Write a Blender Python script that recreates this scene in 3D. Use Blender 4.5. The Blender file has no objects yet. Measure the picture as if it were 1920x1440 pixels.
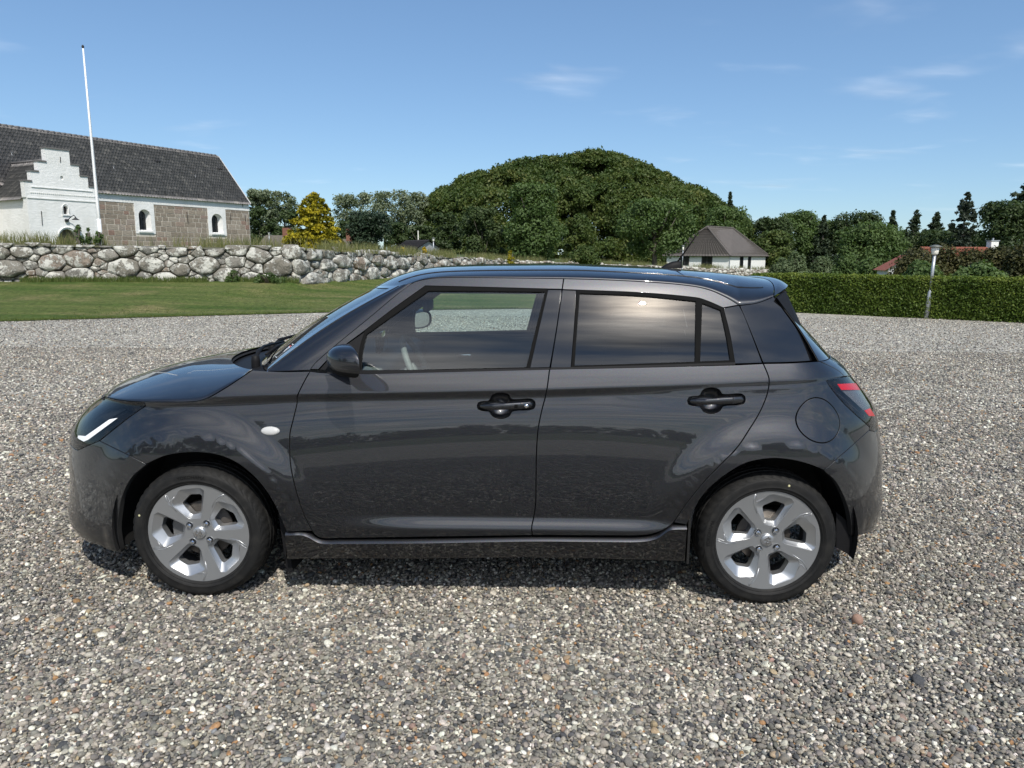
import bpy, bmesh, math, random
import numpy as np
from mathutils import Vector, Matrix
from mathutils.geometry import delaunay_2d_cdt
R_ = math.radians
random.seed(7); rng = np.random.default_rng(7)
SC = bpy.context.scene
COL = SC.collection

# ---------------------------------------------------------------- camera
FPX, PITCH, ROLL, CAMH = 1360.0, R_(10.0806), R_(0.3), 1.4864
cam_data = bpy.data.cameras.new('camera')
cam_data.sensor_fit = 'HORIZONTAL'; cam_data.sensor_width = 36.0
cam_data.lens = FPX / 1920.0 * 36.0
cam_data.clip_start = 0.05; cam_data.clip_end = 4000.0
cam = bpy.data.objects.new('camera', cam_data); COL.objects.link(cam)
_F = np.array([0, math.cos(PITCH), -math.sin(PITCH)]); _U0 = np.array([0, math.sin(PITCH), math.cos(PITCH)]); _R0 = np.array([1.0, 0, 0])
CR = math.cos(ROLL) * _R0 + math.sin(ROLL) * _U0
CU = -math.sin(ROLL) * _R0 + math.cos(ROLL) * _U0
CF = _F; CO = np.array([0, 0, CAMH])
cam.matrix_world = Matrix([[CR[0], CU[0], -CF[0], 0], [CR[1], CU[1], -CF[1], 0], [CR[2], CU[2], -CF[2], CAMH], [0, 0, 0, 1]])
SC.camera = cam

# ---------------------------------------------------------------- sun, sky
SUN_AZ, SUN_EL = R_(18.0), R_(52.0)            # azimuth: to the right of straight behind the camera
SUN_DIR = Vector((math.sin(SUN_AZ) * math.cos(SUN_EL), -math.cos(SUN_AZ) * math.cos(SUN_EL), math.sin(SUN_EL)))
sun_data = bpy.data.lights.new('sun', 'SUN'); sun_data.energy = 3.6; sun_data.angle = R_(0.53); sun_data.color = (1.0, 0.955, 0.88)
sun = bpy.data.objects.new('sun', sun_data); COL.objects.link(sun)
sun.rotation_euler = SUN_DIR.to_track_quat('Z', 'Y').to_euler()
world = bpy.data.worlds.new('World'); SC.world = world; world.use_nodes = True
wn = world.node_tree.nodes; wl = world.node_tree.links
for n in list(wn): wn.remove(n)
w_out = wn.new('ShaderNodeOutputWorld'); w_bg = wn.new('ShaderNodeBackground')
w_sky = wn.new('ShaderNodeTexSky'); w_sky.sky_type = 'NISHITA'; w_sky.sun_disc = False
w_sky.sun_elevation = SUN_EL
w_sky.sun_rotation = math.atan2(SUN_DIR.x, SUN_DIR.y)
w_sky.altitude = 20.0; w_sky.air_density = 1.0; w_sky.dust_density = 0.10; w_sky.ozone_density = 2.5
w_bg.inputs['Strength'].default_value = 0.114
# thin cloud streaks over the whole dome, thicker where their own layer is thicker
w_tc = wn.new('ShaderNodeTexCoord')
w_sep = wn.new('ShaderNodeSeparateXYZ'); wl.new(w_tc.outputs['Generated'], w_sep.inputs[0])
def wmath(op, a, b=None, clamp=False):
    n = wn.new('ShaderNodeMath'); n.operation = op; n.use_clamp = clamp
    for i, v in enumerate((a, b)):
        if v is None: continue
        if isinstance(v, (int, float)): n.inputs[i].default_value = v
        else: wl.new(v, n.inputs[i])
    return n.outputs[0]
zc_ = wmath('MAXIMUM', wmath('ADD', w_sep.outputs['Z'], 0.10), 0.03)
px_ = wmath('DIVIDE', w_sep.outputs['X'], zc_); py_ = wmath('DIVIDE', w_sep.outputs['Y'], zc_)
w_cmb = wn.new('ShaderNodeCombineXYZ'); wl.new(px_, w_cmb.inputs[0]); wl.new(wmath('MULTIPLY', py_, 1.35), w_cmb.inputs[1])
def wnoise(scale, detail, rough, off, dist=0.0):
    m = wn.new('ShaderNodeMapping'); m.inputs['Location'].default_value = off; wl.new(w_cmb.outputs[0], m.inputs[0])
    n = wn.new('ShaderNodeTexNoise'); n.inputs['Scale'].default_value = scale; n.inputs['Detail'].default_value = detail
    n.inputs['Roughness'].default_value = rough; n.inputs['Distortion'].default_value = dist
    wl.new(m.outputs[0], n.inputs['Vector']); return n.outputs['Fac']
big = wnoise(0.55, 2.0, 0.5, (3.1, 7.7, 0.0))
fine = wnoise(1.5, 4.0, 0.48, (1.3, 2.9, 4.0), 0.25)
def wstreak(scale):
    m = wn.new('ShaderNodeMapping'); m.inputs['Location'].default_value = (5.2, 0.7, 1.0); m.inputs['Scale'].default_value = (0.42, 1.5, 1.0); wl.new(w_cmb.outputs[0], m.inputs[0])
    n = wn.new('ShaderNodeTexNoise'); n.inputs['Scale'].default_value = scale; n.inputs['Detail'].default_value = 7.0; n.inputs['Roughness'].default_value = 0.6; n.inputs['Distortion'].default_value = 0.4; wl.new(m.outputs[0], n.inputs['Vector']); return n.outputs['Fac']
streak = wstreak(4.2)
# the weather side (behind the camera, seen only in the car's glass and paint) carries more cloud
south = wmath('MULTIPLY', wmath('SUBTRACT', 0.15, w_sep.outputs['Y']), 0.29, clamp=True)
cover = wmath('ADD', wmath('ADD', wmath('MULTIPLY', big, 0.45), wmath('ADD', wmath('MULTIPLY', fine, 0.75), wmath('ADD', 0.225, wmath('MULTIPLY', wmath('SUBTRACT', streak, 0.5), wmath('MULTIPLY', south, 2.4))))), south)
w_ramp = wn.new('ShaderNodeMapRange'); w_ramp.interpolation_type = 'SMOOTHSTEP'
wl.new(cover, w_ramp.inputs['Value'])
w_ramp.inputs['From Min'].default_value = 0.880; w_ramp.inputs['From Max'].default_value = 1.36
w_ramp.inputs['To Min'].default_value = 0.0; w_ramp.inputs['To Max'].default_value = 0.9
# cloud brightness: scattered sun, brighter round the sun itself
w_dot = wn.new('ShaderNodeVectorMath'); w_dot.operation = 'DOT_PRODUCT'
w_nrm = wn.new('ShaderNodeVectorMath'); w_nrm.operation = 'NORMALIZE'; wl.new(w_tc.outputs['Generated'], w_nrm.inputs[0])
wl.new(w_nrm.outputs[0], w_dot.inputs[0]); w_dot.inputs[1].default_value = SUN_DIR
halo = wmath('POWER', wmath('MAXIMUM', w_dot.outputs['Value'], 0.0), 90.0)
halo2 = wmath('POWER', wmath('MAXIMUM', w_dot.outputs['Value'], 0.0), 420.0)
c_lum = wmath('ADD', wmath('ADD', 9.6, wmath('MULTIPLY', halo, 30.0)), wmath('MULTIPLY', halo2, 120.0))
c_lum = wmath('MULTIPLY', c_lum, wmath('MAXIMUM', wmath('SUBTRACT', 2.4, wmath('MULTIPLY', wstreak(2.6), 2.8)), 0.4))
w_wm = wn.new('ShaderNodeMix'); w_wm.data_type = 'RGBA'; w_wm.inputs[6].default_value = (1.0, 0.995, 0.99, 1); w_wm.inputs[7].default_value = (1.12, 0.97, 0.80, 1); wl.new(wmath('MINIMUM', halo, 1.0), w_wm.inputs[0])
w_cc = wn.new('ShaderNodeVectorMath'); w_cc.operation = 'SCALE'; wl.new(w_wm.outputs[2], w_cc.inputs[0]); wl.new(c_lum, w_cc.inputs['Scale'])
w_mix = wn.new('ShaderNodeMix'); w_mix.data_type = 'RGBA'
w_tint = wn.new('ShaderNodeMix'); w_tint.data_type = 'RGBA'; w_tint.blend_type = 'MULTIPLY'; w_tint.inputs[0].default_value = 1.0; w_tint.inputs[7].default_value = (0.95, 1.22, 1.50, 1)
w_gam = wn.new('ShaderNodeGamma'); w_gam.inputs[1].default_value = 0.72; wl.new(w_sky.outputs[0], w_gam.inputs[0])
wl.new(w_gam.outputs[0], w_tint.inputs[6])
wl.new(w_ramp.outputs[0], w_mix.inputs['Factor']); wl.new(w_tint.outputs[2], w_mix.inputs[6]); wl.new(w_cc.outputs[0], w_mix.inputs[7])
wl.new(w_mix.outputs[2], w_bg.inputs['Color']); wl.new(w_bg.outputs[0], w_out.inputs[0])

# ---------------------------------------------------------------- exposure, renderer
SC.view_settings.view_transform = 'Standard'; SC.view_settings.look = 'None'
SC.view_settings.exposure = 0.30; SC.view_settings.gamma = 1.0; SC.view_settings.use_curve_mapping = False
SC.render.engine = 'CYCLES'
SC.cycles.max_bounces = 10; SC.cycles.diffuse_bounces = 3; SC.cycles.glossy_bounces = 4
SC.cycles.transmission_bounces = 6; SC.cycles.transparent_max_bounces = 12
SC.cycles.caustics_reflective = False; SC.cycles.caustics_refractive = False
SC.cycles.sample_clamp_indirect = 6.0
SC.cycles.use_denoising = True

# ---------------------------------------------------------------- helpers
def at(u, v, Y):
    """world point seen at photo pixel (u, v) standing at distance Y in front of the camera"""
    d = CF + CR * (u - 960) / FPX - CU * (v - 720) / FPX
    return CO + d * (Y / d[1])
def tag(o, label=None, cat=None, group=None, kind=None):
    if label: o['label'] = label
    if cat: o['category'] = cat
    if group: o['group'] = group
    if kind: o['kind'] = kind
    return o
def empty(name, loc=(0, 0, 0), rz=0.0, parent=None):
    o = bpy.data.objects.new(name, None); COL.objects.link(o)
    o.location = loc; o.rotation_euler = (0, 0, rz); o.empty_display_size = 0.2
    if parent: o.parent = parent
    return o
def mk(name, verts, faces, mat=None, parent=None, smooth=False, normals=None, mats=None, midx=None):
    me = bpy.data.meshes.new(name)
    me.from_pydata([tuple(map(float, v)) for v in verts], [], [tuple(map(int, f)) for f in faces])
    for m in (mats or [mat]): me.materials.append(m)
    if midx is not None: me.polygons.foreach_set('material_index', np.asarray(midx, dtype=np.int32))
    if smooth: me.polygons.foreach_set('use_smooth', np.ones(len(me.polygons), dtype=bool))
    me.update()
    if normals is not None: me.normals_split_custom_set_from_vertices([tuple(map(float, n)) for n in normals])
    o = bpy.data.objects.new(name, me); COL.objects.link(o)
    if parent: o.parent = parent
    return o
def mk_quads(name, V, Q, mat, parent=None, smooth=False, attrs=None):
    """fast path: V (n,3) array, Q (m,k) index array; attrs: name -> per-face values"""
    me = bpy.data.meshes.new(name); k = Q.shape[1]
    me.vertices.add(len(V)); me.vertices.foreach_set('co', V.astype(np.float32).ravel())
    me.loops.add(Q.size); me.loops.foreach_set('vertex_index', Q.astype(np.int32).ravel())
    me.polygons.add(len(Q)); me.polygons.foreach_set('loop_start', np.arange(0, Q.size, k, dtype=np.int32))
    if smooth: me.polygons.foreach_set('use_smooth', np.ones(len(Q), dtype=bool))
    for an, av in (attrs or {}).items():
        a = me.attributes.new(an, 'FLOAT', 'FACE'); a.data.foreach_set('value', np.asarray(av, dtype=np.float32))
    me.materials.append(mat); me.update(calc_edges=True)
    o = bpy.data.objects.new(name, me); COL.objects.link(o)
    if parent: o.parent = parent
    return o
class MB:
    """collects boxes, tubes and lathes into ONE mesh"""
    def __init__(s): s.v = []; s.f = []
    def add(s, v, f):
        b = len(s.v); s.v += [tuple(map(float, p)) for p in v]; s.f += [tuple(i + b for i in q) for q in f]; return s
    def box(s, c, d, rz=0.0, bev=0.0):
        bm = bmesh.new(); bmesh.ops.create_cube(bm, size=1.0)
        bmesh.ops.scale(bm, vec=d, verts=bm.verts)
        if bev: bmesh.ops.bevel(bm, geom=bm.edges[:] , offset=bev, segments=2, affect='EDGES', profile=0.5)
        if rz: bmesh.ops.rotate(bm, cent=(0, 0, 0), matrix=Matrix.Rotation(rz, 3, 'Z'), verts=bm.verts)
        bmesh.ops.translate(bm, vec=c, verts=bm.verts)
        bm.verts.index_update(); s.add([v.co for v in bm.verts], [[v.index for v in f.verts] for f in bm.faces]); bm.free(); return s
    def tube(s, pts, rad, n=8, cap=True):
        P = [Vector(p) for p in pts]; r = rad if hasattr(rad, '__len__') else [rad] * len(P); v = []; f = []
        t0 = (P[1] - P[0]).normalized(); a = t0.orthogonal().normalized()
        for i, p in enumerate(P):
            t = (P[min(i + 1, len(P) - 1)] - P[max(i - 1, 0)]).normalized()
            a = (a - t * a.dot(t)).normalized(); b = t.cross(a)
            for k in range(n):
                an = 2 * math.pi * k / n; v.append(p + (a * math.cos(an) + b * math.sin(an)) * r[i])
        for i in range(len(P) - 1):
            for k in range(n): f.append((i * n + k, i * n + (k + 1) % n, (i + 1) * n + (k + 1) % n, (i + 1) * n + k))
        if cap: f.append(tuple(range(n))[::-1]); f.append(tuple((len(P) - 1) * n + k for k in range(n)))
        return s.add(v, f)
    def lathe(s, prof, n=24, axis='z', o=(0, 0, 0)):
        v = []; f = []
        for (r, h) in prof:
            for k in range(n):
                a = 2 * math.pi * k / n; c, d = r * math.cos(a), r * math.sin(a)
                p = (c, d, h) if axis == 'z' else (c, h, d)
                v.append((p[0] + o[0], p[1] + o[1], p[2] + o[2]))
        for i in range(len(prof) - 1):
            for k in range(n):
                q = (i * n + k, i * n + (k + 1) % n, (i + 1) * n + (k + 1) % n, (i + 1) * n + k)
                f.append(q if axis == 'z' else q[::-1])
        return s.add(v, f)
    def build(s, name, mat, parent=None, smooth=False): return mk(name, s.v, s.f, mat, parent, smooth)
def grid_faces(nu, nv, flip=False):
    a = np.arange(nu - 1)[:, None] * nv + np.arange(nv - 1)[None, :]
    q = np.stack([a, a + nv, a + nv + 1, a + 1], -1).reshape(-1, 4)
    return q[:, ::-1] if flip else q
def copy_tree(o, parent=None):
    c = o.copy(); COL.objects.link(c); c.parent = parent
    for ch in list(o.children): copy_tree(ch, c)
    return c
def smoothstep(a, b, x):
    t = np.clip((np.asarray(x, float) - a) / (b - a), 0, 1); return t * t * (3 - 2 * t)

# ---------------------------------------------------------------- materials
def mat(name, color=(0.5, 0.5, 0.5), rough=0.6, metal=0.0, **kw):
    m = bpy.data.materials.new(name); m.use_nodes = True
    p = m.node_tree.nodes['Principled BSDF']
    p.inputs['Base Color'].default_value = (*color, 1); p.inputs['Roughness'].default_value = rough; p.inputs['Metallic'].default_value = metal
    for k, v in kw.items(): p.inputs[k].default_value = v
    return m
class NT:
    """small node-tree writer"""
    def __init__(s, m): s.m = m; s.n = m.node_tree.nodes; s.l = m.node_tree.links; s.p = s.n['Principled BSDF']
    def new(s, t, **kw):
        n = s.n.new(t)
        for k, v in kw.items():
            if k.startswith('_'): setattr(n, k[1:], v)
        return n
    def link(s, a, b): s.l.new(a, b)
    def coord(s, kind='Object', scale=(1, 1, 1)):
        t = s.n.new('ShaderNodeTexCoord'); m = s.n.new('ShaderNodeMapping'); m.inputs['Scale'].default_value = scale
        s.l.new(t.outputs[kind], m.inputs[0]); return m.outputs[0]
    def noise(s, vec, scale, detail=4, rough=0.55, dist=0.0):
        n = s.n.new('ShaderNodeTexNoise'); n.inputs['Scale'].default_value = scale; n.inputs['Detail'].default_value = detail
        n.inputs['Roughness'].default_value = rough; n.inputs['Distortion'].default_value = dist
        if vec is not None: s.l.new(vec, n.inputs['Vector'])
        return n.outputs['Fac']
    def voronoi(s, vec, scale, feature='F1', out='Distance', rand=1.0):
        n = s.n.new('ShaderNodeTexVoronoi'); n.feature = feature; n.inputs['Scale'].default_value = scale; n.inputs['Randomness'].default_value = rand
        if vec is not None: s.l.new(vec, n.inputs['Vector'])
        return n.outputs[out]
    def ramp(s, fac, stops, interp='LINEAR'):
        r = s.n.new('ShaderNodeValToRGB'); r.color_ramp.interpolation = interp
        e = r.color_ramp.elements
        while len(e) < len(stops): e.new(0.5)
        for i, (p, c) in enumerate(stops): e[i].position = p; e[i].color = (*c, 1) if len(c) == 3 else c
        s.l.new(fac, r.inputs[0]); return r.outputs[0]
    def math(s, op, a, b=None, clamp=False):
        n = s.n.new('ShaderNodeMath'); n.operation = op; n.use_clamp = clamp
        for i, v in enumerate((a, b)):
            if v is None: continue
            if isinstance(v, (int, float)): n.inputs[i].default_value = v
            else: s.l.new(v, n.inputs[i])
        return n.outputs[0]
    def mix(s, fac, a, b, blend='MIX'):
        n = s.n.new('ShaderNodeMix'); n.data_type = 'RGBA'; n.blend_type = blend
        for i, v in ((0, fac), (6, a), (7, b)):
            if isinstance(v, (int, float)): n.inputs[i].default_value = v
            elif isinstance(v, tuple): n.inputs[i].default_value = (*v, 1)
            else: s.l.new(v, n.inputs[i])
        return n.outputs[2]
    def attr(s, name, typ='GEOMETRY', out='Fac'):
        n = s.n.new('ShaderNodeAttribute'); n.attribute_name = name; n.attribute_type = typ; return n.outputs[out]
    def rand(s): return s.n.new('ShaderNodeObjectInfo').outputs['Random']
    def bump(s, h, strength=0.5, dist=0.02):
        b = s.n.new('ShaderNodeBump'); b.inputs['Strength'].default_value = strength; b.inputs['Distance'].default_value = dist
        s.l.new(h, b.inputs['Height']); s.l.new(b.outputs[0], s.p.inputs['Normal']); return b
    def color(s, c): s.l.new(c, s.p.inputs['Base Color'])
    def roughness(s, c): s.l.new(c, s.p.inputs['Roughness'])
# ================================================================ the setting
def ground_at(u, v, z=0.0):
    d = CF + CR * (u - 960) / FPX - CU * (v - 720) / FPX
    return CO + d * ((z - CO[2]) / d[2])
def vnoise(x, y, s=1.0, seed=0):
    """cheap smooth value noise for terrain and edges"""
    x = np.asarray(x, float) * s; y = np.asarray(y, float) * s; xi = np.floor(x); yi = np.floor(y); fx = x - xi; fy = y - yi
    def h(a, b): t = np.sin(a * 127.1 + b * 311.7 + seed * 74.7) * 43758.5453; return t - np.floor(t)
    fx = fx * fx * (3 - 2 * fx); fy = fy * fy * (3 - 2 * fy)
    return (h(xi, yi) * (1 - fx) + h(xi + 1, yi) * fx) * (1 - fy) + (h(xi, yi + 1) * (1 - fx) + h(xi + 1, yi + 1) * fx) * fy
# ---- materials
M_field = mat('field_grass', (0.07, 0.10, 0.03), 0.95); nt = NT(M_field); c = nt.coord('Object')
nt.color(nt.mix(nt.ramp(nt.noise(c, 0.08, 6, 0.6), [(0.35, (0, 0, 0)), (0.65, (1, 1, 1))]), (0.05, 0.085, 0.022), (0.10, 0.115, 0.04)))
M_lawn = mat('mown_lawn', (0.09, 0.14, 0.035), 0.95, **{'Specular IOR Level': 0.15}); nt = NT(M_lawn); c = nt.coord('Object')
_st = nt.noise(nt.coord('Object', (0.10, 0.9, 1)), 1.1, 5, 0.62, 0.6); _pt = nt.noise(c, 0.45, 5, 0.65); _fn = nt.noise(nt.coord('Object', (1, 0.45, 1)), 11, 8, 0.8)
_a = nt.mix(nt.ramp(_st, [(0.40, (0, 0, 0)), (0.62, (1, 1, 1))]), (0.066, 0.106, 0.023), (0.130, 0.150, 0.048))
_b = nt.mix(nt.ramp(_pt, [(0.50, (0, 0, 0)), (0.74, (0.85, 0.85, 0.85))]), _a, (0.24, 0.20, 0.10))
nt.color(nt.mix(0.75, _b, nt.mix(1.0, _b, nt.ramp(_fn, [(0.34, (0.2, 0.22, 0.2)), (0.66, (1.7, 1.7, 1.5))]), 'MULTIPLY')))
nt.bump(nt.noise(c, 34, 5, 0.7), 0.9, 0.05)
M_soil = mat('dark_soil', (0.045, 0.04, 0.028), 0.95); nt = NT(M_soil); nt.color(nt.mix(nt.noise(nt.coord('Object'), 5, 5, 0.7), (0.05, 0.058, 0.026), (0.11, 0.10, 0.062)))
def leafmat(name, a, b, trans=0.30, c=None):
    """foliage: colour varies from clump to clump (face attribute tone), light shines through a little"""
    m = mat(name, a, 0.55, **{'Specular IOR Level': 0.25}); nt = NT(m)
    f = nt.attr('tone'); col = nt.ramp(f, [(0.0, a), (0.55, tuple(0.5 * (x + y) for x, y in zip(a, b))), (1.0, b)] if c is None else [(0.0, a), (0.6, b), (1.0, c)]); nt.color(col)
    tr = nt.new('ShaderNodeBsdfTranslucent'); nt.link(nt.mix(1.0, col, (1.25, 1.3, 0.6), 'MULTIPLY'), tr.inputs[0])
    mx = nt.new('ShaderNodeMixShader'); mx.inputs[0].default_value = trans; o = [n for n in nt.n if n.type == 'OUTPUT_MATERIAL'][0]
    nt.link(nt.p.outputs[0], mx.inputs[1]); nt.link(tr.outputs[0], mx.inputs[2]); nt.link(mx.outputs[0], o.inputs[0]); return m
M_bark = mat('bark', (0.10, 0.085, 0.065), 0.9); nt = NT(M_bark); nt.color(nt.mix(nt.noise(nt.coord('Object', (6, 6, 1.2)), 2.0, 5, 0.7), (0.05, 0.042, 0.034), (0.17, 0.15, 0.12)))
M_grassblade = leafmat('grass_blades', (0.06, 0.100, 0.020), (0.15, 0.175, 0.055), 0.3)
M_drygrass = leafmat('seeding_grass', (0.10, 0.13, 0.04), (0.30, 0.27, 0.13), 0.35)
# ---- base land: one sheet to the horizon, sinking gently towards the far fields
def base_z(x, y): return -0.035 - 1.45 * smoothstep(22, 95, y)
gx = np.concatenate([[-2500, -1200, -600, -300], np.linspace(-200, 200, 41), [300, 600, 1200, 2500]]); gy = np.concatenate([[-2500, -1000, -400, -150], np.linspace(-60, 260, 65), [400, 800, 1500, 3000]])
A, B = np.meshgrid(gx, gy, indexing='ij'); V = np.stack([A, B, base_z(A, B)], -1).reshape(-1, 3)
tag(mk('ground', V, grid_faces(len(gx), len(gy)), M_field, smooth=True), kind='structure')
# ---- lines of the place
EDGE = [ground_at(u, v) for u, v in ((-320, 614), (-150, 608), (0, 603), (200, 597.5), (400, 592), (650, 585), (820, 581), (970, 579), (1200, 579.5), (1440, 581))]
EDGE = np.array(EDGE); EDGE[:, 2] = 0.012
WALL = [at(-260, 527, 25.3), at(-60, 527, 26.0), at(560, 527.5, 28.5), at(950, 511, 60), at(1548, 521, 88)]
WALLH = [1.36, 1.36, 1.28, 1.02, 0.64]
def polyl(P, n):
    P = np.asarray(P, float); s = np.concatenate([[0], np.cumsum(np.linalg.norm(np.diff(P[:, :2], axis=0), axis=1))]); t = np.linspace(0, s[-1], n)
    return np.stack([np.interp(t, s, P[:, k]) for k in range(P.shape[1])], 1)
na, nb = 120, 30; e = polyl(EDGE, na); w = polyl(WALL, na); tt = np.linspace(0, 1, nb)
V = e[:, None, :] * (1 - tt)[None, :, None] + w[:, None, :] * tt[None, :, None]
V[..., 2] = e[:, None, 2] * (1 - tt ** 1.2)[None] + w[:, None, 2] * (tt ** 1.2)[None] + 0.04 * (vnoise(V[..., 0], V[..., 1], 0.5) - 0.5) * np.minimum(1, tt * 4)[None]
V[:, 1:, 1] += 0.0
tag(mk('lawn', V.reshape(-1, 3), grid_faces(na, nb, True), M_lawn, smooth=True), kind='structure')
# churchyard behind the dike: starts at the crest of the wall
wc = polyl(np.column_stack([np.array(WALL), WALLH]), na); crest = wc[:, :3].copy(); crest[:, 2] += wc[:, 3] - 0.10
far = np.array([(-90, 85, 2.2), (-60, 110, 2.1), (-24, 120, 1.9), (10, 125, 0.9), (60, 128, -0.9), (85, 130, -1.2)]); fw = polyl(far, na)
tt = np.linspace(0, 1, 34) ** 1.6
V = crest[:, None, :] * (1 - tt)[None, :, None] + fw[:, None, :] * tt[None, :, None]; V[..., 2] = crest[:, None, 2] * (1 - np.minimum(1, tt * 2.2))[None] + fw[:, None, 2] * np.minimum(1, tt * 2.2)[None]
tag(mk('churchyard_ground', V.reshape(-1, 3), grid_faces(na, 34, True), M_field, smooth=True), kind='structure')
# ---------------------------------------------------------------- stone dike
M_stone = mat('field_stone', (0.3, 0.29, 0.27), 0.9); nt = NT(M_stone); c = nt.coord('Object'); rd = nt.rand()
_gr = nt.ramp(rd, [(0.0, (0.19, 0.187, 0.175)), (0.25, (0.25, 0.232, 0.195)), (0.45, (0.205, 0.188, 0.152)), (0.62, (0.29, 0.272, 0.235)), (0.80, (0.225, 0.20, 0.165)), (0.92, (0.29, 0.225, 0.17)), (1.0, (0.26, 0.255, 0.24))])
_sp = nt.noise(c, 38, 5, 0.8); _gr = nt.mix(0.55, _gr, nt.mix(1.0, _gr, nt.ramp(_sp, [(0.3, (0.45, 0.45, 0.45)), (0.7, (1.5, 1.5, 1.5))]), 'MULTIPLY'))
_o4 = nt.new('ShaderNodeVectorMath', _operation='ADD'); nt.link(c, _o4.inputs[0]); _cx = nt.new('ShaderNodeCombineXYZ'); nt.link(nt.math('MULTIPLY', rd, 37.0), _cx.inputs[0]); nt.link(nt.math('MULTIPLY', rd, 91.0), _cx.inputs[1]); nt.link(_cx.outputs[0], _o4.inputs[1])
_li = nt.math('ADD', nt.math('MULTIPLY', nt.noise(_o4.outputs[0], 2.6, 3, 0.6), 0.62), nt.math('MULTIPLY', nt.noise(_o4.outputs[0], 13, 6, 0.78), 0.5))
_lm = nt.ramp(_li, [(0.55, (0, 0, 0)), (0.59, (1, 1, 1))]); _dk = nt.ramp(nt.noise(_o4.outputs[0], 7, 6, 0.75), [(0.56, (0, 0, 0)), (0.66, (0.85, 0.85, 0.85))])
_gr = nt.mix(_dk, _gr, (0.085, 0.08, 0.07)); nt.color(nt.mix(_lm, _gr, (0.60, 0.59, 0.53)))
nt.bump(nt.math('ADD', nt.noise(c, 9, 8, 0.7), nt.math('MULTIPLY', _lm, 0.15)), 1.0, 0.10)
def power_cells(S, W, poly):
    """power diagram of sites S with squared radii W, clipped to poly"""
    out = []
    for i in range(len(S)):
        d2 = np.sum((S - S[i]) ** 2, 1); order = np.argsort(d2)[1:26]; P = poly(S[i])
        for j in order:
            n = S[j] - S[i]; k = (np.dot(S[j], S[j]) - W[j] - np.dot(S[i], S[i]) + W[i]) / 2
            Q = []; m = len(P)
            for a in range(m):
                p, q = P[a], P[(a + 1) % m]; fp, fq = np.dot(n, p) - k, np.dot(n, q) - k
                if fp <= 0: Q.append(p)
                if (fp < 0) != (fq < 0): Q.append(p + (q - p) * (fp / (fp - fq)))
            P = Q
            if len(P) < 3: break
        out.append(np.array(P) if len(P) >= 3 else None)
    return out
def chaik(P, it=2, w=0.25):
    for _ in range(it):
        N = np.roll(P, -1, 0); P = np.stack([P * (1 - w) + N * w, P * w + N * (1 - w)], 1).reshape(-1, 2)
    return P
def boulder(P, depth, seed, rings=((1.0, 0.0), (0.985, 0.36), (0.92, 0.68), (0.74, 0.88), (0.42, 0.97), (0.0, 1.0))):
    """closed stone from a cell outline in wall-plane coordinates (s, h); third coordinate: out of the wall"""
    c = P.mean(0); k = len(P); r = np.sqrt(abs(np.sum(P[:, 0] * np.roll(P[:, 1], -1) - P[:, 1] * np.roll(P[:, 0], -1))) / 2 / math.pi); V = []; F = []
    V += [(p[0], p[1], -depth * 0.9) for p in c + (P - c) * 0.82]
    tl = (np.array([math.sin(seed * 3.7), math.cos(seed * 5.1)]) * 0.10)
    for t, d in rings:
        q = c + (P - c) * t
        if t == 0.0: V.append((c[0], c[1], depth * d)); continue
        for j, p in enumerate(q):
            nz = (vnoise(p[0] * 5 + seed * 9.1, p[1] * 5, 1.0, 3) - 0.5) * 0.34 * r + np.dot(p - c, tl) * (1 if d > 0.2 else 0); sc = 1 + 0.16 * (vnoise(p[0] * 4 + seed, p[1] * 4 + 7, 1.0, 5) - 0.5)
            V.append((c[0] + (p[0] - c[0]) * sc, c[1] + (p[1] - c[1]) * sc, depth * d + nz))
    n = len(rings) - 1
    for i in range(n):
        for j in range(k): F.append((i * k + j, i * k + (j + 1) % k, (i + 1) * k + (j + 1) % k, (i + 1) * k + j))
    b = n * k; F += [(b + j, b + (j + 1) % k, b + k) for j in range(k)]; F.append(tuple(range(k))[::-1])
    return np.array(V), F
dike = empty('stone_dike', WALL[1]); tag(dike, 'long dry-stone dike of lichen-covered boulders along the back of the lawn', 'stone wall')
dike_core = []; rs = np.random.default_rng(21); far_v, far_f = [], []; n_stone = 0
D0 = np.array(WALL[1])
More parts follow.
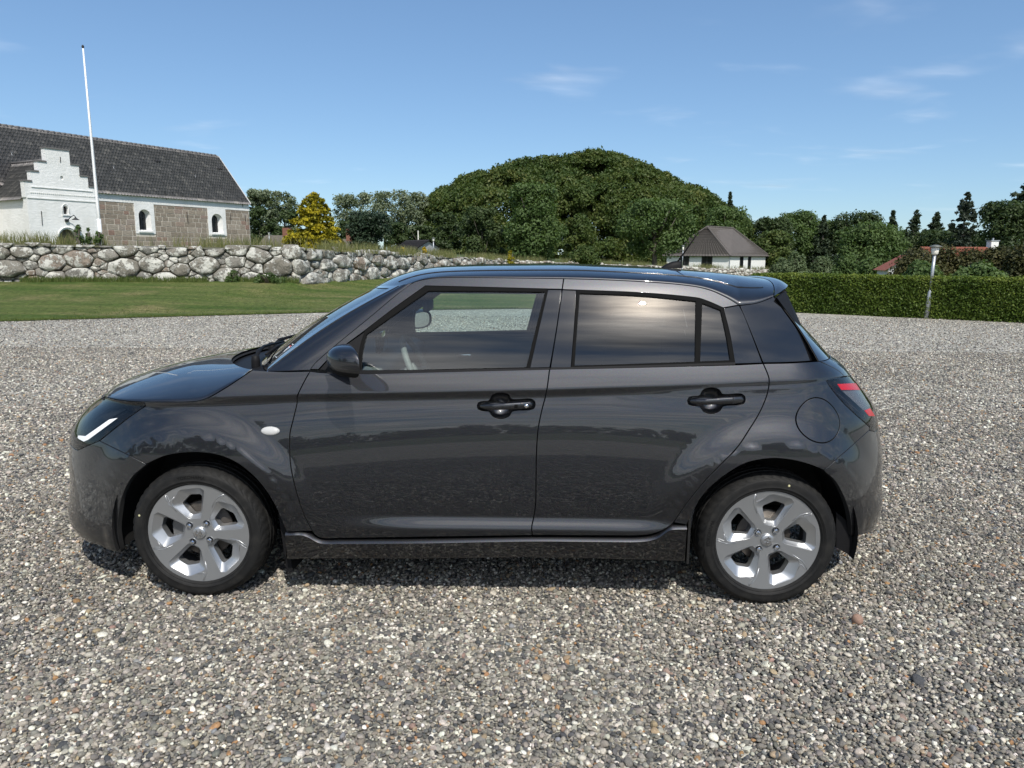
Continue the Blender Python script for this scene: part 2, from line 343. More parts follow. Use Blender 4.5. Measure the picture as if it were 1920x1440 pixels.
for seg in range(4):
    a, b = np.array(WALL[seg]), np.array(WALL[seg + 1]); ha, hb = WALLH[seg], WALLH[seg + 1]; L = np.linalg.norm((b - a)[:2]); t3 = (b - a) / L; nrm = np.array([t3[1], -t3[0], 0]); nrm /= np.linalg.norm(nrm)
    if np.dot(nrm, -a) < 0: nrm = -nrm
    Hs = lambda s: ha + (hb - ha) * s / L
    S = []; Rr = []; ASP = (1.6, 1.6, 2.6, 2.0)[seg]
    for (r0, r1, tries) in ((0.29, 0.38, 70), (0.20, 0.28, 240), (0.12, 0.19, 600), (0.06, 0.10, 1100)):
        if seg == 3: r0, r1 = r0 * 0.62, r1 * 0.62
        for _ in range(int(tries * L / 14)):
            r = rs.uniform(r0, r1); p = np.array([rs.uniform(0, L), rs.uniform(-0.05, Hs(0) - 0.02) ** 1.0])
            if r > 0.3 and p[1] > 0.75 * Hs(p[0]): continue
            if p[1] > Hs(p[0]) - 0.45 * r: continue
            p[1] = p[1] if r < 0.3 else p[1] * 0.85
            q = np.array([p[0] / ASP, p[1]])
            if all(np.hypot(q[0] - s_[0] / ASP, q[1] - s_[1]) > (r + rr) * 0.86 for s_, rr in zip(S, Rr)): S.append(p); Rr.append(r)
    S = np.array(S); Rr = np.array(Rr); T = S / (ASP, 1.0); W = Rr ** 2
    def bx_(s):
        ht = Hs(s[0] * ASP) + 0.32 * (vnoise(s[0] * 2.3, seg * 9.0, 1, 4) - 0.45); ht = max(ht, s[1] + 0.08); x = 0.75
        return [np.array(p) for p in ((max(s[0] - x, -0.05), -0.16), (min(s[0] + x, L / ASP + 0.05), -0.16), (min(s[0] + x, L / ASP + 0.05), ht), (max(s[0] - x, -0.05), ht))]
    cells = power_cells(T, W, bx_)
    for i, P in enumerate(cells):
        if P is None or len(P) < 3: continue
        P = P * (ASP, 1.0); c0 = P.mean(0); P = c0 + (P - c0) * 0.975; P = chaik(chaik(P, 1, 0.12), 1, 0.24)
        if abs(_ar := 0.5 * np.sum(P[:, 0] * np.roll(P[:, 1], -1) - P[:, 1] * np.roll(P[:, 0], -1))) < 0.008: continue
        dist = np.linalg.norm((a + t3 * c0[0])[:2]); near = dist < 46
        if len(P) > 20: P = P[::2] if not near else P
        rr = math.sqrt(abs(_ar) / math.pi)
        V, F = boulder(P, min(0.30, rr * 0.62) * rs.uniform(0.8, 1.15), i * 1.7 + seg * 31) if near else boulder(P, min(0.25, rr * 0.6), i * 1.7, ((1.0, 0.0), (0.95, 0.55), (0.6, 0.92), (0.0, 1.0)))
        lean = 0.13
        X = a[None] + t3[None] * V[:, :1] + np.array([0, 0, 1.0]) * V[:, 1:2] + nrm[None] * (V[:, 2:3] - lean * V[:, 1:2] + rs.uniform(-0.03, 0.05))
        if near and n_stone < 298:
            c3 = X.mean(0); o = mk('stone', X - c3, F, M_stone, dike, True); o.location = c3 - D0; n_stone += 1
        else:
            base = len(far_v); far_v += list(X - D0); far_f += [tuple(q + base for q in f) for f in F]
    # earth core
    m = max(4, int(L / 1.0)); ss = np.linspace(0, L, m); V = []
    for s in ss:
        p = a + t3 * s; h = Hs(s)
        for off, z in ((-0.02, -0.2), (-0.12, h * 0.5), (-0.20, h - 0.12), (-0.45, h - 0.02), (-1.6, h - 0.12)): V.append(p + nrm * off + np.array([0, 0, z]) - D0)
    mk('earth_core', V, [tuple(q) for q in grid_faces(m, 5)], M_soil, dike, True)
if far_v: tag(mk('far_stones', far_v, far_f, M_stone, dike, True), kind='stuff')
# ---------------------------------------------------------------- grass tufts (stuff)
def blades(name, pts, hmin, hmax, width, matl, per=1, lean=0.35, label=None, cat='grass', seed=1, obj=True):
    r = np.random.default_rng(seed); P = np.repeat(np.asarray(pts), per, 0); n = len(P); P = P + np.column_stack([r.normal(0, 0.05, n), r.normal(0, 0.05, n), np.zeros(n)])
    h = r.uniform(hmin, hmax, n); az = r.uniform(0, 2 * math.pi, n); ln = r.uniform(0, lean, n) * h; w = r.uniform(0.6, 1.3, n) * width; fa = r.uniform(0, math.pi, n)
    d = np.stack([np.cos(az) * ln, np.sin(az) * ln, np.zeros(n)], 1); sd = np.stack([np.cos(fa) * w, np.sin(fa) * w * 0.4, np.zeros(n)], 1); up = np.array([0, 0, 1.0])
    a = P - sd; b = P + sd; m1 = P + d * 0.35 + up * (h * 0.6)[:, None]; tp = P + d + up * h[:, None]
    V = np.stack([a, b, m1 + sd * 0.7, m1 - sd * 0.7, tp], 1).reshape(-1, 3); i = np.arange(n)[:, None] * 5
    Q = np.concatenate([i + np.array([[0, 1, 2, 3]]), i + np.array([[3, 2, 4, 4]])])
    tone = np.clip(r.normal(0.45, 0.25, n), 0, 1)
    # triangles as degenerate quads are avoided: split the tip
    V2 = np.vstack([V, (V.reshape(-1, 5, 3)[:, 4] + sd * 0.12)]); Q[n:, 3] = 4 + np.arange(n) * 5; Q[n:, 2] = len(V) + np.arange(n)
    Q[n:] = np.stack([np.arange(n) * 5 + 3, np.arange(n) * 5 + 2, len(V) + np.arange(n), np.arange(n) * 5 + 4], 1)
    o = mk_quads(name, V2, Q, matl, attrs={'tone': np.concatenate([tone, tone])})
    if label: tag(o, label, cat, kind='stuff')
    return o
def along(P, n, spread, seed, zoff=0.0):
    r = np.random.default_rng(seed); Q = polyl(P, 2000); i = r.integers(0, 2000, n); q = Q[i].copy(); q[:, 0] += r.normal(0, spread, n); q[:, 1] += r.normal(0, spread, n); q[:, 2] += zoff; return q
foot = np.array(WALL[:4]); foot = foot.copy(); foot[:, 1] -= 0.22
i_ = along(foot[:3], 5200, 0.10, 3); keep = vnoise(i_[:, 0], i_[:, 1], 0.9, 2) > 0.36
blades('verge_grass', i_[keep] + np.array([0, -0.06, -0.03]), 0.06, 0.26, 0.012, M_grassblade, 2, 0.6, 'unmown green grass along the foot of the stone dike', seed=5)
crest_l = crest.copy(); crest_l[:, 1] += 0.45; cl = polyl(crest_l, 400)
pts = []
r_ = np.random.default_rng(8)
for k in range(9000):
    t = r_.uniform(0, 1) ** 1.25; q = cl[int(t * 399)].copy(); off = abs(r_.normal(0, 0.9)); q[1] += off; q[2] += 0.02; q[0] += r_.normal(0, 0.2)
    if vnoise(q[0], q[1], 0.8, 6) > 0.50 - 0.16 * min(1.0, off): pts.append(q)
pts = np.array(pts)
blades('meadow_grass', pts, 0.08, 0.60, 0.010, M_drygrass, 3, 0.6, 'tall seeding meadow grass growing on top of the dike', seed=9)
e_in = EDGE.copy(); e_in[:, 1] += 0.05
blades('lawn_edge_grass', along(e_in[:8], 5200, 0.035, 12), 0.02, 0.06, 0.008, M_grassblade, 1, 0.8, 'short grass blades along the edge of the gravel', seed=13)
r_ = np.random.default_rng(77); n_ = 9000; ii = r_.integers(0, int(na * 0.62), n_); jj = r_.uniform(0, 1, n_)
ee = e[ii]; ww = w[ii]; q = ee * (1 - jj)[:, None] + ww * jj[:, None]; q[:, 2] = ee[:, 2] * (1 - jj ** 1.2) + ww[:, 2] * jj ** 1.2 - 0.01; q[:, 0] += r_.uniform(-0.15, 0.15, n_)
blades('lawn_grass', q, 0.012, 0.035, 0.011, M_grassblade, 2, 0.8, 'short mown grass of the lawn before the dike', seed=14)
# ================================================================ church
M_lime = mat('limewashed_wall', (0.80, 0.80, 0.78), 0.85); nt = NT(M_lime); c = nt.coord('Object')
nt.color(nt.mix(nt.ramp(nt.noise(nt.coord('Object', (1, 1, 0.5)), 0.9, 6, 0.65), [(0.40, (0, 0, 0)), (0.75, (0.8, 0.8, 0.8))]), (0.80, 0.80, 0.785), (0.66, 0.655, 0.62)))
nt.bump(nt.math('ADD', nt.noise(nt.coord('Object', (1, 1, 2.5)), 3.2, 5, 0.6), nt.math('MULTIPLY', nt.noise(c, 0.9, 2), 0.6)), 0.35, 0.08)
M_ash = mat('granite_ashlar', (0.24, 0.20, 0.17), 0.9); nt = NT(M_ash); c = nt.coord('Object'); rd = nt.rand()
_b = nt.ramp(rd, [(0.0, (0.21, 0.175, 0.14)), (0.35, (0.29, 0.245, 0.195)), (0.6, (0.24, 0.20, 0.16)), (0.8, (0.33, 0.285, 0.235)), (0.93, (0.25, 0.165, 0.13)), (1.0, (0.34, 0.31, 0.27))])
nt.color(nt.mix(0.6, _b, nt.mix(1.0, _b, nt.ramp(nt.noise(c, 2.6, 7, 0.8), [(0.3, (0.55, 0.55, 0.55)), (0.72, (1.5, 1.5, 1.45))]), 'MULTIPLY'))); nt.bump(nt.noise(c, 2.0, 7, 0.75), 0.7, 0.08)
M_mortar = mat('lime_mortar', (0.55, 0.51, 0.44), 0.95)
M_tile = mat('clay_pantile_dark', (0.06, 0.055, 0.055), 0.75); nt = NT(M_tile); t_ = nt.attr('tone')
nt.color(nt.mix(0.4, nt.ramp(t_, [(0.0, (0.10, 0.096, 0.095)), (0.5, (0.195, 0.182, 0.175)), (0.85, (0.28, 0.257, 0.24)), (1.0, (0.40, 0.36, 0.32))]), nt.mix(nt.noise(nt.coord('Object'), 1.4, 6, 0.7), (0.125, 0.118, 0.115), (0.29, 0.27, 0.258))))
M_glz = mat('window_glass_dark', (0.012, 0.014, 0.016), 0.12); M_iron = mat('wrought_iron', (0.02, 0.02, 0.022), 0.6, 0.3); M_lead = mat('lead_flashing', (0.32, 0.33, 0.34), 0.5, 0.3)
M_wood = mat('weathered_door', (0.10, 0.085, 0.06), 0.8)
cR = at(470, 462, 71.0)[:2]; cL = at(190, 450, 58.2)[:2]; cd = (cR - cL) / np.linalg.norm(cR - cL); cn = np.array([-cd[1], cd[0]])        # along the wall to the right / away from the camera
Z0, ZB, ZE, ZRD, HWID = 1.7, 5.50, 6.27, 10.70, 3.86
church = empty('church', (cR[0], cR[1], 0)); tag(church, 'old village church with granite block nave, dark tiled roof and white stepped porch gable', 'church')
def C(s, n, z): p = cd * s + cn * n; return (p[0], p[1], z)      # s: along the wall (0 at the far right corner), n: depth behind the south wall
def wall_s(u):   # wall coordinate seen at pixel column u
    q = (u - 960) / FPX; best = None
    lo, hi = -40.0, 5.0
    for _ in range(60):
        m = 0.5 * (lo + hi); p = np.array([*(cR + cd * m), 4.5]); d = p - CO; uu = 960 + FPX * (d @ CR) / (d @ CF)
        if uu < u: lo = m
        else: hi = m
    return 0.5 * (lo + hi)
# white band under the eaves and window surrounds (limewash laid 3 cm proud of the blocks)
def arch(sc, w, zb, zt, n=14):
    r = w / 2; return [(sc - r, zb)] + [(sc - r * math.cos(math.pi * k / n), zt - r + r * math.sin(math.pi * k / n)) for k in range(n + 1)] + [(sc + r, zb)]
wins = []
for (ul, ur, gl, gr, z0, z1) in ((252, 289, 258.5, 277, 3.20, 5.05), (389.5, 423, 395, 411, 3.20, 5.05)):
    a, b = wall_s(ul), wall_s(ur); wins.append((0.5 * (a + b), b - a, z0, z1))
def ext(pts, n0, n1):
    k = len(pts); V = [C(s, n0, z) for s, z in pts] + [C(s, n1, z) for s, z in pts]
    return V, [tuple(range(k))] + [(i, (i + 1) % k, (i + 1) % k + k, i + k) for i in range(k)]
def pip(P, q):
    x, y = q[:, 0], q[:, 1]; r = np.zeros(len(q), bool); n = len(P)
    for i in range(n):
        x1, y1 = P[i]; x2, y2 = P[(i + 1) % n]
        if y1 == y2: continue
        r ^= ((y1 > y) != (y2 > y)) & (x < (x2 - x1) * (y - y1) / (y2 - y1) + x1)
    return r
# nave wall behind the blocks, with real window openings
_out = np.array([(-34, Z0), (0, Z0), (0, ZE), (-34, ZE)]); _hol = [np.array(arch(sc, sw * 0.62, z0 + 0.10, z1)) for sc, sw, z0, z1 in wins]; _pts = np.vstack([_out] + _hol); _ed = []; _k = 0
for l in [_out] + _hol: _ed += [(_k + i, _k + (i + 1) % len(l)) for i in range(len(l))]; _k += len(l)
_r = delaunay_2d_cdt([Vector(p) for p in _pts], _ed, [], 0, 1e-6, True); _vs = np.array([(v.x, v.y) for v in _r[0]]); _tr = np.array(_r[2]); _cen = _vs[_tr].mean(1); _ok = ~pip(_hol[0], _cen) & ~pip(_hol[1], _cen)
V = [C(a, -0.006, z) for a, z in _vs]; F = [tuple(t) for t in _tr[_ok]]; _b = len(V); V += [C(-34, 0.06, Z0), C(-34, 2 * HWID, Z0), C(-34, 2 * HWID, ZE), C(-34, 0.06, ZE), C(0, 2 * HWID, Z0), C(0, 2 * HWID, ZE)]; F += [(_b, _b + 1, _b + 2, _b + 3), (_b + 1, _b + 4, _b + 5, _b + 2)]
nave = mk('nave_wall', V, F, M_mortar, church)
V, F = ext([(-34, ZB), (0.02, ZB), (0.02, ZE + 0.02), (-34, ZE + 0.02)], -0.05, 0.08); mk('eaves_band', V, F, M_lime, church)
mk('gable_wall', [C(0.03, 0.0, Z0), C(0.03, 2 * HWID, Z0), C(0.03, 2 * HWID, ZE), C(0.03, HWID, ZRD - 0.05), C(0.03, 0, ZE), C(-0.3, 0.08, Z0), C(-0.3, 2 * HWID, Z0), C(-0.3, 2 * HWID, ZE), C(-0.3, HWID, ZRD - 0.05), C(-0.3, 0.08, ZE)], [(0, 1, 2, 3, 4), (9, 8, 7, 6, 5), (0, 4, 9, 5), (4, 3, 8, 9), (3, 2, 7, 8), (2, 1, 6, 7)], M_lime, church)
for (sc, sw, z0, z1) in wins:
    win = empty('window', parent=church)
    o_ = [(sc - sw / 2, z0 - 0.12), (sc - sw / 2, ZB - 0.003), (sc + sw / 2, ZB - 0.003), (sc + sw / 2, z0 - 0.12)]; gi = arch(sc, sw * 0.62, z0 + 0.10, z1); gi2 = arch(sc - sw * 0.02, sw * 0.46, z0 + 0.20, z1 - 0.10)
    # surround face with the arched opening, splayed reveal, pane and glazing bars
    inn = gi; V = [C(s, -0.055, z) for s, z in o_] + [C(s, -0.055, z) for s, z in inn]; k = len(inn); half = k // 2
    F = [(0, 4, 4 + k - 1, 3)] + [(0, 1) + tuple(4 + i for i in range(half, -1, -1)), (1, 2, 4 + half), (2, 3) + tuple(4 + i for i in range(k - 1, half - 1, -1))]
    mk('surround', V, F, M_lime, win); V = [C(s, -0.055, z) for s, z in o_] + [C(s, 0.06, z) for s, z in o_]; mk('surround_edge', V, [(0, 1, 5, 4), (1, 2, 6, 5), (2, 3, 7, 6), (3, 0, 4, 7)], M_lime, win)
    V = [C(s, -0.055, z) for s, z in gi] + [C(s, 0.42, z) for s, z in gi2]; mk('reveal', V, [(i, (i + 1) % k, (i + 1) % k + k, i + k) for i in range(k)], M_lime, win)
    mk('pane', [C(s, 0.42, z) for s, z in gi2], [tuple(range(k))], M_glz, win)
    wv = sw * 0.40
    for f in (-0.17, 0.17): MB().tube([C(sc + wv * f, 0.40, z0 + 0.22), C(sc + wv * f, 0.40, z1 - 0.22)], 0.017, 4).build('glazing_bar', M_iron, win)
    for q in range(1, 6): z = z0 + 0.22 + (z1 - z0 - 0.34) * q / 6.0; MB().tube([C(sc - wv / 2, 0.40, z), C(sc + wv / 2, 0.40, z)], 0.015, 4).build('glazing_bar', M_iron, win)
    V, F = ext([(sc - sw * 0.36, z0 - 0.02), (sc + sw * 0.36, z0 - 0.02), (sc + sw * 0.36, z0 + 0.10), (sc - sw * 0.36, z0 + 0.10)], -0.14, 0.1); mk('sill', V, F, M_lime, win)
# granite blocks, one by one
bm = bmesh.new(); bmesh.ops.create_cube(bm, size=1.0); bmesh.ops.bevel(bm, geom=bm.edges[:], offset=0.045, segments=1, affect='EDGES'); block_me = bpy.data.meshes.new('granite_block'); bm.to_mesh(block_me); bm.free(); block_me.materials.append(M_ash)
rb = np.random.default_rng(4); z = Z0; ca = math.atan2(cd[1], cd[0])
while z < ZB - 0.05:
    h = min(rb.choice([0.36, 0.40, 0.44, 0.30]), ZB - z)
    if ZB - z - h < 0.15: h = ZB - z
    s = -18.2 + rb.uniform(0, 0.6)
    while s < 0.0:
        w = rb.choice([0.42, 0.60, 0.72, 0.95, 0.52]) * rb.uniform(0.85, 1.2); w = min(w, 0.02 - s)
        segs = [(s, s + w)]
        for (sc, sw, z0, z1) in wins:
            if z + h > z0 - 0.10:
                ns = []
                for (a, b) in segs:
                    l, r = sc - sw / 2, sc + sw / 2
                    if b <= l or a >= r: ns.append((a, b))
                    else:
                        if a < l: ns.append((a, l))
                        if b > r: ns.append((r, b))
                segs = ns
        for (a, b) in segs:
            if b - a < 0.08: continue
            o = bpy.data.objects.new('granite_block', block_me); COL.objects.link(o); o.parent = nave
            o.location = C((a + b) / 2, 0.06 - rb.uniform(0.0, 0.012), z + h / 2); o.scale = (b - a - rb.uniform(0.03, 0.06), 0.16, h - rb.uniform(0.02, 0.045)); o.rotation_euler = (0, 0, ca)
        s += w
    z += h
def pantiles(name, origin, du, dv, nu, nv, parent, tw=0.26, seed=1, mask=None):
    """relief of S-shaped tiles: du along the eaves, dv up the slope (unit vectors), nu x nv tiles"""
    r = np.random.default_rng(seed); du, dv = np.array(du), np.array(dv); nn = np.cross(du, dv); nn /= np.linalg.norm(nn); nn = nn if nn[2] > 0 else -nn
    k = 5; prof = [(0, 0.0), (0.22, 0.055), (0.45, 0.030), (0.7, -0.005), (0.999, 0.0)]; th = 0.37; V = []; Q = []; T = []
    us = np.array([i * tw + p[0] * tw for i in range(nu) for p in prof]); ws = np.array([p[1] for i in range(nu) for p in prof]); m = len(us)
    for j in range(nv):
        for (vv, lift) in ((j * th, 0.035), ((j + 1) * th + 0.02, 0.0)):
            V.append(np.array(origin) + us[:, None] * du + vv * dv + (ws + lift)[:, None] * nn)
    V = np.vstack(V); tone = np.clip(r.normal(0.45, 0.24, (nv, nu)), 0, 1); tone[r.random((nv, nu)) < 0.05] = 1.0
    for j in range(nv):
        for i in range(m - 1):
            if mask is not None and not mask(us[i], j * th): continue
            Q.append((2 * j * m + i, 2 * j * m + i + 1, (2 * j + 1) * m + i + 1, (2 * j + 1) * m + i)); T.append(tone[j, min(nu - 1, i // k)])
            if j: Q.append(((2 * j - 1) * m + i, (2 * j - 1) * m + i + 1, 2 * j * m + i + 1, 2 * j * m + i)); T.append(0.0)
    return tag(mk_quads(name, V, np.array(Q), M_tile, parent, attrs={'tone': T}), kind='stuff')
slope = np.array([*(cn * HWID), ZRD - ZE]); sl = np.linalg.norm(slope); dvn = slope / sl; d3 = np.array([cd[0], cd[1], 0])
roof = mk('roof', [C(0.12, HWID, ZRD - 0.02), C(-34, HWID, ZRD - 0.02), C(-34, -0.20, ZE - 0.18), C(0.12, -0.20, ZE - 0.18), C(0.12, 2 * HWID + 0.2, ZE - 0.18), C(-34, 2 * HWID + 0.2, ZE - 0.18)], [(0, 1, 2, 3), (0, 4, 5, 1)], M_tile, church)
pantiles('roof_tiles', np.array(C(-34, 0, 0)) + np.array([*(cn * -0.25), ZE - 0.22]), d3, dvn, 131, int((sl + 0.35) / 0.37) + 1, roof, seed=3)
rt = MB()
for i in range(78): s = -33.8 + i * 0.43; rt.tube([C(s, HWID, ZRD + 0.05), C(s + 0.46, HWID, ZRD + 0.065)], [0.11, 0.125], 8)
tag(rt.build('ridge_tiles', M_tile, roof, True), kind='stuff')
MB().tube([C(0.14, -0.2, ZE - 0.12), C(0.14, HWID, ZRD + 0.02)], 0.05, 5).build('verge_strip', M_lead, roof)
def roof_px(u, v):   # point of the south slope seen at a pixel
    d = CF + CR * (u - 960) / FPX - CU * (v - 720) / FPX; o = CO - np.array([cR[0], cR[1], 0]); n3 = np.cross(d3, dvn); p0 = np.array(C(0, 0, ZE)); return o + d * (np.dot(p0 - o, n3) / np.dot(d, n3))
n3 = np.cross(d3, dvn); n3 = n3 if n3[2] > 0 else -n3
for (u, v) in ((89, 279.5), (94, 279.5), (292, 304), (296, 304), (410, 318), (414, 318)):
    p = roof_px(u, v) + n3 * 0.08; MB().tube([p - dvn * 0.10, p + dvn * 0.10 + n3 * 0.06], [0.10, 0.07], 8).build('roof_vent', M_iron, roof, True)
for (u, v) in ((22, 293), (213, 318), (366, 334)):
    p = roof_px(u, v) + n3 * 0.08; MB().tube([p, p + dvn * 0.22 + n3 * 0.10, p + dvn * 0.12 + n3 * 0.20], 0.03, 6).build('roof_hook', M_lead, roof)
# wall anchors on the blocks
for (u, v0, v1) in ((312.5, 392, 408), (343, 393, 406), (374, 398, 406), (427, 400, 412), (455, 401, 418), (431, 432, 444), (459, 433, 445), (350, 430, 450), (263, 432, 452)):
    s = wall_s(u); q = lambda v: CO[2] + np.linalg.norm(cR + cd * s) * 0 + at(u, v, (cR + cd * s)[1])[2]
    MB().tube([C(s, -0.08, q(v0)), C(s + 0.05, -0.09, q(v1))], 0.022, 5).build('wall_anchor', M_iron, nave)
# ---- porch: stepped white gable, side wall and its own tiled roof
PS, PD = -20.0, 4.6        # gable centre along the wall, distance in front of it
porch = empty('porch', C(PS, -PD, 0), parent=church)
def zt_(z): return 1.486 + (z - 1.486) * 1.053
def G(a, b, z):
    a = a * 0.93; b = b if b <= 0.5 else 0.5 + (b - 0.5) * 1.52; p = cd * a + cn * b; return (p[0], p[1], zt_(z))       # a: right, b: back towards the nave
gb = Z0; st = [(-2.48, gb), (-2.48, 4.90), (-2.55, 4.90), (-2.55, 5.88), (-2.04, 5.88), (-2.04, 6.52), (-1.50, 6.52), (-1.50, 7.17), (-0.90, 7.17), (-0.90, 8.04), (0.84, 8.04), (0.84, 7.17), (1.46, 7.17), (1.46, 6.50), (2.06, 6.50), (2.06, 5.84), (2.74, 5.84), (2.74, 4.90), (2.66, 4.90), (2.66, gb)]
# gable wall with an arched doorway and a small window as true openings
gout = np.array(st); do = np.array(arch(0.15, 1.35, gb, 3.02)); wo = np.array(arch(0.18, 0.36, 3.98, 4.52)); ni = np.array([(0.12 + 0.12 * math.cos(t), 6.28 + 0.14 * math.sin(t)) for t in np.linspace(0, 2 * math.pi, 14, endpoint=False)])
def plate(name, out, holes, b0, b1, m, parent):
    loops = [out] + holes; pts = np.vstack(loops); ed = []; k = 0
    for l in loops: ed += [(k + i, k + (i + 1) % len(l)) for i in range(len(l))]; k += len(l)
    r = delaunay_2d_cdt([Vector(p) for p in pts], ed, [], 0, 1e-6, True); vs = np.array([(v.x, v.y) for v in r[0]]); tr = np.array(r[2]); cen = vs[tr].mean(1)
    ok = pip(out, cen)
    for h in holes: ok &= ~pip(h, cen)
    V = [G(a, b0, z) for a, z in vs]; F = [tuple(t) for t in tr[ok]]; base = len(V); V += [G(a, b1, z) for a, z in vs]; F += [tuple(t[::-1] + base) for t in tr[ok]]
    for l in loops:
        s0 = len(V); V += [G(a, b0, z) for a, z in l] + [G(a, b1, z) for a, z in l]; n = len(l); F += [(s0 + i, s0 + (i + 1) % n, s0 + n + (i + 1) % n, s0 + n + i) for i in range(n)]
    return mk(name, V, F, m, parent)
def pip(P, q):
    x, y = q[:, 0], q[:, 1]; r = np.zeros(len(q), bool); n = len(P)
    for i in range(n):
        x1, y1 = P[i]; x2, y2 = P[(i + 1) % n]
        if y1 == y2: continue
        r ^= ((y1 > y) != (y2 > y)) & (x < (x2 - x1) * (y - y1) / (y2 - y1) + x1)
    return r
plate('gable', gout, [do, wo, ni], 0.0, 0.45, M_lime, porch)
mk('niche_back', [G(-0.1, 0.12, 6.1), G(0.34, 0.12, 6.1), G(0.34, 0.12, 6.46), G(-0.1, 0.12, 6.46)], [(0, 1, 2, 3)], M_lime, porch)
mk('door', [G(-0.7, 0.30, gb), G(1.0, 0.30, gb), G(1.0, 0.30, 3.1), G(-0.7, 0.30, 3.1)], [(0, 1, 2, 3)], M_wood, porch); mk('small_window', [G(-0.1, 0.25, 3.9), G(0.4, 0.25, 3.9), G(0.4, 0.25, 4.6), G(-0.1, 0.25, 4.6)], [(0, 1, 2, 3)], M_glz, porch)
for (a0, a1, z0, dz) in ((-2.1, 2.3, 5.55, 0.05), (-2.45, 2.62, 4.86, 0.06)):
    MB().add([G(a, b, z) for a in (a0, a1) for b in (-0.05, 0.02) for z in (z0, z0 + dz)], [(0, 1, 3, 2), (4, 6, 7, 5), (0, 4, 5, 1), (1, 5, 7, 3), (3, 7, 6, 2), (2, 6, 4, 0)]).build('string_course', M_lime, porch)
for i in range(34):
    a = -2.2 + 4.6 * i / 33; MB().add([G(a + x, b, 5.20 + z) for x in (0, 0.07) for b in (-0.04, 0.02) for z in (0, 0.06)], [(0, 1, 3, 2), (4, 6, 7, 5), (0, 4, 5, 1), (1, 5, 7, 3), (3, 7, 6, 2), (2, 6, 4, 0)]).build('dentil', M_lime, porch)
# door arch roll and window hood
MB().tube([G(a, -0.02, z) for a, z in arch(0.15, 1.55, 2.2, 3.14)], 0.05, 6).build('door_arch', M_lime, porch, True); MB().tube([G(a, -0.01, z) for a, z in arch(0.18, 0.50, 3.95, 4.62)], 0.03, 6).build('window_arch', M_lime, porch, True)
MB().add([G(a, b, z) for a in (-0.12, 0.46) for b in (-0.07, 0.02) for z in (3.88, 3.95)], [(0, 1, 3, 2), (4, 6, 7, 5), (0, 4, 5, 1), (1, 5, 7, 3), (3, 7, 6, 2), (2, 6, 4, 0)]).build('window_sill', M_lime, porch)
for (a, z0, z1) in ((-1.62, 3.2, 4.1), (0.12, 7.25, 7.60)): MB().tube([G(a, -0.03, z0), G(a + 0.03, -0.03, z1)], 0.022, 5).build('anchor_iron', M_iron, porch)
for (a0, a1, z) in ((-2.60, -2.02, 5.88), (-2.09, -1.48, 6.52), (-1.55, -0.88, 7.17), (-0.95, 0.89, 8.04), (0.82, 1.51, 7.17), (1.44, 2.11, 6.50), (2.04, 2.79, 5.84)):
    MB().add([G(a, b, zz) for a in (a0, a1) for b in (-0.06, 0.51) for zz in (z + 0.002, z + 0.09)], [(0, 1, 3, 2), (4, 6, 7, 5), (0, 4, 5, 1), (1, 5, 7, 3), (3, 7, 6, 2), (2, 6, 4, 0)]).build('step_coping', M_tile, porch)
# left side wall, roof of the porch
mk('side_wall', [G(-2.40, 0.45, Z0), G(-2.40, 3.2, Z0), G(-2.40, 3.2, 4.95), G(-2.40, 0.45, 4.95), G(-2.15, 0.45, Z0), G(-2.15, 3.2, Z0), G(-2.15, 3.2, 4.95), G(-2.15, 0.45, 4.95), ], [(0, 1, 2, 3), (7, 6, 5, 4), (3, 2, 6, 7)], M_lime, porch)
mk('side_wall', [G(2.60, 0.45, Z0), G(2.60, 3.2, Z0), G(2.60, 3.2, 4.95), G(2.60, 0.45, 4.95)], [(3, 2, 1, 0)], M_lime, porch)
zr, ze2, hw2 = 7.42, 4.86, 2.55; up2 = np.array(G(0, 0, zr)) - np.array(G(-hw2, 0, ze2)); l2 = np.linalg.norm(up2); n_v = int(l2 / 0.37) + 1
pr = mk('porch_roof', [G(0, 0.46, zr), G(0, 4.2, zr), G(-hw2 - 0.1, 3.15, ze2 - 0.1), G(-hw2 - 0.1, 0.46, ze2 - 0.1), G(hw2 + 0.15, 0.46, ze2 - 0.1), G(hw2 + 0.15, 3.15, ze2 - 0.1)], [(0, 1, 2, 3), (0, 4, 5, 1)], M_tile, porch)
pantiles('roof_tiles', np.array(G(-hw2 - 0.12, 0.47, ze2 - 0.12)), np.array([cn[0], cn[1], 0]), up2 / l2, 24, n_v, pr, 0.235, 8, mask=lambda u, v: u < 4.1 + 0.50 * v)
MB().tube([G(-hw2 - 0.1, 3.2, ze2 + 0.02), G(0, 4.28, zr + 0.08)], 0.07, 6).build('valley_flashing', M_lead, pr)
MB().tube([G(0, 0.46, zr + 0.06), G(0, 4.2, zr + 0.06)], 0.10, 8).build('ridge_cap', M_tile, pr, True)
# lamp on the gable
lp = empty('wall_lamp', parent=porch)
MB().add([G(a, b, z) for a in (0.02, 0.26) for b in (-0.14, 0.0) for z in (3.50, 3.66)], [(0, 1, 3, 2), (4, 6, 7, 5), (0, 4, 5, 1), (1, 5, 7, 3), (3, 7, 6, 2), (2, 6, 4, 0)]).build('lamp_box', M_iron, lp)
MB().tube([G(0.20, -0.10, 3.62), G(0.32, -0.3, 3.80), G(0.40, -0.55, 3.92), G(0.47, -0.60, 3.80)], 0.028, 6).build('lamp_arm', M_iron, lp)
m = MB(); v0 = G(0.47, -0.60, 0); m.lathe([(r_, zt_(z_)) for r_, z_ in ((0.03, 3.82), (0.06, 3.74), (0.25, 3.62), (0.25, 3.61), (0.03, 3.72))], 18, 'z', (v0[0], v0[1], 0)); m.build('lamp_shade', M_iron, lp, True)
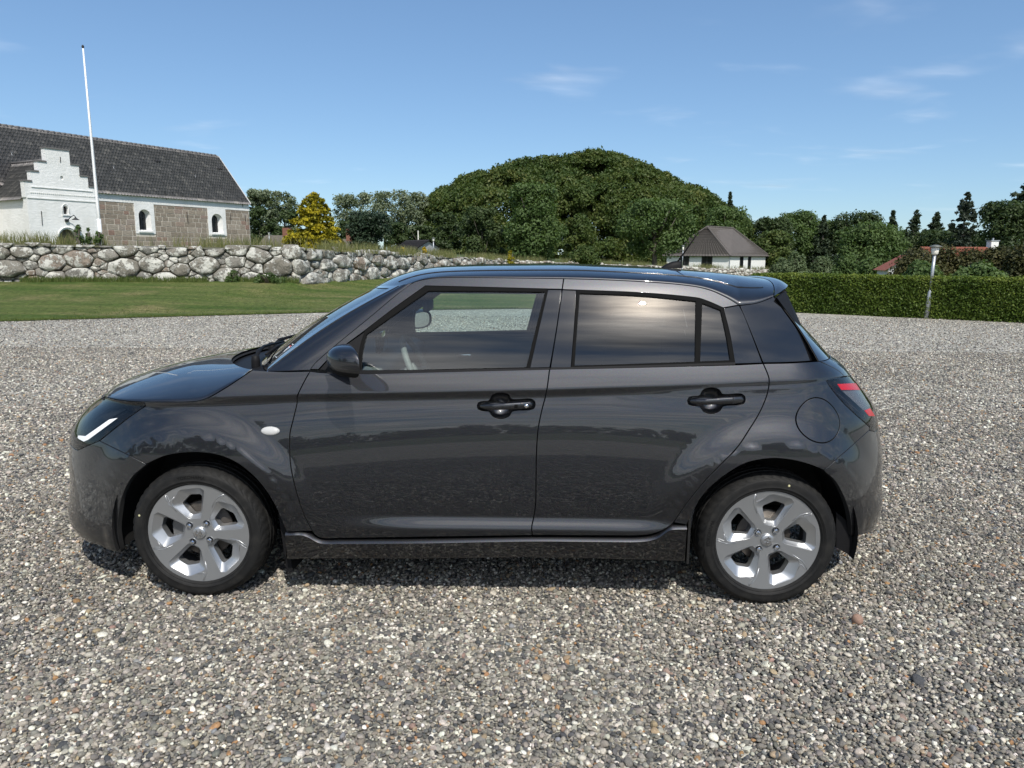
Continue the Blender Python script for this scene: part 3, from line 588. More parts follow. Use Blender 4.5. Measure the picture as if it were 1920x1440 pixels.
# flagpole between the dike and the church
M_pole = mat('white_pole', (0.80, 0.80, 0.80), 0.35); fp0 = at(189, 452, 36.0); fp1 = at(155.5, 90, 36.0); H_ = fp1[2] - fp0[2]
flag = empty('flagpole', (fp0[0], fp0[1], fp0[2] - 0.5)); tag(flag, 'tall white flagpole standing before the church porch', 'flagpole')
MB().tube([(0, 0, 0), (0, 0, 2.2), (0, 0, H_ * 0.6), (0, 0, H_ + 0.5)], [0.078, 0.074, 0.058, 0.034], 16).build('pole', M_pole, flag, True)
MB().tube([(0, 0, 0), (0, 0, 1.55)], [0.090, 0.090], 16).build('sleeve', M_pole, flag, True)
MB().lathe([(0, 0.16), (0.03, 0.15), (0.055, 0.10), (0.06, 0.06), (0.045, 0.02), (0.03, 0.0)], 14, 'z', (0, 0, H_ + 0.48)).build('finial', M_iron, flag, True)
MB().tube([(0.075, -0.07, 1.3), (0.06, -0.06, H_ * 0.6), (0.05, -0.03, H_ + 0.40)], 0.008, 4).build('halyard', M_pole, flag)
# ================================================================ trees, shrubs, hedge
def leaves(P, N, size, seed, asp=1.7, flat=0.55):
    """one bent-free leaf quad per point; N = outward direction, mixed with chance"""
    r = np.random.default_rng(seed); n = len(P); q = r.normal(size=(n, 3)); q /= np.linalg.norm(q, axis=1)[:, None]
    nn = N * flat + q * (1 - flat) + np.array([0, 0, 0.25]); nn /= np.linalg.norm(nn, axis=1)[:, None] + 1e-9
    t = np.cross(nn, r.normal(size=(n, 3))); t /= np.linalg.norm(t, axis=1)[:, None] + 1e-9; b = np.cross(nn, t)
    s = size * r.uniform(0.6, 1.35, n)[:, None]; L = t * s * asp * 0.5; W = b * s * 0.5
    return np.stack([P - L, P - W - L * 0.1, P + L, P + W - L * 0.1], 1).reshape(-1, 3)
def crown_mesh(name, C, Rr, per, size, m, parent, seed, asp=1.7, droop=0.0, squash=0.8, inner=0.35, flat=0.5):
    """crown of leaf clumps: centres C, radii Rr; `per` leaves in each clump spread over its shell"""
    r = np.random.default_rng(seed); C = np.asarray(C, float); Rr = np.asarray(Rr, float); k = len(C); cnt = np.maximum(6, (per * (Rr / Rr.mean()) ** 2).astype(int)); idx = np.repeat(np.arange(k), cnt); n = len(idx)
    d = r.normal(size=(n, 3)); d[:, 2] += 0.25; d /= np.linalg.norm(d, axis=1)[:, None]; rad = Rr[idx] * (inner + (1 - inner) * r.random(n) ** 0.45) * (1 + 0.25 * r.normal(size=n) * 0.5)
    off = d * rad[:, None]; off[:, 2] *= squash; P = C[idx] + off; P[:, 2] -= droop * (off[:, 0] ** 2 + off[:, 1] ** 2) / (Rr[idx] + 1e-6)
    V = leaves(P, d, size, seed + 1, asp, flat); tone = np.clip(r.normal(0.45, 0.2, k)[idx] + r.normal(0, 0.13, n), 0, 1)
    return mk_quads(name, V, np.arange(len(V)).reshape(-1, 4), m, parent, attrs={'tone': tone})
def trunk_mesh(name, h, r0, m, parent, seed, limbs=6, spread=0.5, top=0.75):
    rr = random.Random(seed); b = MB(); b.tube([(0, 0, -0.3), (0.02 * h * rr.uniform(-1, 1), 0.02 * h * rr.uniform(-1, 1), h * 0.35), (0.03 * h * rr.uniform(-1, 1), 0.03 * h * rr.uniform(-1, 1), h * top)], [r0 * 1.15, r0 * 0.8, r0 * 0.25], 9)
    for i in range(limbs):
        z = h * rr.uniform(0.28, 0.62); a = rr.uniform(0, 6.28); L = h * spread * rr.uniform(0.5, 1.0); b.tube([(0, 0, z), (math.cos(a) * L * 0.45, math.sin(a) * L * 0.45, z + L * 0.42), (math.cos(a) * L * 0.8, math.sin(a) * L * 0.8, z + L * 0.95)], [r0 * 0.42, r0 * 0.26, r0 * 0.06], 6)
    return b.build(name, m, parent, True)
M_beech = leafmat('beech_leaves', (0.042, 0.074, 0.018), (0.090, 0.125, 0.034), 0.30, (0.145, 0.155, 0.045))
M_ashl = leafmat('ash_leaves', (0.062, 0.106, 0.030), (0.128, 0.185, 0.064), 0.33)
M_darkl = leafmat('dark_leaves', (0.034, 0.058, 0.020), (0.078, 0.110, 0.040), 0.28)
M_popl = leafmat('poplar_leaves', (0.13, 0.165, 0.095), (0.27, 0.31, 0.21), 0.35)
M_gold = leafmat('golden_cypress', (0.12, 0.125, 0.010), (0.46, 0.37, 0.020), 0.15)
M_yell = leafmat('yellow_flowers', (0.38, 0.28, 0.01), (0.65, 0.46, 0.02), 0.15)
M_conif = leafmat('conifer_needles', (0.028, 0.046, 0.025), (0.066, 0.090, 0.046), 0.18)
M_pine = leafmat('pine_needles', (0.030, 0.045, 0.032), (0.075, 0.092, 0.062), 0.15)
M_yew = leafmat('yew_needles', (0.014, 0.030, 0.016), (0.040, 0.062, 0.032), 0.10)
M_will = leafmat('willow_leaves', (0.080, 0.115, 0.050), (0.17, 0.215, 0.115), 0.28)
M_brown = leafmat('brownish_bush', (0.038, 0.045, 0.014), (0.105, 0.095, 0.035), 0.2)
M_hedge = leafmat('hedge_leaves', (0.038, 0.075, 0.010), (0.105, 0.155, 0.026), 0.30, (0.20, 0.235, 0.045))
def box_px(u0, u1, v0, v1, Y):
    """centre x, half width, base z, height of a thing filling this pixel box at distance Y"""
    a = at(u0, v1, Y); b = at(u1, v1, Y); c = at((u0 + u1) / 2, v0, Y); return (a[0] + b[0]) / 2, (b[0] - a[0]) / 2, a[2], c[2] - a[2]
def leafy_tree(name, label, u0, u1, v0, v1, Y, m, seed, zbase=None, clumps=46, per=150, leaf=0.17, shape=0.5, bare=0.14, group=None, cat='tree', limbs=6, radius=None, asp=1.7, squash=0.8):
    """broad-leaved tree: crown fills the pixel box; its foot stands on the land below"""
    x, hw, zb, h = box_px(u0, u1, v0, v1, Y); zg = min(zb, base_z(x, Y)) if zbase is None else zbase; zg = float(zg); H = zb + h - zg
    o = empty(name, (x, Y, zg)); tag(o, label, cat, group); r = np.random.default_rng(seed); C = []; R = []
    cb = max(zb - zg, H * bare)
    for i in range(clumps):
        t = r.random() ** 0.95; z = cb + (H - cb) * t; p = (z - cb) / (H - cb); e_ = abs((p - shape * 0.8) / (1.12 - shape * 0.8)) if p > shape * 0.8 else 0.8 * abs((p - shape * 0.8) / (shape * 0.8 + 0.25)); env = hw * max(0.08, 1 - e_ ** 2.3) ** 0.5
        a = r.uniform(0, 6.283); q = r.random() ** 0.4; rc = hw * r.uniform(0.22, 0.38); q = q * max(0.1, (env - rc * 0.6)) ; C.append((math.cos(a) * q, math.sin(a) * q * 0.9, min(z, H - rc * 0.7))); R.append(rc)
    crown_mesh('crown', C, R, per, leaf, m, o, seed + 5, asp=asp, squash=squash)
    trunk_mesh('trunk', H, radius or max(0.12, H * 0.022), M_bark, o, seed, limbs, min(0.5, hw / H))
    return o
def conifer(name, label, u0, u1, v0, v1, Y, m, seed, tiers=16, per=46, leaf=0.20, zbase=None, group=None, taper=1.0, irr=0.25, bare=0.06):
    x, hw, zb, h = box_px(u0, u1, v0, v1, Y); zg = float(min(zb, base_z(x, Y)) if zbase is None else zbase); H = zb + h - zg; cb = max(zb - zg, H * bare)
    o = empty(name, (x, Y, zg)); tag(o, label, 'tree', group); r = np.random.default_rng(seed); C = []; R = []
    for i in range(tiers * 11):
        t = r.random() ** 1.25; z = cb + (H - cb) * t; lob = 1 - irr + 1.3 * irr * vnoise(t * 7.0 + seed, 0.0, 1.0, seed) ; w = hw * max(0.04, (1 - t) ** taper) * lob; a = r.uniform(0, 6.283)
        ww = w * (0.75 + 0.35 * vnoise(a * 1.6 + 20, t * 9.0, 1.0, seed)); f = 1 - 0.75 * r.random() ** 2.2
        rc = max(0.16, 0.27 * hw * (1 - t * 0.7) * r.uniform(0.55, 1.1)) * (1.2 - 0.55 * f); C.append((math.cos(a) * max(0.0, ww * f - rc * 0.5), math.sin(a) * max(0.0, ww * f - rc * 0.5), min(z - 0.12 * ww * f, H - rc * 0.4))); R.append(rc)
    for q in range(6): C.append((0, 0, H - 0.15 - q * 0.05 * H)); R.append(0.12 + 0.012 * H * q * hw / 3)
    crown_mesh('crown', C, R, per, leaf, m, o, seed + 3, asp=2.2, squash=0.6, inner=0.1, flat=0.3)
    MB().tube([(0, 0, -0.3), (0, 0, H * 0.5), (0, 0, H * 0.97)], [H * 0.020 + 0.05, H * 0.013 + 0.03, 0.02], 8).build('trunk', M_bark, o, True); return o
def shrub(name, label, u0, u1, v0, v1, Y, m, seed, clumps=26, per=120, leaf=0.11, zbase=None, group=None, cat='shrub', squash=0.85, asp=1.7):
    x, hw, zb, h = box_px(u0, u1, v0, v1, Y); zg = float(zb - 0.1 if zbase is None else zbase); H = zb + h - zg
    o = empty(name, (x, Y, zg)); tag(o, label, cat, group); r = np.random.default_rng(seed); C = []; R = []
    for i in range(clumps):
        a = r.uniform(0, 6.283); q = r.random() ** 0.5; ph = r.random(); rc = min(hw, H) * r.uniform(0.26, 0.42); C.append((math.cos(a) * (hw - rc * 0.8) * q * math.cos(ph * 1.2), math.sin(a) * (hw - rc * 0.8) * q * math.cos(ph * 1.2) * 0.8, rc * 0.5 + (H - rc * 1.25) * (ph if q < 0.75 else ph * 0.7))); R.append(rc)
    crown_mesh('foliage', C, R, per, leaf, m, o, seed + 2, asp=asp, squash=squash)
    b = MB(); rr = random.Random(seed)
    for i in range(5): a = rr.uniform(0, 6.28); b.tube([(0, 0, -0.1), (math.cos(a) * hw * 0.3, math.sin(a) * hw * 0.3, H * 0.4), (math.cos(a) * hw * 0.6, math.sin(a) * hw * 0.6, H * 0.75)], [0.05, 0.035, 0.01], 5)
    b.build('stems', M_bark, o); return o
# ---- the great dome of beeches behind the churchyard: one closed mass of foliage
SILW = np.array([(790, 462), (797, 400), (800, 378), (830, 346), (880, 323), (950, 303), (1020, 295), (1070, 288), (1100, 283), (1150, 287), (1200, 300), (1250, 319), (1290, 345), (1325, 366), (1362, 386), (1395, 402), (1412, 440)], float)
YD, DD = 122.0, 17.0; r = np.random.default_rng(31); C = []; R = []; zb = -1.4
for i in range(1500):
    u = r.uniform(795, 1410); ph = r.random() ** 0.85 * 1.45; vt = np.interp(u, SILW[:, 0], SILW[:, 1]); edge = min(1.0, 0.25 + min(u - 790, 1415 - u) / 110.0)
    top = at(u, vt, YD); rc = r.uniform(0.95, 1.75); zt = top[2] - rc * 0.75
    z = zb + (zt - zb) * math.sin(ph); x = top[0]; lump = vnoise(x * 0.30, z * 0.42, 1.0, 11) - 0.5; y = YD - DD * edge * math.cos(ph) * (1.0 if i % 4 else 0.72) - 4.5 * lump * edge
    if lump < -0.20 and ph < 1.25 and r.random() < 0.75: continue
    x = at(u, vt, y)[0] * 0.35 + top[0] * 0.65; C.append((x, y, z + 0.8 * lump)); R.append(rc * r.uniform(0.75, 1.15))
for i in range(520):
    u = r.uniform(812, 1396); ph = r.random() * 1.4; vt = np.interp(u, SILW[:, 0], SILW[:, 1]); edge = min(1.0, 0.15 + min(u - 800, 1405 - u) / 110.0); top = at(u, vt, YD); rc = r.uniform(1.6, 2.4); zt = top[2] - rc * 1.2
    C.append((top[0], YD - DD * 0.62 * edge * math.cos(ph), zb + (zt - zb) * math.sin(ph))); R.append(rc)
beech = tag(crown_mesh('beech_wood', C, R, 185, 0.245, M_beech, None, 33, asp=2.0, squash=0.62, droop=0.15, inner=0.15, flat=0.35), 'wide dome of dark green beech wood behind the churchyard', 'wood', kind='stuff')
tb = MB(); rr = random.Random(3)
for i in range(26):
    u = rr.uniform(820, 1390); p = at(u, 470, 112); tb.tube([(p[0], 112 + rr.uniform(0, 8), -1.8), (p[0] + rr.uniform(-.6, .6), 115, 3), (p[0] + rr.uniform(-1.5, 1.5), 117, 6.5)], [0.35, 0.25, 0.1], 7)
tb.build('trunks', M_bark, beech, True)
# a few proud limbs that break its left flank
# ---- single trees in front of the dome
GT = 'trees in front of the beech wood'
leafy_tree('ash_tree', 'rounded bright green tree standing at the foot of the beech dome, left of centre', 938, 1062, 345, 484, 76, M_ashl, 41, clumps=80, per=250, leaf=0.165, shape=0.45, group=GT)
leafy_tree('lime_tree', 'low dark green tree left of the rounded bright tree before the beech dome', 862, 948, 388, 484, 79, M_darkl, 42, clumps=48, per=220, leaf=0.165, group=GT)
leafy_tree('maple_tree', 'broad tree with a bare grey trunk showing, left of the white house', 1158, 1302, 376, 470, 78, M_ashl, 43, clumps=64, per=250, leaf=0.165, shape=0.55, group=GT, radius=0.30, limbs=8, zbase=-1.0)
leafy_tree('oak_tree', 'round green tree directly behind the white house roof', 1300, 1412, 388, 496, 103, M_ashl, 44, clumps=54, per=230, leaf=0.18, group=GT)
leafy_tree('young_beech', 'brownish green low tree between the two bright trees before the dome', 1050, 1120, 400, 488, 80, M_beech, 45, clumps=40, per=200, leaf=0.165, group=GT)
conifer('spruce_tree', 'small dark spruce tip rising at the right flank of the beech dome', 1346, 1384, 361, 440, 108, M_conif, 46, 10, 40, 0.22, group=GT)
shrub('clipped_shrub', 'round clipped green shrub behind the middle of the dike', 1064, 1126, 458, 494, 60, M_beech, 47, 30, 190, 0.12)
shrub('golden_column_bush', 'small golden columnar bush left of the round clipped shrub', 949, 966, 468, 494, 58, M_gold, 48, 14, 120, 0.08)
# ---- left background
leafy_tree('grey_poplar', 'tall pale poplar just right of the church gable', 460, 524, 356, 460, 108, M_popl, 51, clumps=56, per=110, leaf=0.24, shape=0.6, zbase=0.5)
leafy_tree('grey_poplar', 'second pale poplar from the church gable, left of the golden cypress', 502, 566, 358, 460, 110, M_popl, 52, clumps=56, per=110, leaf=0.24, shape=0.6, zbase=0.5)
leafy_tree('dark_tree', 'dark green tree behind the church corner under the poplars', 462, 524, 388, 462, 96, M_darkl, 53, clumps=34, per=140, leaf=0.21, zbase=0.8)
leafy_tree('dark_tree', 'dark green tree tucked behind the left side of the golden cypress', 515, 572, 395, 462, 94, M_darkl, 54, clumps=34, per=140, leaf=0.21, zbase=0.8)
conifer('golden_cypress', 'golden yellow cypress in the churchyard right of the church', 522, 662, 362, 464, 46, M_gold, 55, 26, 60, 0.105, zbase=1.45, taper=0.55, irr=0.08, bare=0.0)
leafy_tree('yew_tree', 'dark rounded yew right of the golden cypress', 650, 737, 398, 470, 47, M_yew, 56, zbase=1.35, clumps=46, per=190, leaf=0.10, shape=0.45, bare=0.02)
PGp = 'row of pale poplars behind the churchyard'
for k, (a, b, t, lab) in enumerate(((628, 672, 366, 'pale airy poplar nearest the golden cypress in the back row'), (664, 706, 364, 'second pale airy poplar of the back row from the golden cypress'), (700, 740, 360, 'pale airy poplar in the middle of the back row'), (732, 774, 358, 'tallest pale airy poplar of the back row'), (766, 806, 362, 'pale airy poplar of the back row next to the beech dome'))):
    leafy_tree('poplar_tree', lab, a - 5, b + 5, t, 452, 118 + (k % 2) * 4, M_popl, 60 + k, clumps=64, per=66, leaf=0.22, shape=0.5, group=PGp, bare=0.03, zbase=0.2, squash=1.15)
for k, (a, b, t, Y, lab) in enumerate(((632, 668, 414, 90, 'low dark tree behind the gap left of the yew'), (722, 775, 418, 84, 'low dark tree right of the yew under the poplars'), (762, 822, 424, 80, 'dark tree at the left foot of the beech dome'), (795, 868, 400, 84, 'dark lower flank tree at the left end of the beech dome'))):
    leafy_tree('dark_tree', lab, a, b, t, 474, Y, M_darkl, 70 + k, clumps=34, per=130, leaf=0.19, zbase=0.3, bare=0.05)
for k, (a, b, t, lab) in enumerate(((743, 768, 464, 'small yellow flowering shrub on the dike, left one of two'), (788, 803, 463, 'small yellow flowering shrub on the dike, right one of two'))):
    shrub('yellow_shrub', lab, a, b, t, 482, 43, M_yell, 80 + k, 12, 60, 0.07, group='yellow shrubs on the dike')
# ---- right background
RB = 'trees behind the hedge on the right'
for k, (a, b, t, bt, Y, mm, lab) in enumerate(((1412, 1478, 414, 500, 104, M_darkl, 'dark leafy tree right behind the white house'), (1452, 1524, 402, 494, 108, M_ashl, 'round crowned tree, second to the right of the white house'), (1558, 1642, 404, 494, 110, M_darkl, 'broad dark tree in the middle of the right tree row'), (1576, 1684, 424, 508, 92, M_ashl, 'lighter green tree standing forward of the right tree row'), (1700, 1780, 440, 490, 96, M_darkl, 'low dark tree under the three slim conifers'), (1420, 1475, 440, 508, 98, M_beech, 'brownish low tree behind the right corner of the white house'), (1500, 1580, 420, 500, 114, M_ashl, 'leafy tree filling the gap behind the wide conifer'), (1630, 1712, 438, 500, 108, M_darkl, 'dark tree closing the row under the tall conifer'), (1755, 1850, 440, 500, 92, M_darkl, 'dark tree under the blue-green pine'))):
    leafy_tree('field_tree', lab, a - 10, b + 10, t - 6, bt + 8, Y, mm, 90 + k, clumps=78, per=190, leaf=0.20, group=RB, bare=0.03)
for k, (a, b, t, bt, Y, tp, lab) in enumerate(((1506, 1572, 404, 494, 106, 0.8, 'wide dark conifer between two leafy trees of the right row'), (1596, 1652, 401, 480, 112, 0.9, 'dark conifer peak above the broad tree of the right row'), (1640, 1692, 396, 494, 102, 0.75, 'tall dark conifer at the right end of the leafy tree row'))):
    conifer('spruce_tree', lab, a, b, t, bt, Y, M_conif, 110 + k, 15, 44, 0.24, group=RB, taper=tp)
for k, (a, b, t, bt, lab) in enumerate(((1686, 1734, 398, 478, 'slim ragged conifer standing alone against the sky, left one'), (1732, 1768, 402, 470, 'slim ragged conifer against the sky, middle one'), (1766, 1792, 422, 476, 'small slim conifer left of the big blue-green pine'))):
    conifer('slim_conifer', lab, a - 13, b + 13, t - 3, bt + 6, 98 + k, M_conif, 120 + k, 15, 20, 0.24, group=RB, irr=0.5, bare=0.2, taper=0.62)
conifer('pine_tree', 'blue-green pine with open crown against the sky at right', 1764, 1838, 361, 480, 88, M_pine, 130, 13, 40, 0.22, taper=0.55, irr=0.4)
leafy_tree('broad_oak', 'big dark leafy tree at the right edge of the picture', 1826, 1960, 378, 476, 66, M_darkl, 131, clumps=64, per=170, leaf=0.16)
conifer('old_pine', 'tall dark pine cut by the right edge above the leafy tree', 1858, 2010, 318, 430, 70, M_conif, 132, 12, 44, 0.20, taper=0.45, irr=0.4)
for k, (a, b, t, Y, lab) in enumerate(((1436, 1492, 482, 80, 'grey-green willow shrub beside the white house corner'), (1456, 1520, 470, 76, 'tallest grey-green willow shrub right of the white house'), (1508, 1572, 476, 77, 'grey-green willow shrub in the middle of the field edge'), (1556, 1618, 474, 75, 'green shrub behind the hedge, left of the red roof'), (1600, 1664, 482, 72, 'low green shrub just left of the red roofed house'))):
    shrub('willow_shrub', lab, a, b, t, 522, Y, M_will if k < 3 else M_ashl, 140 + k, 32, 130, 0.15, group='shrubs along the field edge')
for k, (a, b, t, Y, lab) in enumerate(((1668, 1764, 472, 46, 'brownish bush right of the red roofed house'), (1716, 1812, 464, 48, 'brownish bush behind the lamp post'), (1768, 1862, 473, 47, 'brownish bush below the white chimney'), (1822, 1916, 471, 46, 'brownish bush second from the right edge'), (1872, 1990, 452, 44, 'tall brownish bush at the right edge'), (1690, 1760, 496, 38, 'low dark green bush over the hedge top, left of the lamp'), (1790, 1880, 500, 37, 'low dark green bush over the hedge top, right of the lamp'))):
    shrub('garden_bush', lab, a - 8, b + 8, t - 9, 535, Y, M_brown if k < 5 else M_ashl, 150 + k, 46, 190, 0.11, group='bushes behind the hedge')
# ---- trees behind the photographer, mirrored in the car
for k, (x, y, h_, m_) in enumerate(((-24, -16, 9.5, M_darkl), (-31, -11, 7.5, M_ashl), (-18, -30, 9, M_beech), (17, -46, 8, M_darkl))):
    o = empty('roadside_tree', (x, y, 0)); tag(o, ['leafy tree behind the photographer, mirrored in the front wing', 'leafy tree behind the photographer, mirrored in the bonnet', 'leafy tree behind the photographer, mirrored in the headlight', 'leafy tree behind the photographer, mirrored in the rear wing'][k], 'tree', 'trees mirrored in the car'); r = np.random.default_rng(200 + k); C = []; R = []
    for i in range(36): a = r.uniform(0, 6.283); t = r.random(); w = h_ * 0.36 * math.sin(math.pi * min(0.95, t * 0.8 + 0.2)); C.append((math.cos(a) * w * r.random() ** 0.5, math.sin(a) * w * r.random() ** 0.5, h_ * (0.22 + 0.72 * t))); R.append(h_ * r.uniform(0.08, 0.14))
    crown_mesh('crown', C, R, 90, 0.30, m_, o, 210 + k); trunk_mesh('trunk', h_, 0.2, M_bark, o, 220 + k)
r = np.random.default_rng(400); C = []; R = []
for i in range(260): an = r.uniform(-1.35, 1.35); dd = r.uniform(95, 125); h_ = 5.5 + 4.5 * vnoise(an * 9.0, 0.0, 1.0, 5); rc = r.uniform(2.0, 3.4); C.append((math.sin(an) * dd, -math.cos(an) * dd, r.uniform(0.5, max(1.0, h_ - rc)))); R.append(rc)
tag(crown_mesh('far_tree_line', C, R, 70, 0.9, M_darkl, None, 401), 'distant line of trees behind the photographer, mirrored in the doors', 'wood', kind='stuff')
# ---------------------------------------------------------------- clipped hedge
h0, h1 = ground_at(1405, 582), ground_at(2150, 616); hd = (h1 - h0); hL = np.linalg.norm(hd); hd /= hL; hn = np.array([-hd[1], hd[0], 0]); hn = hn if hn[1] > 0 else -hn; HH, HT = 0.99, 0.75
hedge = empty('hedge', h0); tag(hedge, 'long clipped beech hedge bounding the gravel on the right', 'hedge')
r = np.random.default_rng(61); n = 46000; s = r.uniform(0, hL, n); sel = r.random(n); z = r.uniform(0.0, HH, n); b = np.zeros(n) + r.normal(0, 0.022, n); nrm_ = np.tile(-hn, (n, 1))
topm = sel > 0.80; z[topm] = HH + r.normal(0, 0.018, topm.sum()) + 0.03 * vnoise(s[topm], 0 * s[topm], 2.2); b[topm] = r.uniform(-0.02, HT, topm.sum()); nrm_[topm] = (0, 0, 1)
b[~topm] += 0.05 * (vnoise(s[~topm], z[~topm], 3.0, 4) - 0.5) + 0.03 * (vnoise(s[~topm], z[~topm], 9.0, 8) - 0.5)
end = r.random(n) < 0.04; s[end] = r.normal(0, 0.02, end.sum()); b[end] = r.uniform(0, HT, end.sum()); z[end] = r.uniform(0, HH, end.sum())
P = hd[None] * s[:, None] + hn[None] * b[:, None] + np.array([0, 0, 1.0]) * z[:, None]
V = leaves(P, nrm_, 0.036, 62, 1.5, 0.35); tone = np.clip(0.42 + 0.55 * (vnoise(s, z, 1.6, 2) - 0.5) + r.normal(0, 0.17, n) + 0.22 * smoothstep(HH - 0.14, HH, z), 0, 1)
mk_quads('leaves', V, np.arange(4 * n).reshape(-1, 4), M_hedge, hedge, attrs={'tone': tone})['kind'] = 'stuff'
MB().add([tuple(hd * a + hn * q + np.array([0, 0, zz])) for a in (0.03, hL) for q in (0.045, HT - 0.05) for zz in (-0.02, HH - 0.05)], [(0, 1, 3, 2), (4, 6, 7, 5), (0, 4, 5, 1), (1, 5, 7, 3), (3, 7, 6, 2)]).build('twigs', mat('hedge_inside', (0.018, 0.022, 0.008), 0.95), hedge)
# plants growing on the dike in front of the porch
for k, (a, b, t, lab) in enumerate(((137, 158, 421, 'leafy nettle clump on the dike, left of the flagpole foot'), (160, 173, 428, 'small nettle clump on the dike just left of the flagpole'), (176, 196, 427, 'nettle clump on the dike at the flagpole foot'))):
    shrub('nettle_clump', lab, a, b, t, 452, 27.3, M_ashl, 230 + k, 16, 34, 0.055, cat='plant', group='nettles on the dike', squash=1.3)
for k, (a, b, t, bt) in enumerate(((420, 452, 505, 523), (462, 548, 510, 526))):
    shrub('weed_clump', ['low green weed clump at the foot of the dike, left one', 'low wide green weed clump at the foot of the dike, right one'][k], a, b, t, bt + 2, 27.6, M_ashl, 240 + k, 18, 60, 0.05, cat='plant', group='weeds at the dike foot')
# ================================================================ lamps and houses
M_galv = mat('galvanised_steel', (0.42, 0.44, 0.46), 0.45, 0.6); M_frost = mat('frosted_glass', (0.72, 0.70, 0.62), 0.4); M_cap = mat('lamp_cap', (0.16, 0.17, 0.15), 0.5, 0.3)
def lamp(label, u, vb, vt, Y, ulean=None, zb=None, sc=1.0):
    a = at(u, vb, Y); t = at(u, vt, Y); zg = a[2] if zb is None else zb; H = t[2] - zg
    o = empty('park_lamp', (a[0], Y, zg)); tag(o, label, 'lamp', 'park lamps')
    lx = 0.0 if ulean is None else ulean
    MB().tube([(0, 0, -0.1), (lx * 0.37, 0, H * 0.37), (lx * 0.39, 0, H * 0.39)], [0.062 * sc, 0.062 * sc, 0.05 * sc], 14).build('pole_foot', M_galv, o, True)
    MB().tube([(lx * 0.39, 0, H * 0.385), (lx * 0.86, 0, H * 0.86)], [0.040 * sc, 0.036 * sc], 12).build('pole', M_galv, o, True)
    hz = H * 0.86; MB().lathe([(0.045 * sc, 0.0), (0.065 * sc, 0.015), (0.075 * sc, 0.03), (0.09 * sc, H * 0.105), (0.0, H * 0.105)], 18, 'z', (lx * 0.86, 0, hz)).build('lamp_glass', M_frost, o, True)
    MB().lathe([(0.0, H * 0.135), (0.05 * sc, H * 0.132), (0.145 * sc, H * 0.112), (0.145 * sc, H * 0.105), (0.08 * sc, H * 0.102)], 20, 'z', (lx * 0.9, 0, hz)).build('lamp_hood', M_cap, o, True); return o
lb = ground_at(1737, 597)
lamp('grey steel park lamp leaning slightly in front of the hedge', 1737, 597, 458, lb[1], 0.045)
lamp('small park lamp behind the dike beside the church corner', 505.5, 462, 435, 62, zb=1.6)
lamp('small park lamp behind the dike left of the beech dome', 813, 478, 445, 50, zb=0.75, sc=0.9)
lamp('park lamp in front of the white house, behind the car aerial', 1279, 505, 459, 58, zb=-0.6, sc=0.9)
# white house with hipped roof
M_wh = mat('white_render', (0.78, 0.78, 0.76), 0.85); M_rt = mat('brown_grey_tiles', (0.085, 0.075, 0.068), 0.8); nt = NT(M_rt); nt.color(nt.mix(nt.noise(nt.coord('Object'), 1.5, 5, 0.7), (0.07, 0.062, 0.056), (0.125, 0.11, 0.10)))
M_gr = mat('dark_frame', (0.03, 0.03, 0.032), 0.5)
hw0 = at(1254, 505, 92); hw1 = at(1424, 508, 96); house = empty('white_house', (hw0[0], 92, -1.5)); tag(house, 'low white house with a grey hipped tile roof behind the car', 'house')
hc_ = at(1366, 508, 90); e1 = np.array([hc_[0], 90.0]); w0 = np.array([hw0[0], 93.5]); w1 = np.array([at(1434, 505, 96)[0], 96.0])
O2 = np.array([hw0[0], 92.0])
def hp(p, z): return (p[0] - O2[0], p[1] - O2[1], z + 1.5)
zE = at(1366, 480, 90)[2]; zR = at(1370, 426, 94)[2]; back = w0 + (w1 - e1)
cor = [w0, e1, w1, back]; zfl = -1.5
hwall = mk('wall', [hp(p, zfl) for p in cor] + [hp(p, zE + 0.1) for p in cor], [(0, 1, 5, 4), (1, 2, 6, 5), (2, 3, 7, 6), (3, 0, 4, 7)], M_wh, house)
cen = sum(cor) / 4; oc = [cen + (p - cen) * 1.09 for p in cor]; rp0 = np.array([at(1326, 426, 94)[0], 94.0]); rp1 = np.array([at(1376, 430, 95)[0], 95.5])
hroof = mk('roof', [hp(p, zE - 0.05) for p in oc] + [hp(rp0, zR), hp(rp1, zR - 0.12)], [(0, 1, 4), (1, 2, 5, 4), (2, 3, 5), (3, 0, 4, 5)], M_rt, house)
def tile_rows(parent, A_, B_, C_, D_, nu, nv, name='roof_tiles', m=None, amp=0.035):
    """tile relief between eaves A-B and upper edge D-C"""
    A_, B_, C_, D_ = (np.array(p, float) for p in (A_, B_, C_, D_)); us = np.linspace(0, 1, nu * 4 + 1); V = []; nn = np.cross(B_ - A_, D_ - A_); nn /= np.linalg.norm(nn); nn = nn if nn[2] > 0 else -nn
    for j in range(nv):
        for vv, lf in ((j / nv, 0.05), ((j + 1) / nv, 0.01)):
            for i, u in enumerate(us): V.append((A_ * (1 - u) + B_ * u) * (1 - vv) + (D_ * (1 - u) + C_ * u) * vv + nn * (lf + amp * math.sin(i * math.pi / 2) + 0.02))
    m_ = len(us); Q = []
    for j in range(2 * nv - 1): Q += [(j * m_ + i, j * m_ + i + 1, (j + 1) * m_ + i + 1, (j + 1) * m_ + i) for i in range(m_ - 1)]
    return tag(mk_quads(name, np.array(V), np.array(Q), m or M_rt, parent), kind='stuff')
tile_rows(hroof, hp(oc[0], zE - 0.05), hp(oc[1], zE - 0.05), hp(rp0, zR), hp(rp0, zR), 22, 11); tile_rows(hroof, hp(oc[1], zE - 0.05), hp(oc[2], zE - 0.05), hp(rp1, zR - 0.12), hp(rp0, zR), 22, 12)
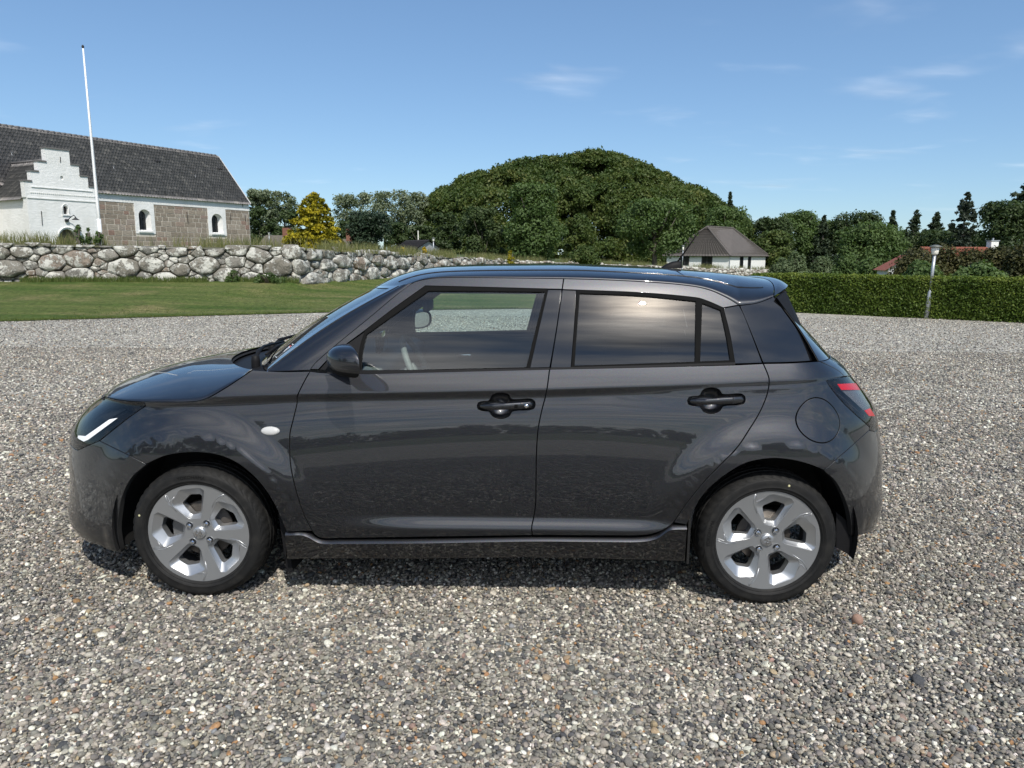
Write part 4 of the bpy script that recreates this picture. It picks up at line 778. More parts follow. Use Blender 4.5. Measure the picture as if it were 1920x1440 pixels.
for (a, b) in ((oc[0], rp0), (oc[1], rp0), (rp0, rp1), (oc[2], rp1)): MB().tube([hp(a, (zE - 0.0) if a is not rp0 else zR + 0.08), hp(b, zR + 0.08 if b is rp0 else zR - 0.03)], 0.10, 6).build('ridge', M_rt, hroof)
def on_wall(p, q, f, z, out=0.0): t = p + (q - p) * f; nv_ = np.array([(q - p)[1], -(q - p)[0]]); nv_ /= np.linalg.norm(nv_); t = t + nv_ * out; return hp(t, z)
def opening(p, q, f0, f1, z0, z1, name='window', bars=1):
    w = empty(name, parent=house); mk('pane', [on_wall(p, q, f, z, 0.02) for f, z in ((f0, z0), (f1, z0), (f1, z1), (f0, z1))], [(0, 1, 2, 3)], M_glz, w)
    for fa, fb, za, zb_ in ((f0, f1, z1 - 0.07, z1), (f0, f1, z0, z0 + 0.07), (f0, f0 + 0.012, z0, z1), (f1 - 0.012, f1, z0, z1)) + (((f0 + f1) / 2 - 0.006, (f0 + f1) / 2 + 0.006, z0, z1),) * bars:
        mk('frame', [on_wall(p, q, f, z, 0.06) for f, z in ((fa, za), (fb, za), (fb, zb_), (fa, zb_))], [(0, 1, 2, 3)], M_gr, w)
def zp(v): return at(1330, v, 91)[2]
opening(w0, e1, 0.23, 0.37, zp(498), zp(481)); opening(w0, e1, 0.57, 0.74, zp(504), zp(481)); opening(e1, w1, 0.28, 0.37, zp(507), zp(481), 'door', 0); opening(e1, w1, 0.50, 0.58, zp(507), zp(481), 'door', 0)
MB().tube([hp(e1 + np.array([0.05, -0.08]), zE), hp(e1 + np.array([0.05, -0.08]), zfl)], 0.05, 6).build('downpipe', M_galv, house)
for f in (0.42, 0.50):
    b = np.array(hp(e1, zE)) * 0; u_ = 1358 + (f - 0.42) * 100; q = at(u_, 464, 92.6); MB().tube([(q[0] - O2[0], q[1] - O2[1], q[2] + 1.5 - 0.3), (q[0] - O2[0], q[1] - O2[1], q[2] + 1.5 + 0.62)], 0.06, 8).tube([(q[0] - O2[0], q[1] - O2[1], q[2] + 1.5 + 0.6), (q[0] - O2[0], q[1] - O2[1], q[2] + 1.5 + 0.72)], 0.10, 8).build('roof_flue', M_lead, hroof, True)
# simple gabled house built from eaves, ridge and details
def gabled(name, label, p, rz, L, W, zf, ze, zr, m_w, m_r, cat='house', tiles=(30, 10)):
    o = empty(name, (p[0], p[1], zf), rz); tag(o, label, cat); h, r_h = ze - zf, zr - zf
    mk('wall', [(-L / 2, -W / 2, 0), (L / 2, -W / 2, 0), (L / 2, W / 2, 0), (-L / 2, W / 2, 0), (-L / 2, -W / 2, h), (L / 2, -W / 2, h), (L / 2, W / 2, h), (-L / 2, W / 2, h), (-L / 2, 0, r_h - 0.08), (L / 2, 0, r_h - 0.08)], [(0, 1, 5, 4), (2, 3, 7, 6), (1, 2, 6, 9, 5), (3, 0, 4, 8, 7)], m_w, o)
    a, b = L / 2 + 0.25, W / 2 + 0.3; dz = (r_h - h) / (W / 2) * 0.3
    rf = mk('roof', [(-a, -b, h - dz), (a, -b, h - dz), (a, 0, r_h), (-a, 0, r_h), (a, b, h - dz), (-a, b, h - dz)], [(0, 1, 2, 3), (3, 2, 4, 5)], m_r, o)
    if tiles: tile_rows(rf, (-a, -b, h - dz), (a, -b, h - dz), (a, 0, r_h), (-a, 0, r_h), tiles[0], tiles[1], m=m_r)
    return o, rf
M_red = M_redtile = mat('red_clay_tiles', (0.25, 0.075, 0.045), 0.8); nt = NT(M_redtile); nt.color(nt.mix(nt.noise(nt.coord('Object'), 2.0, 5, 0.7), (0.17, 0.05, 0.032), (0.30, 0.10, 0.06)))
M_thatch = mat('thatch', (0.11, 0.10, 0.08), 0.95); nt = NT(M_thatch); nt.color(nt.mix(nt.noise(nt.coord('Object', (1, 1, 6)), 3, 6, 0.7), (0.07, 0.062, 0.05), (0.16, 0.14, 0.115)))
M_brick = mat('red_brick', (0.20, 0.09, 0.06), 0.9); M_black = mat('black_timber', (0.02, 0.018, 0.018), 0.7)
q = at(1664, 517, 56); zt = at(1690, 478, 56)[2]; q2 = at(1694, 478, 56)
h1_, rf = gabled('red_roofed_house', 'small white house with a red tile roof peeping over the hedge', (q2[0] + 1.35, 58.0), R_(80), 2.6, 3.4, -1.2, at(1652, 503, 56)[2], zt, M_wh, M_redtile, tiles=None)
for f0, f1 in ((-1.9, -0.9),):
    mk('skylight', [(-1.1, 0.50, zt + 1.2 - 0.36), (1.0, 0.50, zt + 1.2 - 0.36), (1.0, 1.15, zt + 1.2 - 0.86), (-1.1, 1.15, zt + 1.2 - 0.86)], [(0, 1, 2, 3)], M_wh, rf)
q = at(1832, 458, 58)
h2_, rf2 = gabled('long_red_house', 'long red tiled roof with a white chimney behind the brownish bushes', (q[0], 61), R_(2), 5.2, 3.2, -1.3, 0.9, at(1810, 463.5, 61)[2], M_wh, M_redtile, tiles=(40, 8))
ch = at(1862, 463, 61); cz = at(1862, 452, 61)[2]
MB().box((ch[0] - q[0], 0.0, cz + 1.3 - 0.7), (0.62, 0.6, 1.4)).build('chimney', M_wh, rf2); MB().box((ch[0] - q[0], 0.0, cz + 1.3 + 0.03), (0.74, 0.7, 0.07)).tube([(ch[0] - q[0], 0, cz + 1.3), (ch[0] - q[0], 0, cz + 1.55)], 0.08, 6).build('chimney_cap', M_galv, rf2)
q = at(528, 462, 66); _, rf3 = gabled('thatched_house', 'grey thatched roof with a brick chimney between the church and the golden cypress', (q[0] + 1.0, 66), R_(-10), 4.6, 4.2, 0.2, 1.9, at(525, 441, 66)[2], M_wh, M_thatch, tiles=None)
MB().box((-0.5, 0.0, at(520, 438, 66)[2] - 0.2 + 0.1), (0.6, 0.5, 0.8)).build('chimney', M_brick, rf3)
q = at(657, 470, 62); _, rf4 = gabled('thatched_cottage', 'thatched cottage roof half hidden between the golden cypress and the yew', (q[0], 64), R_(-6), 1.7, 3.0, 0.2, 1.6, at(660, 447, 62)[2], M_wh, M_thatch, tiles=None)
MB().box((-0.4, 0.0, at(646, 440, 64)[2] - 0.2 + 0.0), (0.6, 0.55, 1.1)).build('chimney', M_brick, rf4)
q = at(800, 478, 58); hut, rf5 = gabled('garden_hut', 'small dark roofed hut with a pale gable below the poplars', (q[0] - 0.9, 60), R_(-52), 3.2, 2.0, 0.0, at(806, 464, 58)[2], at(800, 450, 58)[2], M_lead, M_black, 'hut', tiles=(10, 5))
MB().box((1.62, 0.1, 0.95), (0.06, 0.5, 1.2)).build('door', M_gr, hut); q2 = at(797.5, 450, 60); MB().tube([(0, 0, at(800, 450, 58)[2]), (0, 0, at(798, 431, 58)[2])], 0.05, 6).build('flue_pipe', M_frost, rf5)
# ================================================================ the car
CX, CY, CPSI = -0.113, 3.7817, -0.01961
car = empty('parked_car', (CX, CY, 0.0), CPSI)
tag(car, 'dark grey metallic five-door hatchback parked side-on on the gravel', 'car')
_c, _s = math.cos(CPSI), math.sin(CPSI)
def _lv(v): return np.array([_c * v[0] + _s * v[1], -_s * v[0] + _c * v[1], v[2]])
LO = _lv(CO - np.array([CX, CY, 0])); LR, LU, LF = _lv(CR), _lv(CU), _lv(CF)
def lproj(P):
    d = np.asarray(P) - LO; z = d @ LF
    return np.stack([960 + FPX * (d @ LR) / z, 720 - FPX * (d @ LU) / z], -1)
def onplane(u, v, y):
    """car-local point on the lengthwise plane at lateral offset y"""
    d = LF + LR * (u - 960) / FPX - LU * (v - 720) / FPX
    return LO + d * ((y - LO[1]) / d[1])
# ---- materials of the car
M_paint = mat('paint_grey_metallic', (0.03, 0.03, 0.034), 0.44, 0.95)
nt = NT(M_paint); nt.p.inputs['Coat Weight'].default_value = 1.0; nt.p.inputs['Coat Roughness'].default_value = 0.015; nt.p.inputs['Coat IOR'].default_value = 1.55
_fl = nt.voronoi(nt.coord('Object'), 900, 'F1', 'Color'); nt.color(nt.mix(0.35, (0.043, 0.044, 0.049), nt.mix(1.0, (0.060, 0.062, 0.068), _fl, 'MULTIPLY')))
# road dust: fine specks low on the body, a faint film everywhere
_sz = nt.new('ShaderNodeSeparateXYZ'); nt.link(nt.coord('Object'), _sz.inputs[0]); _low = nt.math('SUBTRACT', 1.0, nt.math('MULTIPLY', _sz.outputs[2], 1.35), True)
_ds = nt.math('MULTIPLY', nt.ramp(nt.noise(nt.coord('Object'), 130, 3, 0.7), [(0.60, (0, 0, 0)), (0.72, (1, 1, 1))]), _low)
_film = nt.noise(nt.coord('Object', (1, 1, 0.6)), 3.0, 5, 0.65)
nt.link(nt.math('ADD', nt.math('ADD', 0.012, nt.math('MULTIPLY', _film, 0.02)), nt.math('MULTIPLY', _ds, 0.35)), nt.p.inputs['Coat Roughness'])
M_gloss = mat('gloss_black', (0.008, 0.008, 0.009), 0.08, 0.0); M_gloss.node_tree.nodes['Principled BSDF'].inputs['Coat Weight'].default_value = 1.0
M_plas = mat('black_plastic', (0.011, 0.011, 0.012), 0.55, **{'Specular IOR Level': 0.12})
M_rub = mat('black_rubber', (0.010, 0.010, 0.010), 0.8, **{'Specular IOR Level': 0.03})
M_gap = mat('panel_edge_black', (0.006, 0.006, 0.006), 0.8)
M_silver = mat('wheel_silver', (0.46, 0.47, 0.48), 0.36, 0.82)
M_chrome = mat('chrome', (0.75, 0.76, 0.78), 0.12, 1.0)
M_steel = mat('dull_steel', (0.07, 0.062, 0.055), 0.5, 0.7)
M_rust = mat('brake_rust', (0.16, 0.09, 0.05), 0.6, 0.5)
M_int = mat('interior_plastic', (0.20, 0.205, 0.21), 0.6)
M_intl = mat('interior_headliner', (0.42, 0.42, 0.40), 0.9)
M_seat = mat('seat_fabric', (0.045, 0.045, 0.05), 0.9)
M_red = mat('tail_red', (0.42, 0.004, 0.010), 0.22, **{'Specular IOR Level': 0.35})
M_refl = mat('lamp_reflector', (0.55, 0.57, 0.6), 0.18, 0.9)
M_refl2 = mat('lamp_module_grey', (0.10, 0.11, 0.12), 0.2, 0.8)
M_white = mat('lamp_white', (0.85, 0.87, 0.88), 0.25)
M_ind = mat('indicator_lens', (0.50, 0.50, 0.49), 0.2)
M_tyre = mat('tyre_rubber', (0.020, 0.020, 0.020), 0.65, **{'Specular IOR Level': 0.2})
nt = NT(M_tyre); _tn = nt.noise(nt.coord('Object'), 22, 5, 0.6); nt.color(nt.mix(nt.ramp(_tn, [(0.45, (0, 0, 0)), (0.8, (1, 1, 1))]), (0.012, 0.012, 0.012), (0.026, 0.025, 0.023)))
def glass(name, tint, refl=1.0, rough=0.0, ior=1.8):
    m = bpy.data.materials.new(name); m.use_nodes = True; n = m.node_tree.nodes; l = m.node_tree.links
    for x in list(n): n.remove(x)
    o = n.new('ShaderNodeOutputMaterial'); mx = n.new('ShaderNodeMixShader'); t = n.new('ShaderNodeBsdfTransparent'); g = n.new('ShaderNodeBsdfGlossy'); f = n.new('ShaderNodeFresnel')
    t.inputs[0].default_value = (*tint, 1); g.inputs['Roughness'].default_value = rough; g.inputs[0].default_value = (refl, refl, refl, 1); f.inputs[0].default_value = ior
    l.new(f.outputs[0], mx.inputs[0]); l.new(t.outputs[0], mx.inputs[1]); l.new(g.outputs[0], mx.inputs[2]); l.new(mx.outputs[0], o.inputs[0]); return m
M_glass = glass('clear_glass', (0.84, 0.94, 0.91))
M_wsglass = glass('windscreen_glass', (0.72, 0.88, 0.88))
M_dark = glass('privacy_glass', (0.13, 0.15, 0.16))
M_lens = glass('lamp_lens', (0.90, 0.91, 0.92), ior=1.42)
M_lensr = glass('tail_lens', (0.92, 0.90, 0.90), ior=1.42)
# ---- curves
def crom(P, step=5.0, closed=False):
    """Catmull-Rom through pixel points, sampled every `step`"""
    P = np.asarray(P, float)
    if len(P) == 2:
        n = max(1, int(np.linalg.norm(P[1] - P[0]) / step)); t = np.linspace(0, 1, n + 1)[:, None]; return P[0] * (1 - t) + P[1] * t
    Q = np.vstack([2 * P[0] - P[1], P, 2 * P[-1] - P[-2]]); out = []
    for i in range(1, len(Q) - 2):
        p0, p1, p2, p3 = Q[i - 1], Q[i], Q[i + 1], Q[i + 2]
        n = max(1, int(np.linalg.norm(p2 - p1) / step + 0.5)); t = np.linspace(0, 1, n, endpoint=False)[:, None]
        a = np.linalg.norm(p2 - p1) + 1e-9
        m1 = (p2 - p0) * a / (np.linalg.norm(p2 - p1) + np.linalg.norm(p1 - p0) + 1e-9); m2 = (p3 - p1) * a / (np.linalg.norm(p3 - p2) + np.linalg.norm(p2 - p1) + 1e-9)
        out.append((2 * t**3 - 3 * t**2 + 1) * p1 + (t**3 - 2 * t**2 + t) * m1 + (-2 * t**3 + 3 * t**2) * p2 + (t**3 - t**2) * m2)
    return np.vstack(out + [P[-1:]])
# ---- lower body surface P(u, z): u runs along the side and round the corners to the centre line
ZW, RW = 0.292, 1.225
_cr = np.array([onplane(u, v, -0.817)[[0, 2]] for u, v in ((300, 752), (440, 745), (570, 739.5), (800, 735.5), (1020, 731), (1250, 723.5), (1440, 716), (1560, 711))])
def zc(x): return np.interp(x, _cr[:, 0], _cr[:, 1])
def _prof(tl):
    d = np.linspace(0.16, -0.86, 1021); t = np.interp(-d, [-a for a, b in tl], [b for a, b in tl])
    y = np.concatenate([[0], np.cumsum(np.tan(np.radians((t[1:] + t[:-1]) / 2)) * 0.001)])
    return d[::-1], (y - np.interp(0.0, d[::-1], y[::-1]) + 0.815)[::-1]
_PD, _PA = _prof([(0.16, 32), (0.12, 27), (0.05, 22), (0.006, 20), (0.0, 4), (-0.005, -12), (-0.020, -13), (-0.030, 0), (-0.040, 14), (-0.10, 11.5), (-0.15, 7.5), (-0.30, 4.0), (-0.50, 0), (-0.58, -3), (-0.66, -7), (-0.86, -10)])
_PD, _PB = _prof([(0.16, 32), (0.12, 27), (0.05, 23), (0.006, 20), (0.0, 10), (-0.005, 2), (-0.016, 4), (-0.022, 18), (-0.035, 7), (-0.055, 9), (-0.07, 15), (-0.11, 12.5), (-0.16, 8.5), (-0.30, 5.0), (-0.50, 0), (-0.58, -3), (-0.66, -7), (-0.86, -10)])
def Fw(x, z):
    x = np.asarray(x, float); z = np.asarray(z, float); d = z - zc(x)
    k = smoothstep(0.35, 1.15, x)
    y = np.interp(d, _PD, _PA) * (1 - k) + np.interp(d, _PD, _PB) * k
    e = np.clip(0.008 * ((x - 0.25) / 0.9) ** 2, 0, 0.013); y = y + e * np.clip((-0.04 - d) / 0.31, 0, 1)
    y = y + 0.021 * smoothstep(-0.72, -0.2, x) * (1 - smoothstep(0.60, 1.02, x)) * (1 - smoothstep(0.338, 0.40, z))
    y = y - 0.016 * np.clip(-x - 0.3, 0, 2) ** 2 - 0.016 * np.clip(x - 0.6, 0, 2) ** 2
    for xw in (-RW, RW):
        r = np.hypot(x - xw, z - ZW)
        y = y + 0.022 * (1 - smoothstep(0.44, 0.56, r)) * smoothstep(0.34, 0.66, z) + 0.004 * (1 - smoothstep(0.436, 0.450, r))
    return y
XSF, XSR, AU, NF, NR = -1.25, 1.27, 0.95, 2.35, 2.35
UCF, UCR = XSF - AU, XSR + AU
def _corner(L, xs, sgn, z, th, n):
    S = np.sin(th) ** (2 / n); Cc = np.cos(th) ** (2 / n)
    x = xs + sgn * L * S; return x, Fw(x, z) * Cc
SIL_F = np.array([(743, 196), (765, 167.5), (784, 149), (806, 134), (821, 130.5), (844, 130), (859, 128.5), (892, 130.5), (915, 131), (934, 130), (960, 127), (975, 129), (994, 148), (1009, 162), (1024, 186), (1037, 224)], float)
SIL_R = np.array([(667, 1547.5), (676, 1569), (695, 1589), (704, 1594), (729, 1615), (759, 1637), (777.5, 1645), (807, 1648), (830, 1652), (860, 1655), (890, 1654.5), (920, 1654), (931, 1656), (946, 1655), (969, 1648), (987.5, 1637.5), (999, 1622.5), (1007, 1600)], float)
ZR = np.linspace(0.12, 1.07, 96)
def _fitL(sil, xs, sgn, lo, hi, n):
    th = np.linspace(0.02, math.pi / 2, 120); out = []
    for z in ZR:
        a, b = lo, hi
        for _ in range(26):
            m = 0.5 * (a + b); x, y = _corner(m, xs, sgn, z, th, n)
            q = lproj(np.stack([x, -y, np.full_like(x, z)], -1)); i = np.argmax(q[:, 0] * sgn)
            tgt = np.interp(q[i, 1], sil[:, 0], sil[:, 1])
            if (q[i, 0] - tgt) * sgn < 0: a = m
            else: b = m
        out.append(0.5 * (a + b))
    out = np.array(out); k = np.ones(5) / 5; return np.convolve(np.pad(out, 2, mode='edge'), k, 'valid')
LFr = _fitL(SIL_F, XSF, -1, 0.2, 1.0, NF); LRr = _fitL(SIL_R, XSR, 1, 0.12, 0.9, NR)
def Pb(u, z):
    u = np.asarray(u, float); z = np.asarray(z, float)
    thf = np.clip((XSF - u) / AU, 0, 1) * math.pi / 2; thr = np.clip((u - XSR) / AU, 0, 1) * math.pi / 2
    xf, yf = _corner(np.interp(z, ZR, LFr), XSF, -1, z, thf, NF); xr, yr = _corner(np.interp(z, ZR, LRr), XSR, 1, z, thr, NR)
    x = np.where(u < XSF, xf, np.where(u > XSR, xr, u)); y = np.where(u < XSF, yf, np.where(u > XSR, yr, Fw(u, z)))
    return np.stack([x, -y, z], -1)
# ---- greenhouse side surface G(x, z)
def Pg(x, z):
    x = np.asarray(x, float); z = np.asarray(z, float); dz = z - 1.02
    y = 0.772 - dz * 0.384 - 0.30 * dz * dz - 0.030 * (x - 0.2) ** 2 - 0.16 * np.clip(x - 1.05, 0, 1) ** 2
    return np.stack([x, -y, z], -1)
def shift(S, off):
    """surface S moved inward (positive) or outward along its lateral axis"""
    def T(u, z): p = S(u, z).copy(); p[..., 1] += off; return p
    return T
def solve(S, pts):
    """surface parameters whose picture is at the given pixels"""
    out = []
    for (a, b) in pts:
        q = onplane(a, b, -0.80); p = np.array([q[0], q[2]])
        for it in range(40):
            r = lproj(S(p[0], p[1])) - (a, b)
            if np.hypot(*r) < 0.02: break
            J = np.stack([(lproj(S(p[0] + 1e-4, p[1])) - lproj(S(p[0] - 1e-4, p[1]))) / 2e-4, (lproj(S(p[0], p[1] + 1e-4)) - lproj(S(p[0], p[1] - 1e-4))) / 2e-4], 1)
            st = np.linalg.lstsq(J + 0 * np.eye(2), r, rcond=None)[0]; nn = np.hypot(*st)
            p = p - st * min(1.0, 0.08 / (nn + 1e-12))
        out.append(p)
    return np.array(out)
class PX(list): pass
class UZ(list): pass
def outline(S, pieces, step=5.0):
    out = []
    for pc in pieces:
        if isinstance(pc, PX): q = solve(S, crom(pc, step))
        else:
            q = crom(pc, 0.012)
        if len(out) and np.linalg.norm(out[-1] - q[0]) < 0.004: q = q[1:]
        out += list(q)
    if np.linalg.norm(out[0] - out[-1]) < 0.004: out = out[:-1]
    return np.array(out)
def _area(P): x, y = P[:, 0], P[:, 1]; return 0.5 * np.sum(x * np.roll(y, -1) - y * np.roll(x, -1))
def inset(P, g):
    """move the outline inward by g (counter-clockwise outline)"""
    if _area(P) < 0: P = P[::-1]
    e = np.roll(P, -1, 0) - P; e /= np.linalg.norm(e, axis=1)[:, None] + 1e-12
    n = np.stack([-e[:, 1], e[:, 0]], 1); m = n + np.roll(n, 1, 0); l = np.linalg.norm(m, axis=1)[:, None]; m = m / (l + 1e-9)
    c = np.clip(np.sum(m * n, 1), 0.5, 1)[:, None]
    return P + m * g / c
def inside(P, q):
    x, y = q[:, 0], q[:, 1]; r = np.zeros(len(q), bool); n = len(P)
    for i in range(n):
        x1, y1 = P[i]; x2, y2 = P[(i + 1) % n]
        if y1 == y2: continue
        c = ((y1 > y) != (y2 > y)) & (x < (x2 - x1) * (y - y1) / (y2 - y1) + x1); r ^= c
    return r
ROWS_B = np.concatenate([np.linspace(0.16, 0.02, 9), [0.010, 0.004, 0.0, -0.003, -0.006, -0.012, -0.02, -0.025, -0.03, -0.035, -0.04, -0.05], np.linspace(-0.065, -0.50, 24), np.linspace(-0.512, -0.62, 16), np.linspace(-0.64, -0.82, 10)])
def panel(name, S, out, mt, parent, holes=(), gap=0.0031, depth=0.022, du=0.022, rows=None, dz=0.02, mirror=True, edge=None, far_name=None, far_parent=None):
    out = inset(np.asarray(out), gap); hs = [inset(np.asarray(h), -gap)[::-1] for h in holes]
    lo = out.min(0); hi = out.max(0); us = np.arange(lo[0] + du * 0.5, hi[0], du)
    if rows is not None: g = np.array([(u, zc(u) + r) for u in us for r in rows])
    else: g = np.array([(u, z) for u in us for z in np.arange(lo[1] + dz * 0.5, hi[1], dz)])
    if len(g):
        ok = inside(out, g)
        for h in hs: ok &= ~inside(h, g)
        g = g[ok]
    B = np.vstack([out] + hs)
    if len(g):
        dmin = np.array([np.min(np.hypot(B[:, 0] - p[0], B[:, 1] - p[1])) for p in g]); g = g[dmin > 0.0035]
    loops = []; b = 0
    for h in [out] + hs: loops.append(list(range(b, b + len(h)))); b += len(h)
    ed = [(l[i], l[(i + 1) % len(l)]) for l in loops for i in range(len(l))]
    allp = np.vstack([B, g]) if len(g) else B
    r = delaunay_2d_cdt([Vector(p) for p in allp], ed, [], 0, 1e-7, True)
    vs = np.array([(v.x, v.y) for v in r[0]]); tr = np.array([t for t in r[2] if len(t) == 3])
    cen = vs[tr].mean(1); ok = inside(out, cen)
    for h in hs: ok &= ~inside(h, cen)
    tr = tr[ok]
    a2 = np.cross(vs[tr[:, 1]] - vs[tr[:, 0]], vs[tr[:, 2]] - vs[tr[:, 0]]); tr[a2 < 0] = tr[a2 < 0][:, ::-1]
    def nrm(q):
        e = 4e-4; a = S(q[:, 0] + e, q[:, 1]) - S(q[:, 0] - e, q[:, 1]); c = S(q[:, 0], q[:, 1] + e) - S(q[:, 0], q[:, 1] - e)
        n = np.cross(a, c); return n / (np.linalg.norm(n, axis=1)[:, None] + 1e-12)
    V = [S(vs[:, 0], vs[:, 1])]; N = [nrm(vs)]; Fc = [tuple(t) for t in tr]; mi = [0] * len(Fc); base = len(vs)
    for l, loop in zip([out] + hs, loops):
        p0 = S(l[:, 0], l[:, 1]); n0 = nrm(l); li = inset(l, -0.0012) if l is out else inset(l[::-1], 0.0012)[::-1]
        p1 = S(li[:, 0], li[:, 1]); side = p1 - p0; side /= np.linalg.norm(side, axis=1)[:, None] + 1e-12
        p1 = p1 - n0 * 0.0014; p2 = p1 - n0 * depth; k = len(l)
        V += [p0, p1, p1, p2]; N += [n0, side * 0.9 + n0 * 0.45, side, side]
        for i in range(k):
            j = (i + 1) % k
            Fc += [(base + i, base + k + i, base + k + j, base + j), (base + 2 * k + i, base + 3 * k + i, base + 3 * k + j, base + 2 * k + j)]; mi += [0, 1]
        base += 4 * k
    V = np.vstack(V); N = np.vstack(N); N /= np.linalg.norm(N, axis=1)[:, None] + 1e-12
    ms = [mt, edge or M_gap]
    o = mk(name, V, Fc, None, parent, True, N, ms, mi)
    if mirror:
        V2 = V * (1, -1, 1); N2 = N * (1, -1, 1)
        o2 = mk(far_name or name, V2, [f[::-1] for f in Fc], None, far_parent or parent, True, N2, ms, mi)
        return o, o2
    return o
# ---------------------------------------------------------------- outlines in the side view
SHUT = [(196, 743.5), (224, 750), (261, 753.3), (310, 754), (362, 753), (385, 748), (419, 729.5), (446, 712), (473, 693.5)]
SEAM_F = [(274, 870.5), (235, 851), (186, 827)]
LAMP_LOW = [(186, 827), (242, 782.5), (272.5, 761)]
ARCH_F1 = [(274, 870.5), (246, 896), (229, 930), (222, 967), (220, 997), (227, 1036)]
ARCH_F2 = [(537, 997.5), (527.5, 975), (516, 948.7), (497.5, 918.7), (471, 888.7), (437.5, 864.5), (400, 851.5), (355, 848.5), (310, 855), (274, 870.5)]
GAP_F = [(581, 696), (567, 721.7), (557, 744), (557.5, 752), (550.6, 783), (543.6, 813), (543, 847), (546, 880), (556, 924), (570, 966), (581, 988), (586, 996)]
GAP_B = [(1030.5, 692), (1024.5, 735.5), (1016, 769), (1009, 805), (1006, 847), (1005, 902), (1004.5, 941), (1001, 969), (997, 988), (998, 1004)]
GAP_R = [(1431, 681.5), (1440.5, 704), (1442.5, 716), (1438, 741), (1424, 774), (1405, 805), (1383, 838), (1349, 874), (1321.7, 902), (1285.6, 946.7), (1263, 980)]
ARCH_R = [(1288, 984), (1304, 950), (1326, 920), (1356, 893.7), (1397.5, 869), (1442.5, 860), (1480, 862), (1517.5, 871), (1545.6, 882)]
ARCH_R2 = [(1545.6, 882), (1566, 901), (1581, 927.5), (1592, 957.5), (1597, 987.5), (1597, 1005)]
TL_LOW = [(1549, 712.5), (1559, 729), (1585, 759), (1630, 800)]
TG_SEAM = [(1536, 677), (1556, 686), (1572, 695), (1583, 705)]
front_door = empty('front_door', parent=car); rear_door = empty('rear_door', parent=car)
front_door_far = empty('front_door', parent=car); rear_door_far = empty('rear_door', parent=car)
uL = XSF - AU * 0.80; uT = XSR + AU * 0.74
hood_tip = solve(Pb, [(197, 744)])[0]
lowm = solve(Pb, [(145, 845)])[0]
# front wing
panel('front_wing', Pb, outline(Pb, [PX(SEAM_F), PX(LAMP_LOW), PX([(272.5, 761), (270, 754.5)]), PX(SHUT[2:]), PX([(473, 693.5), (525, 696.5), (581, 696)]), PX(GAP_F), PX([(586, 996), (537, 997.5)]), PX(ARCH_F2)]), M_paint, car, rows=ROWS_B)
# headlight housing (black, set back a little) and bumper
lamp_o = outline(Pb, [PX(LAMP_LOW), PX([(272.5, 761), (270, 754.5)]), PX(SHUT[:3][::-1]), UZ([hood_tip, (uL, 0.80)]), UZ([(uL, 0.80), (uL, 0.60)]), UZ([(uL, 0.60), lowm]), PX([(145, 845), (186, 827)])])
hl, hl2 = panel('headlight', shift(Pb, 0.018), lamp_o, M_gloss, car, depth=0.02)
panel('lens', Pb, lamp_o, M_lens, hl, depth=0.012, far_parent=hl2)
panel('lamp_module', shift(Pb, 0.009), outline(Pb, [PX([(157, 806), (185, 782)]), PX([(185, 782), (214, 770)]), PX([(214, 770), (232, 768)]), PX([(232, 768), (205, 784)]), PX([(205, 784), (163, 812)]), PX([(163, 812), (157, 806)])], 3), M_refl2, hl, depth=0.006, far_parent=hl2, gap=0)
panel('daylight_strip', shift(Pb, -0.0015), outline(Pb, [PX([(219, 784), (205, 786.5)]), PX([(205, 786.5), (160, 818)]), PX([(160, 818), (147, 816.5)]), PX([(147, 816.5), (146, 821), (157, 827.5)]), PX([(157, 827.5), (165, 824)]), PX([(165, 824), (219, 784)])], 3), M_white, hl, depth=0.006, far_parent=hl2, gap=0)
panel('front_bumper', Pb, outline(Pb, [PX(ARCH_F1), PX([(227, 1036), (205, 1031), (186, 1022)]), UZ([solve(Pb, [(186, 1022)])[0], (UCF + 0.25, 0.16), (UCF, 0.165)]), UZ([(UCF, 0.165), (UCF, 0.815)]), UZ([(UCF, 0.815), (uL, 0.80)]), UZ([(uL, 0.80), (uL, 0.60)]), UZ([(uL, 0.60), lowm]), PX([(145, 845), (186, 827)]), PX(SEAM_F[::-1])]), M_paint, car, dz=0.025, gap=0.0012)
# grilles in the nose
panel('upper_grille', shift(Pb, -0.004), np.array([(UCF + 0.002, 0.57), (UCF + 0.30, 0.60), (UCF + 0.33, 0.68), (UCF + 0.25, 0.755), (UCF + 0.002, 0.765)]), M_plas, car, dz=0.03)
panel('lower_grille', shift(Pb, -0.004), np.array([(UCF + 0.002, 0.24), (UCF + 0.32, 0.24), (UCF + 0.28, 0.37), (UCF + 0.002, 0.38)]), M_plas, car, dz=0.03)
# doors, lower halves
dfo = outline(Pb, [PX(GAP_F[:-1]), PX([(581, 988), (589.4, 1002), (603, 1009.5), (640, 1009.5)]), PX([(640, 1009.5), (998, 1004)]), PX(GAP_B[::-1]), PX([(1030.5, 692), (800, 697.5), (676, 700.5), (610, 699), (581, 696)])])
def cup(c, r1, r2): return np.array([(c[0] + r1 * math.cos(t), c[1] + r2 * math.sin(t)) for t in np.linspace(0, 2 * math.pi, 40, endpoint=False)])
hc1 = solve(Pb, [(939, 761)])[0]; hc2 = solve(Pb, [(1334, 752)])[0]; fc = solve(Pb, [(1533.5, 788)])[0]
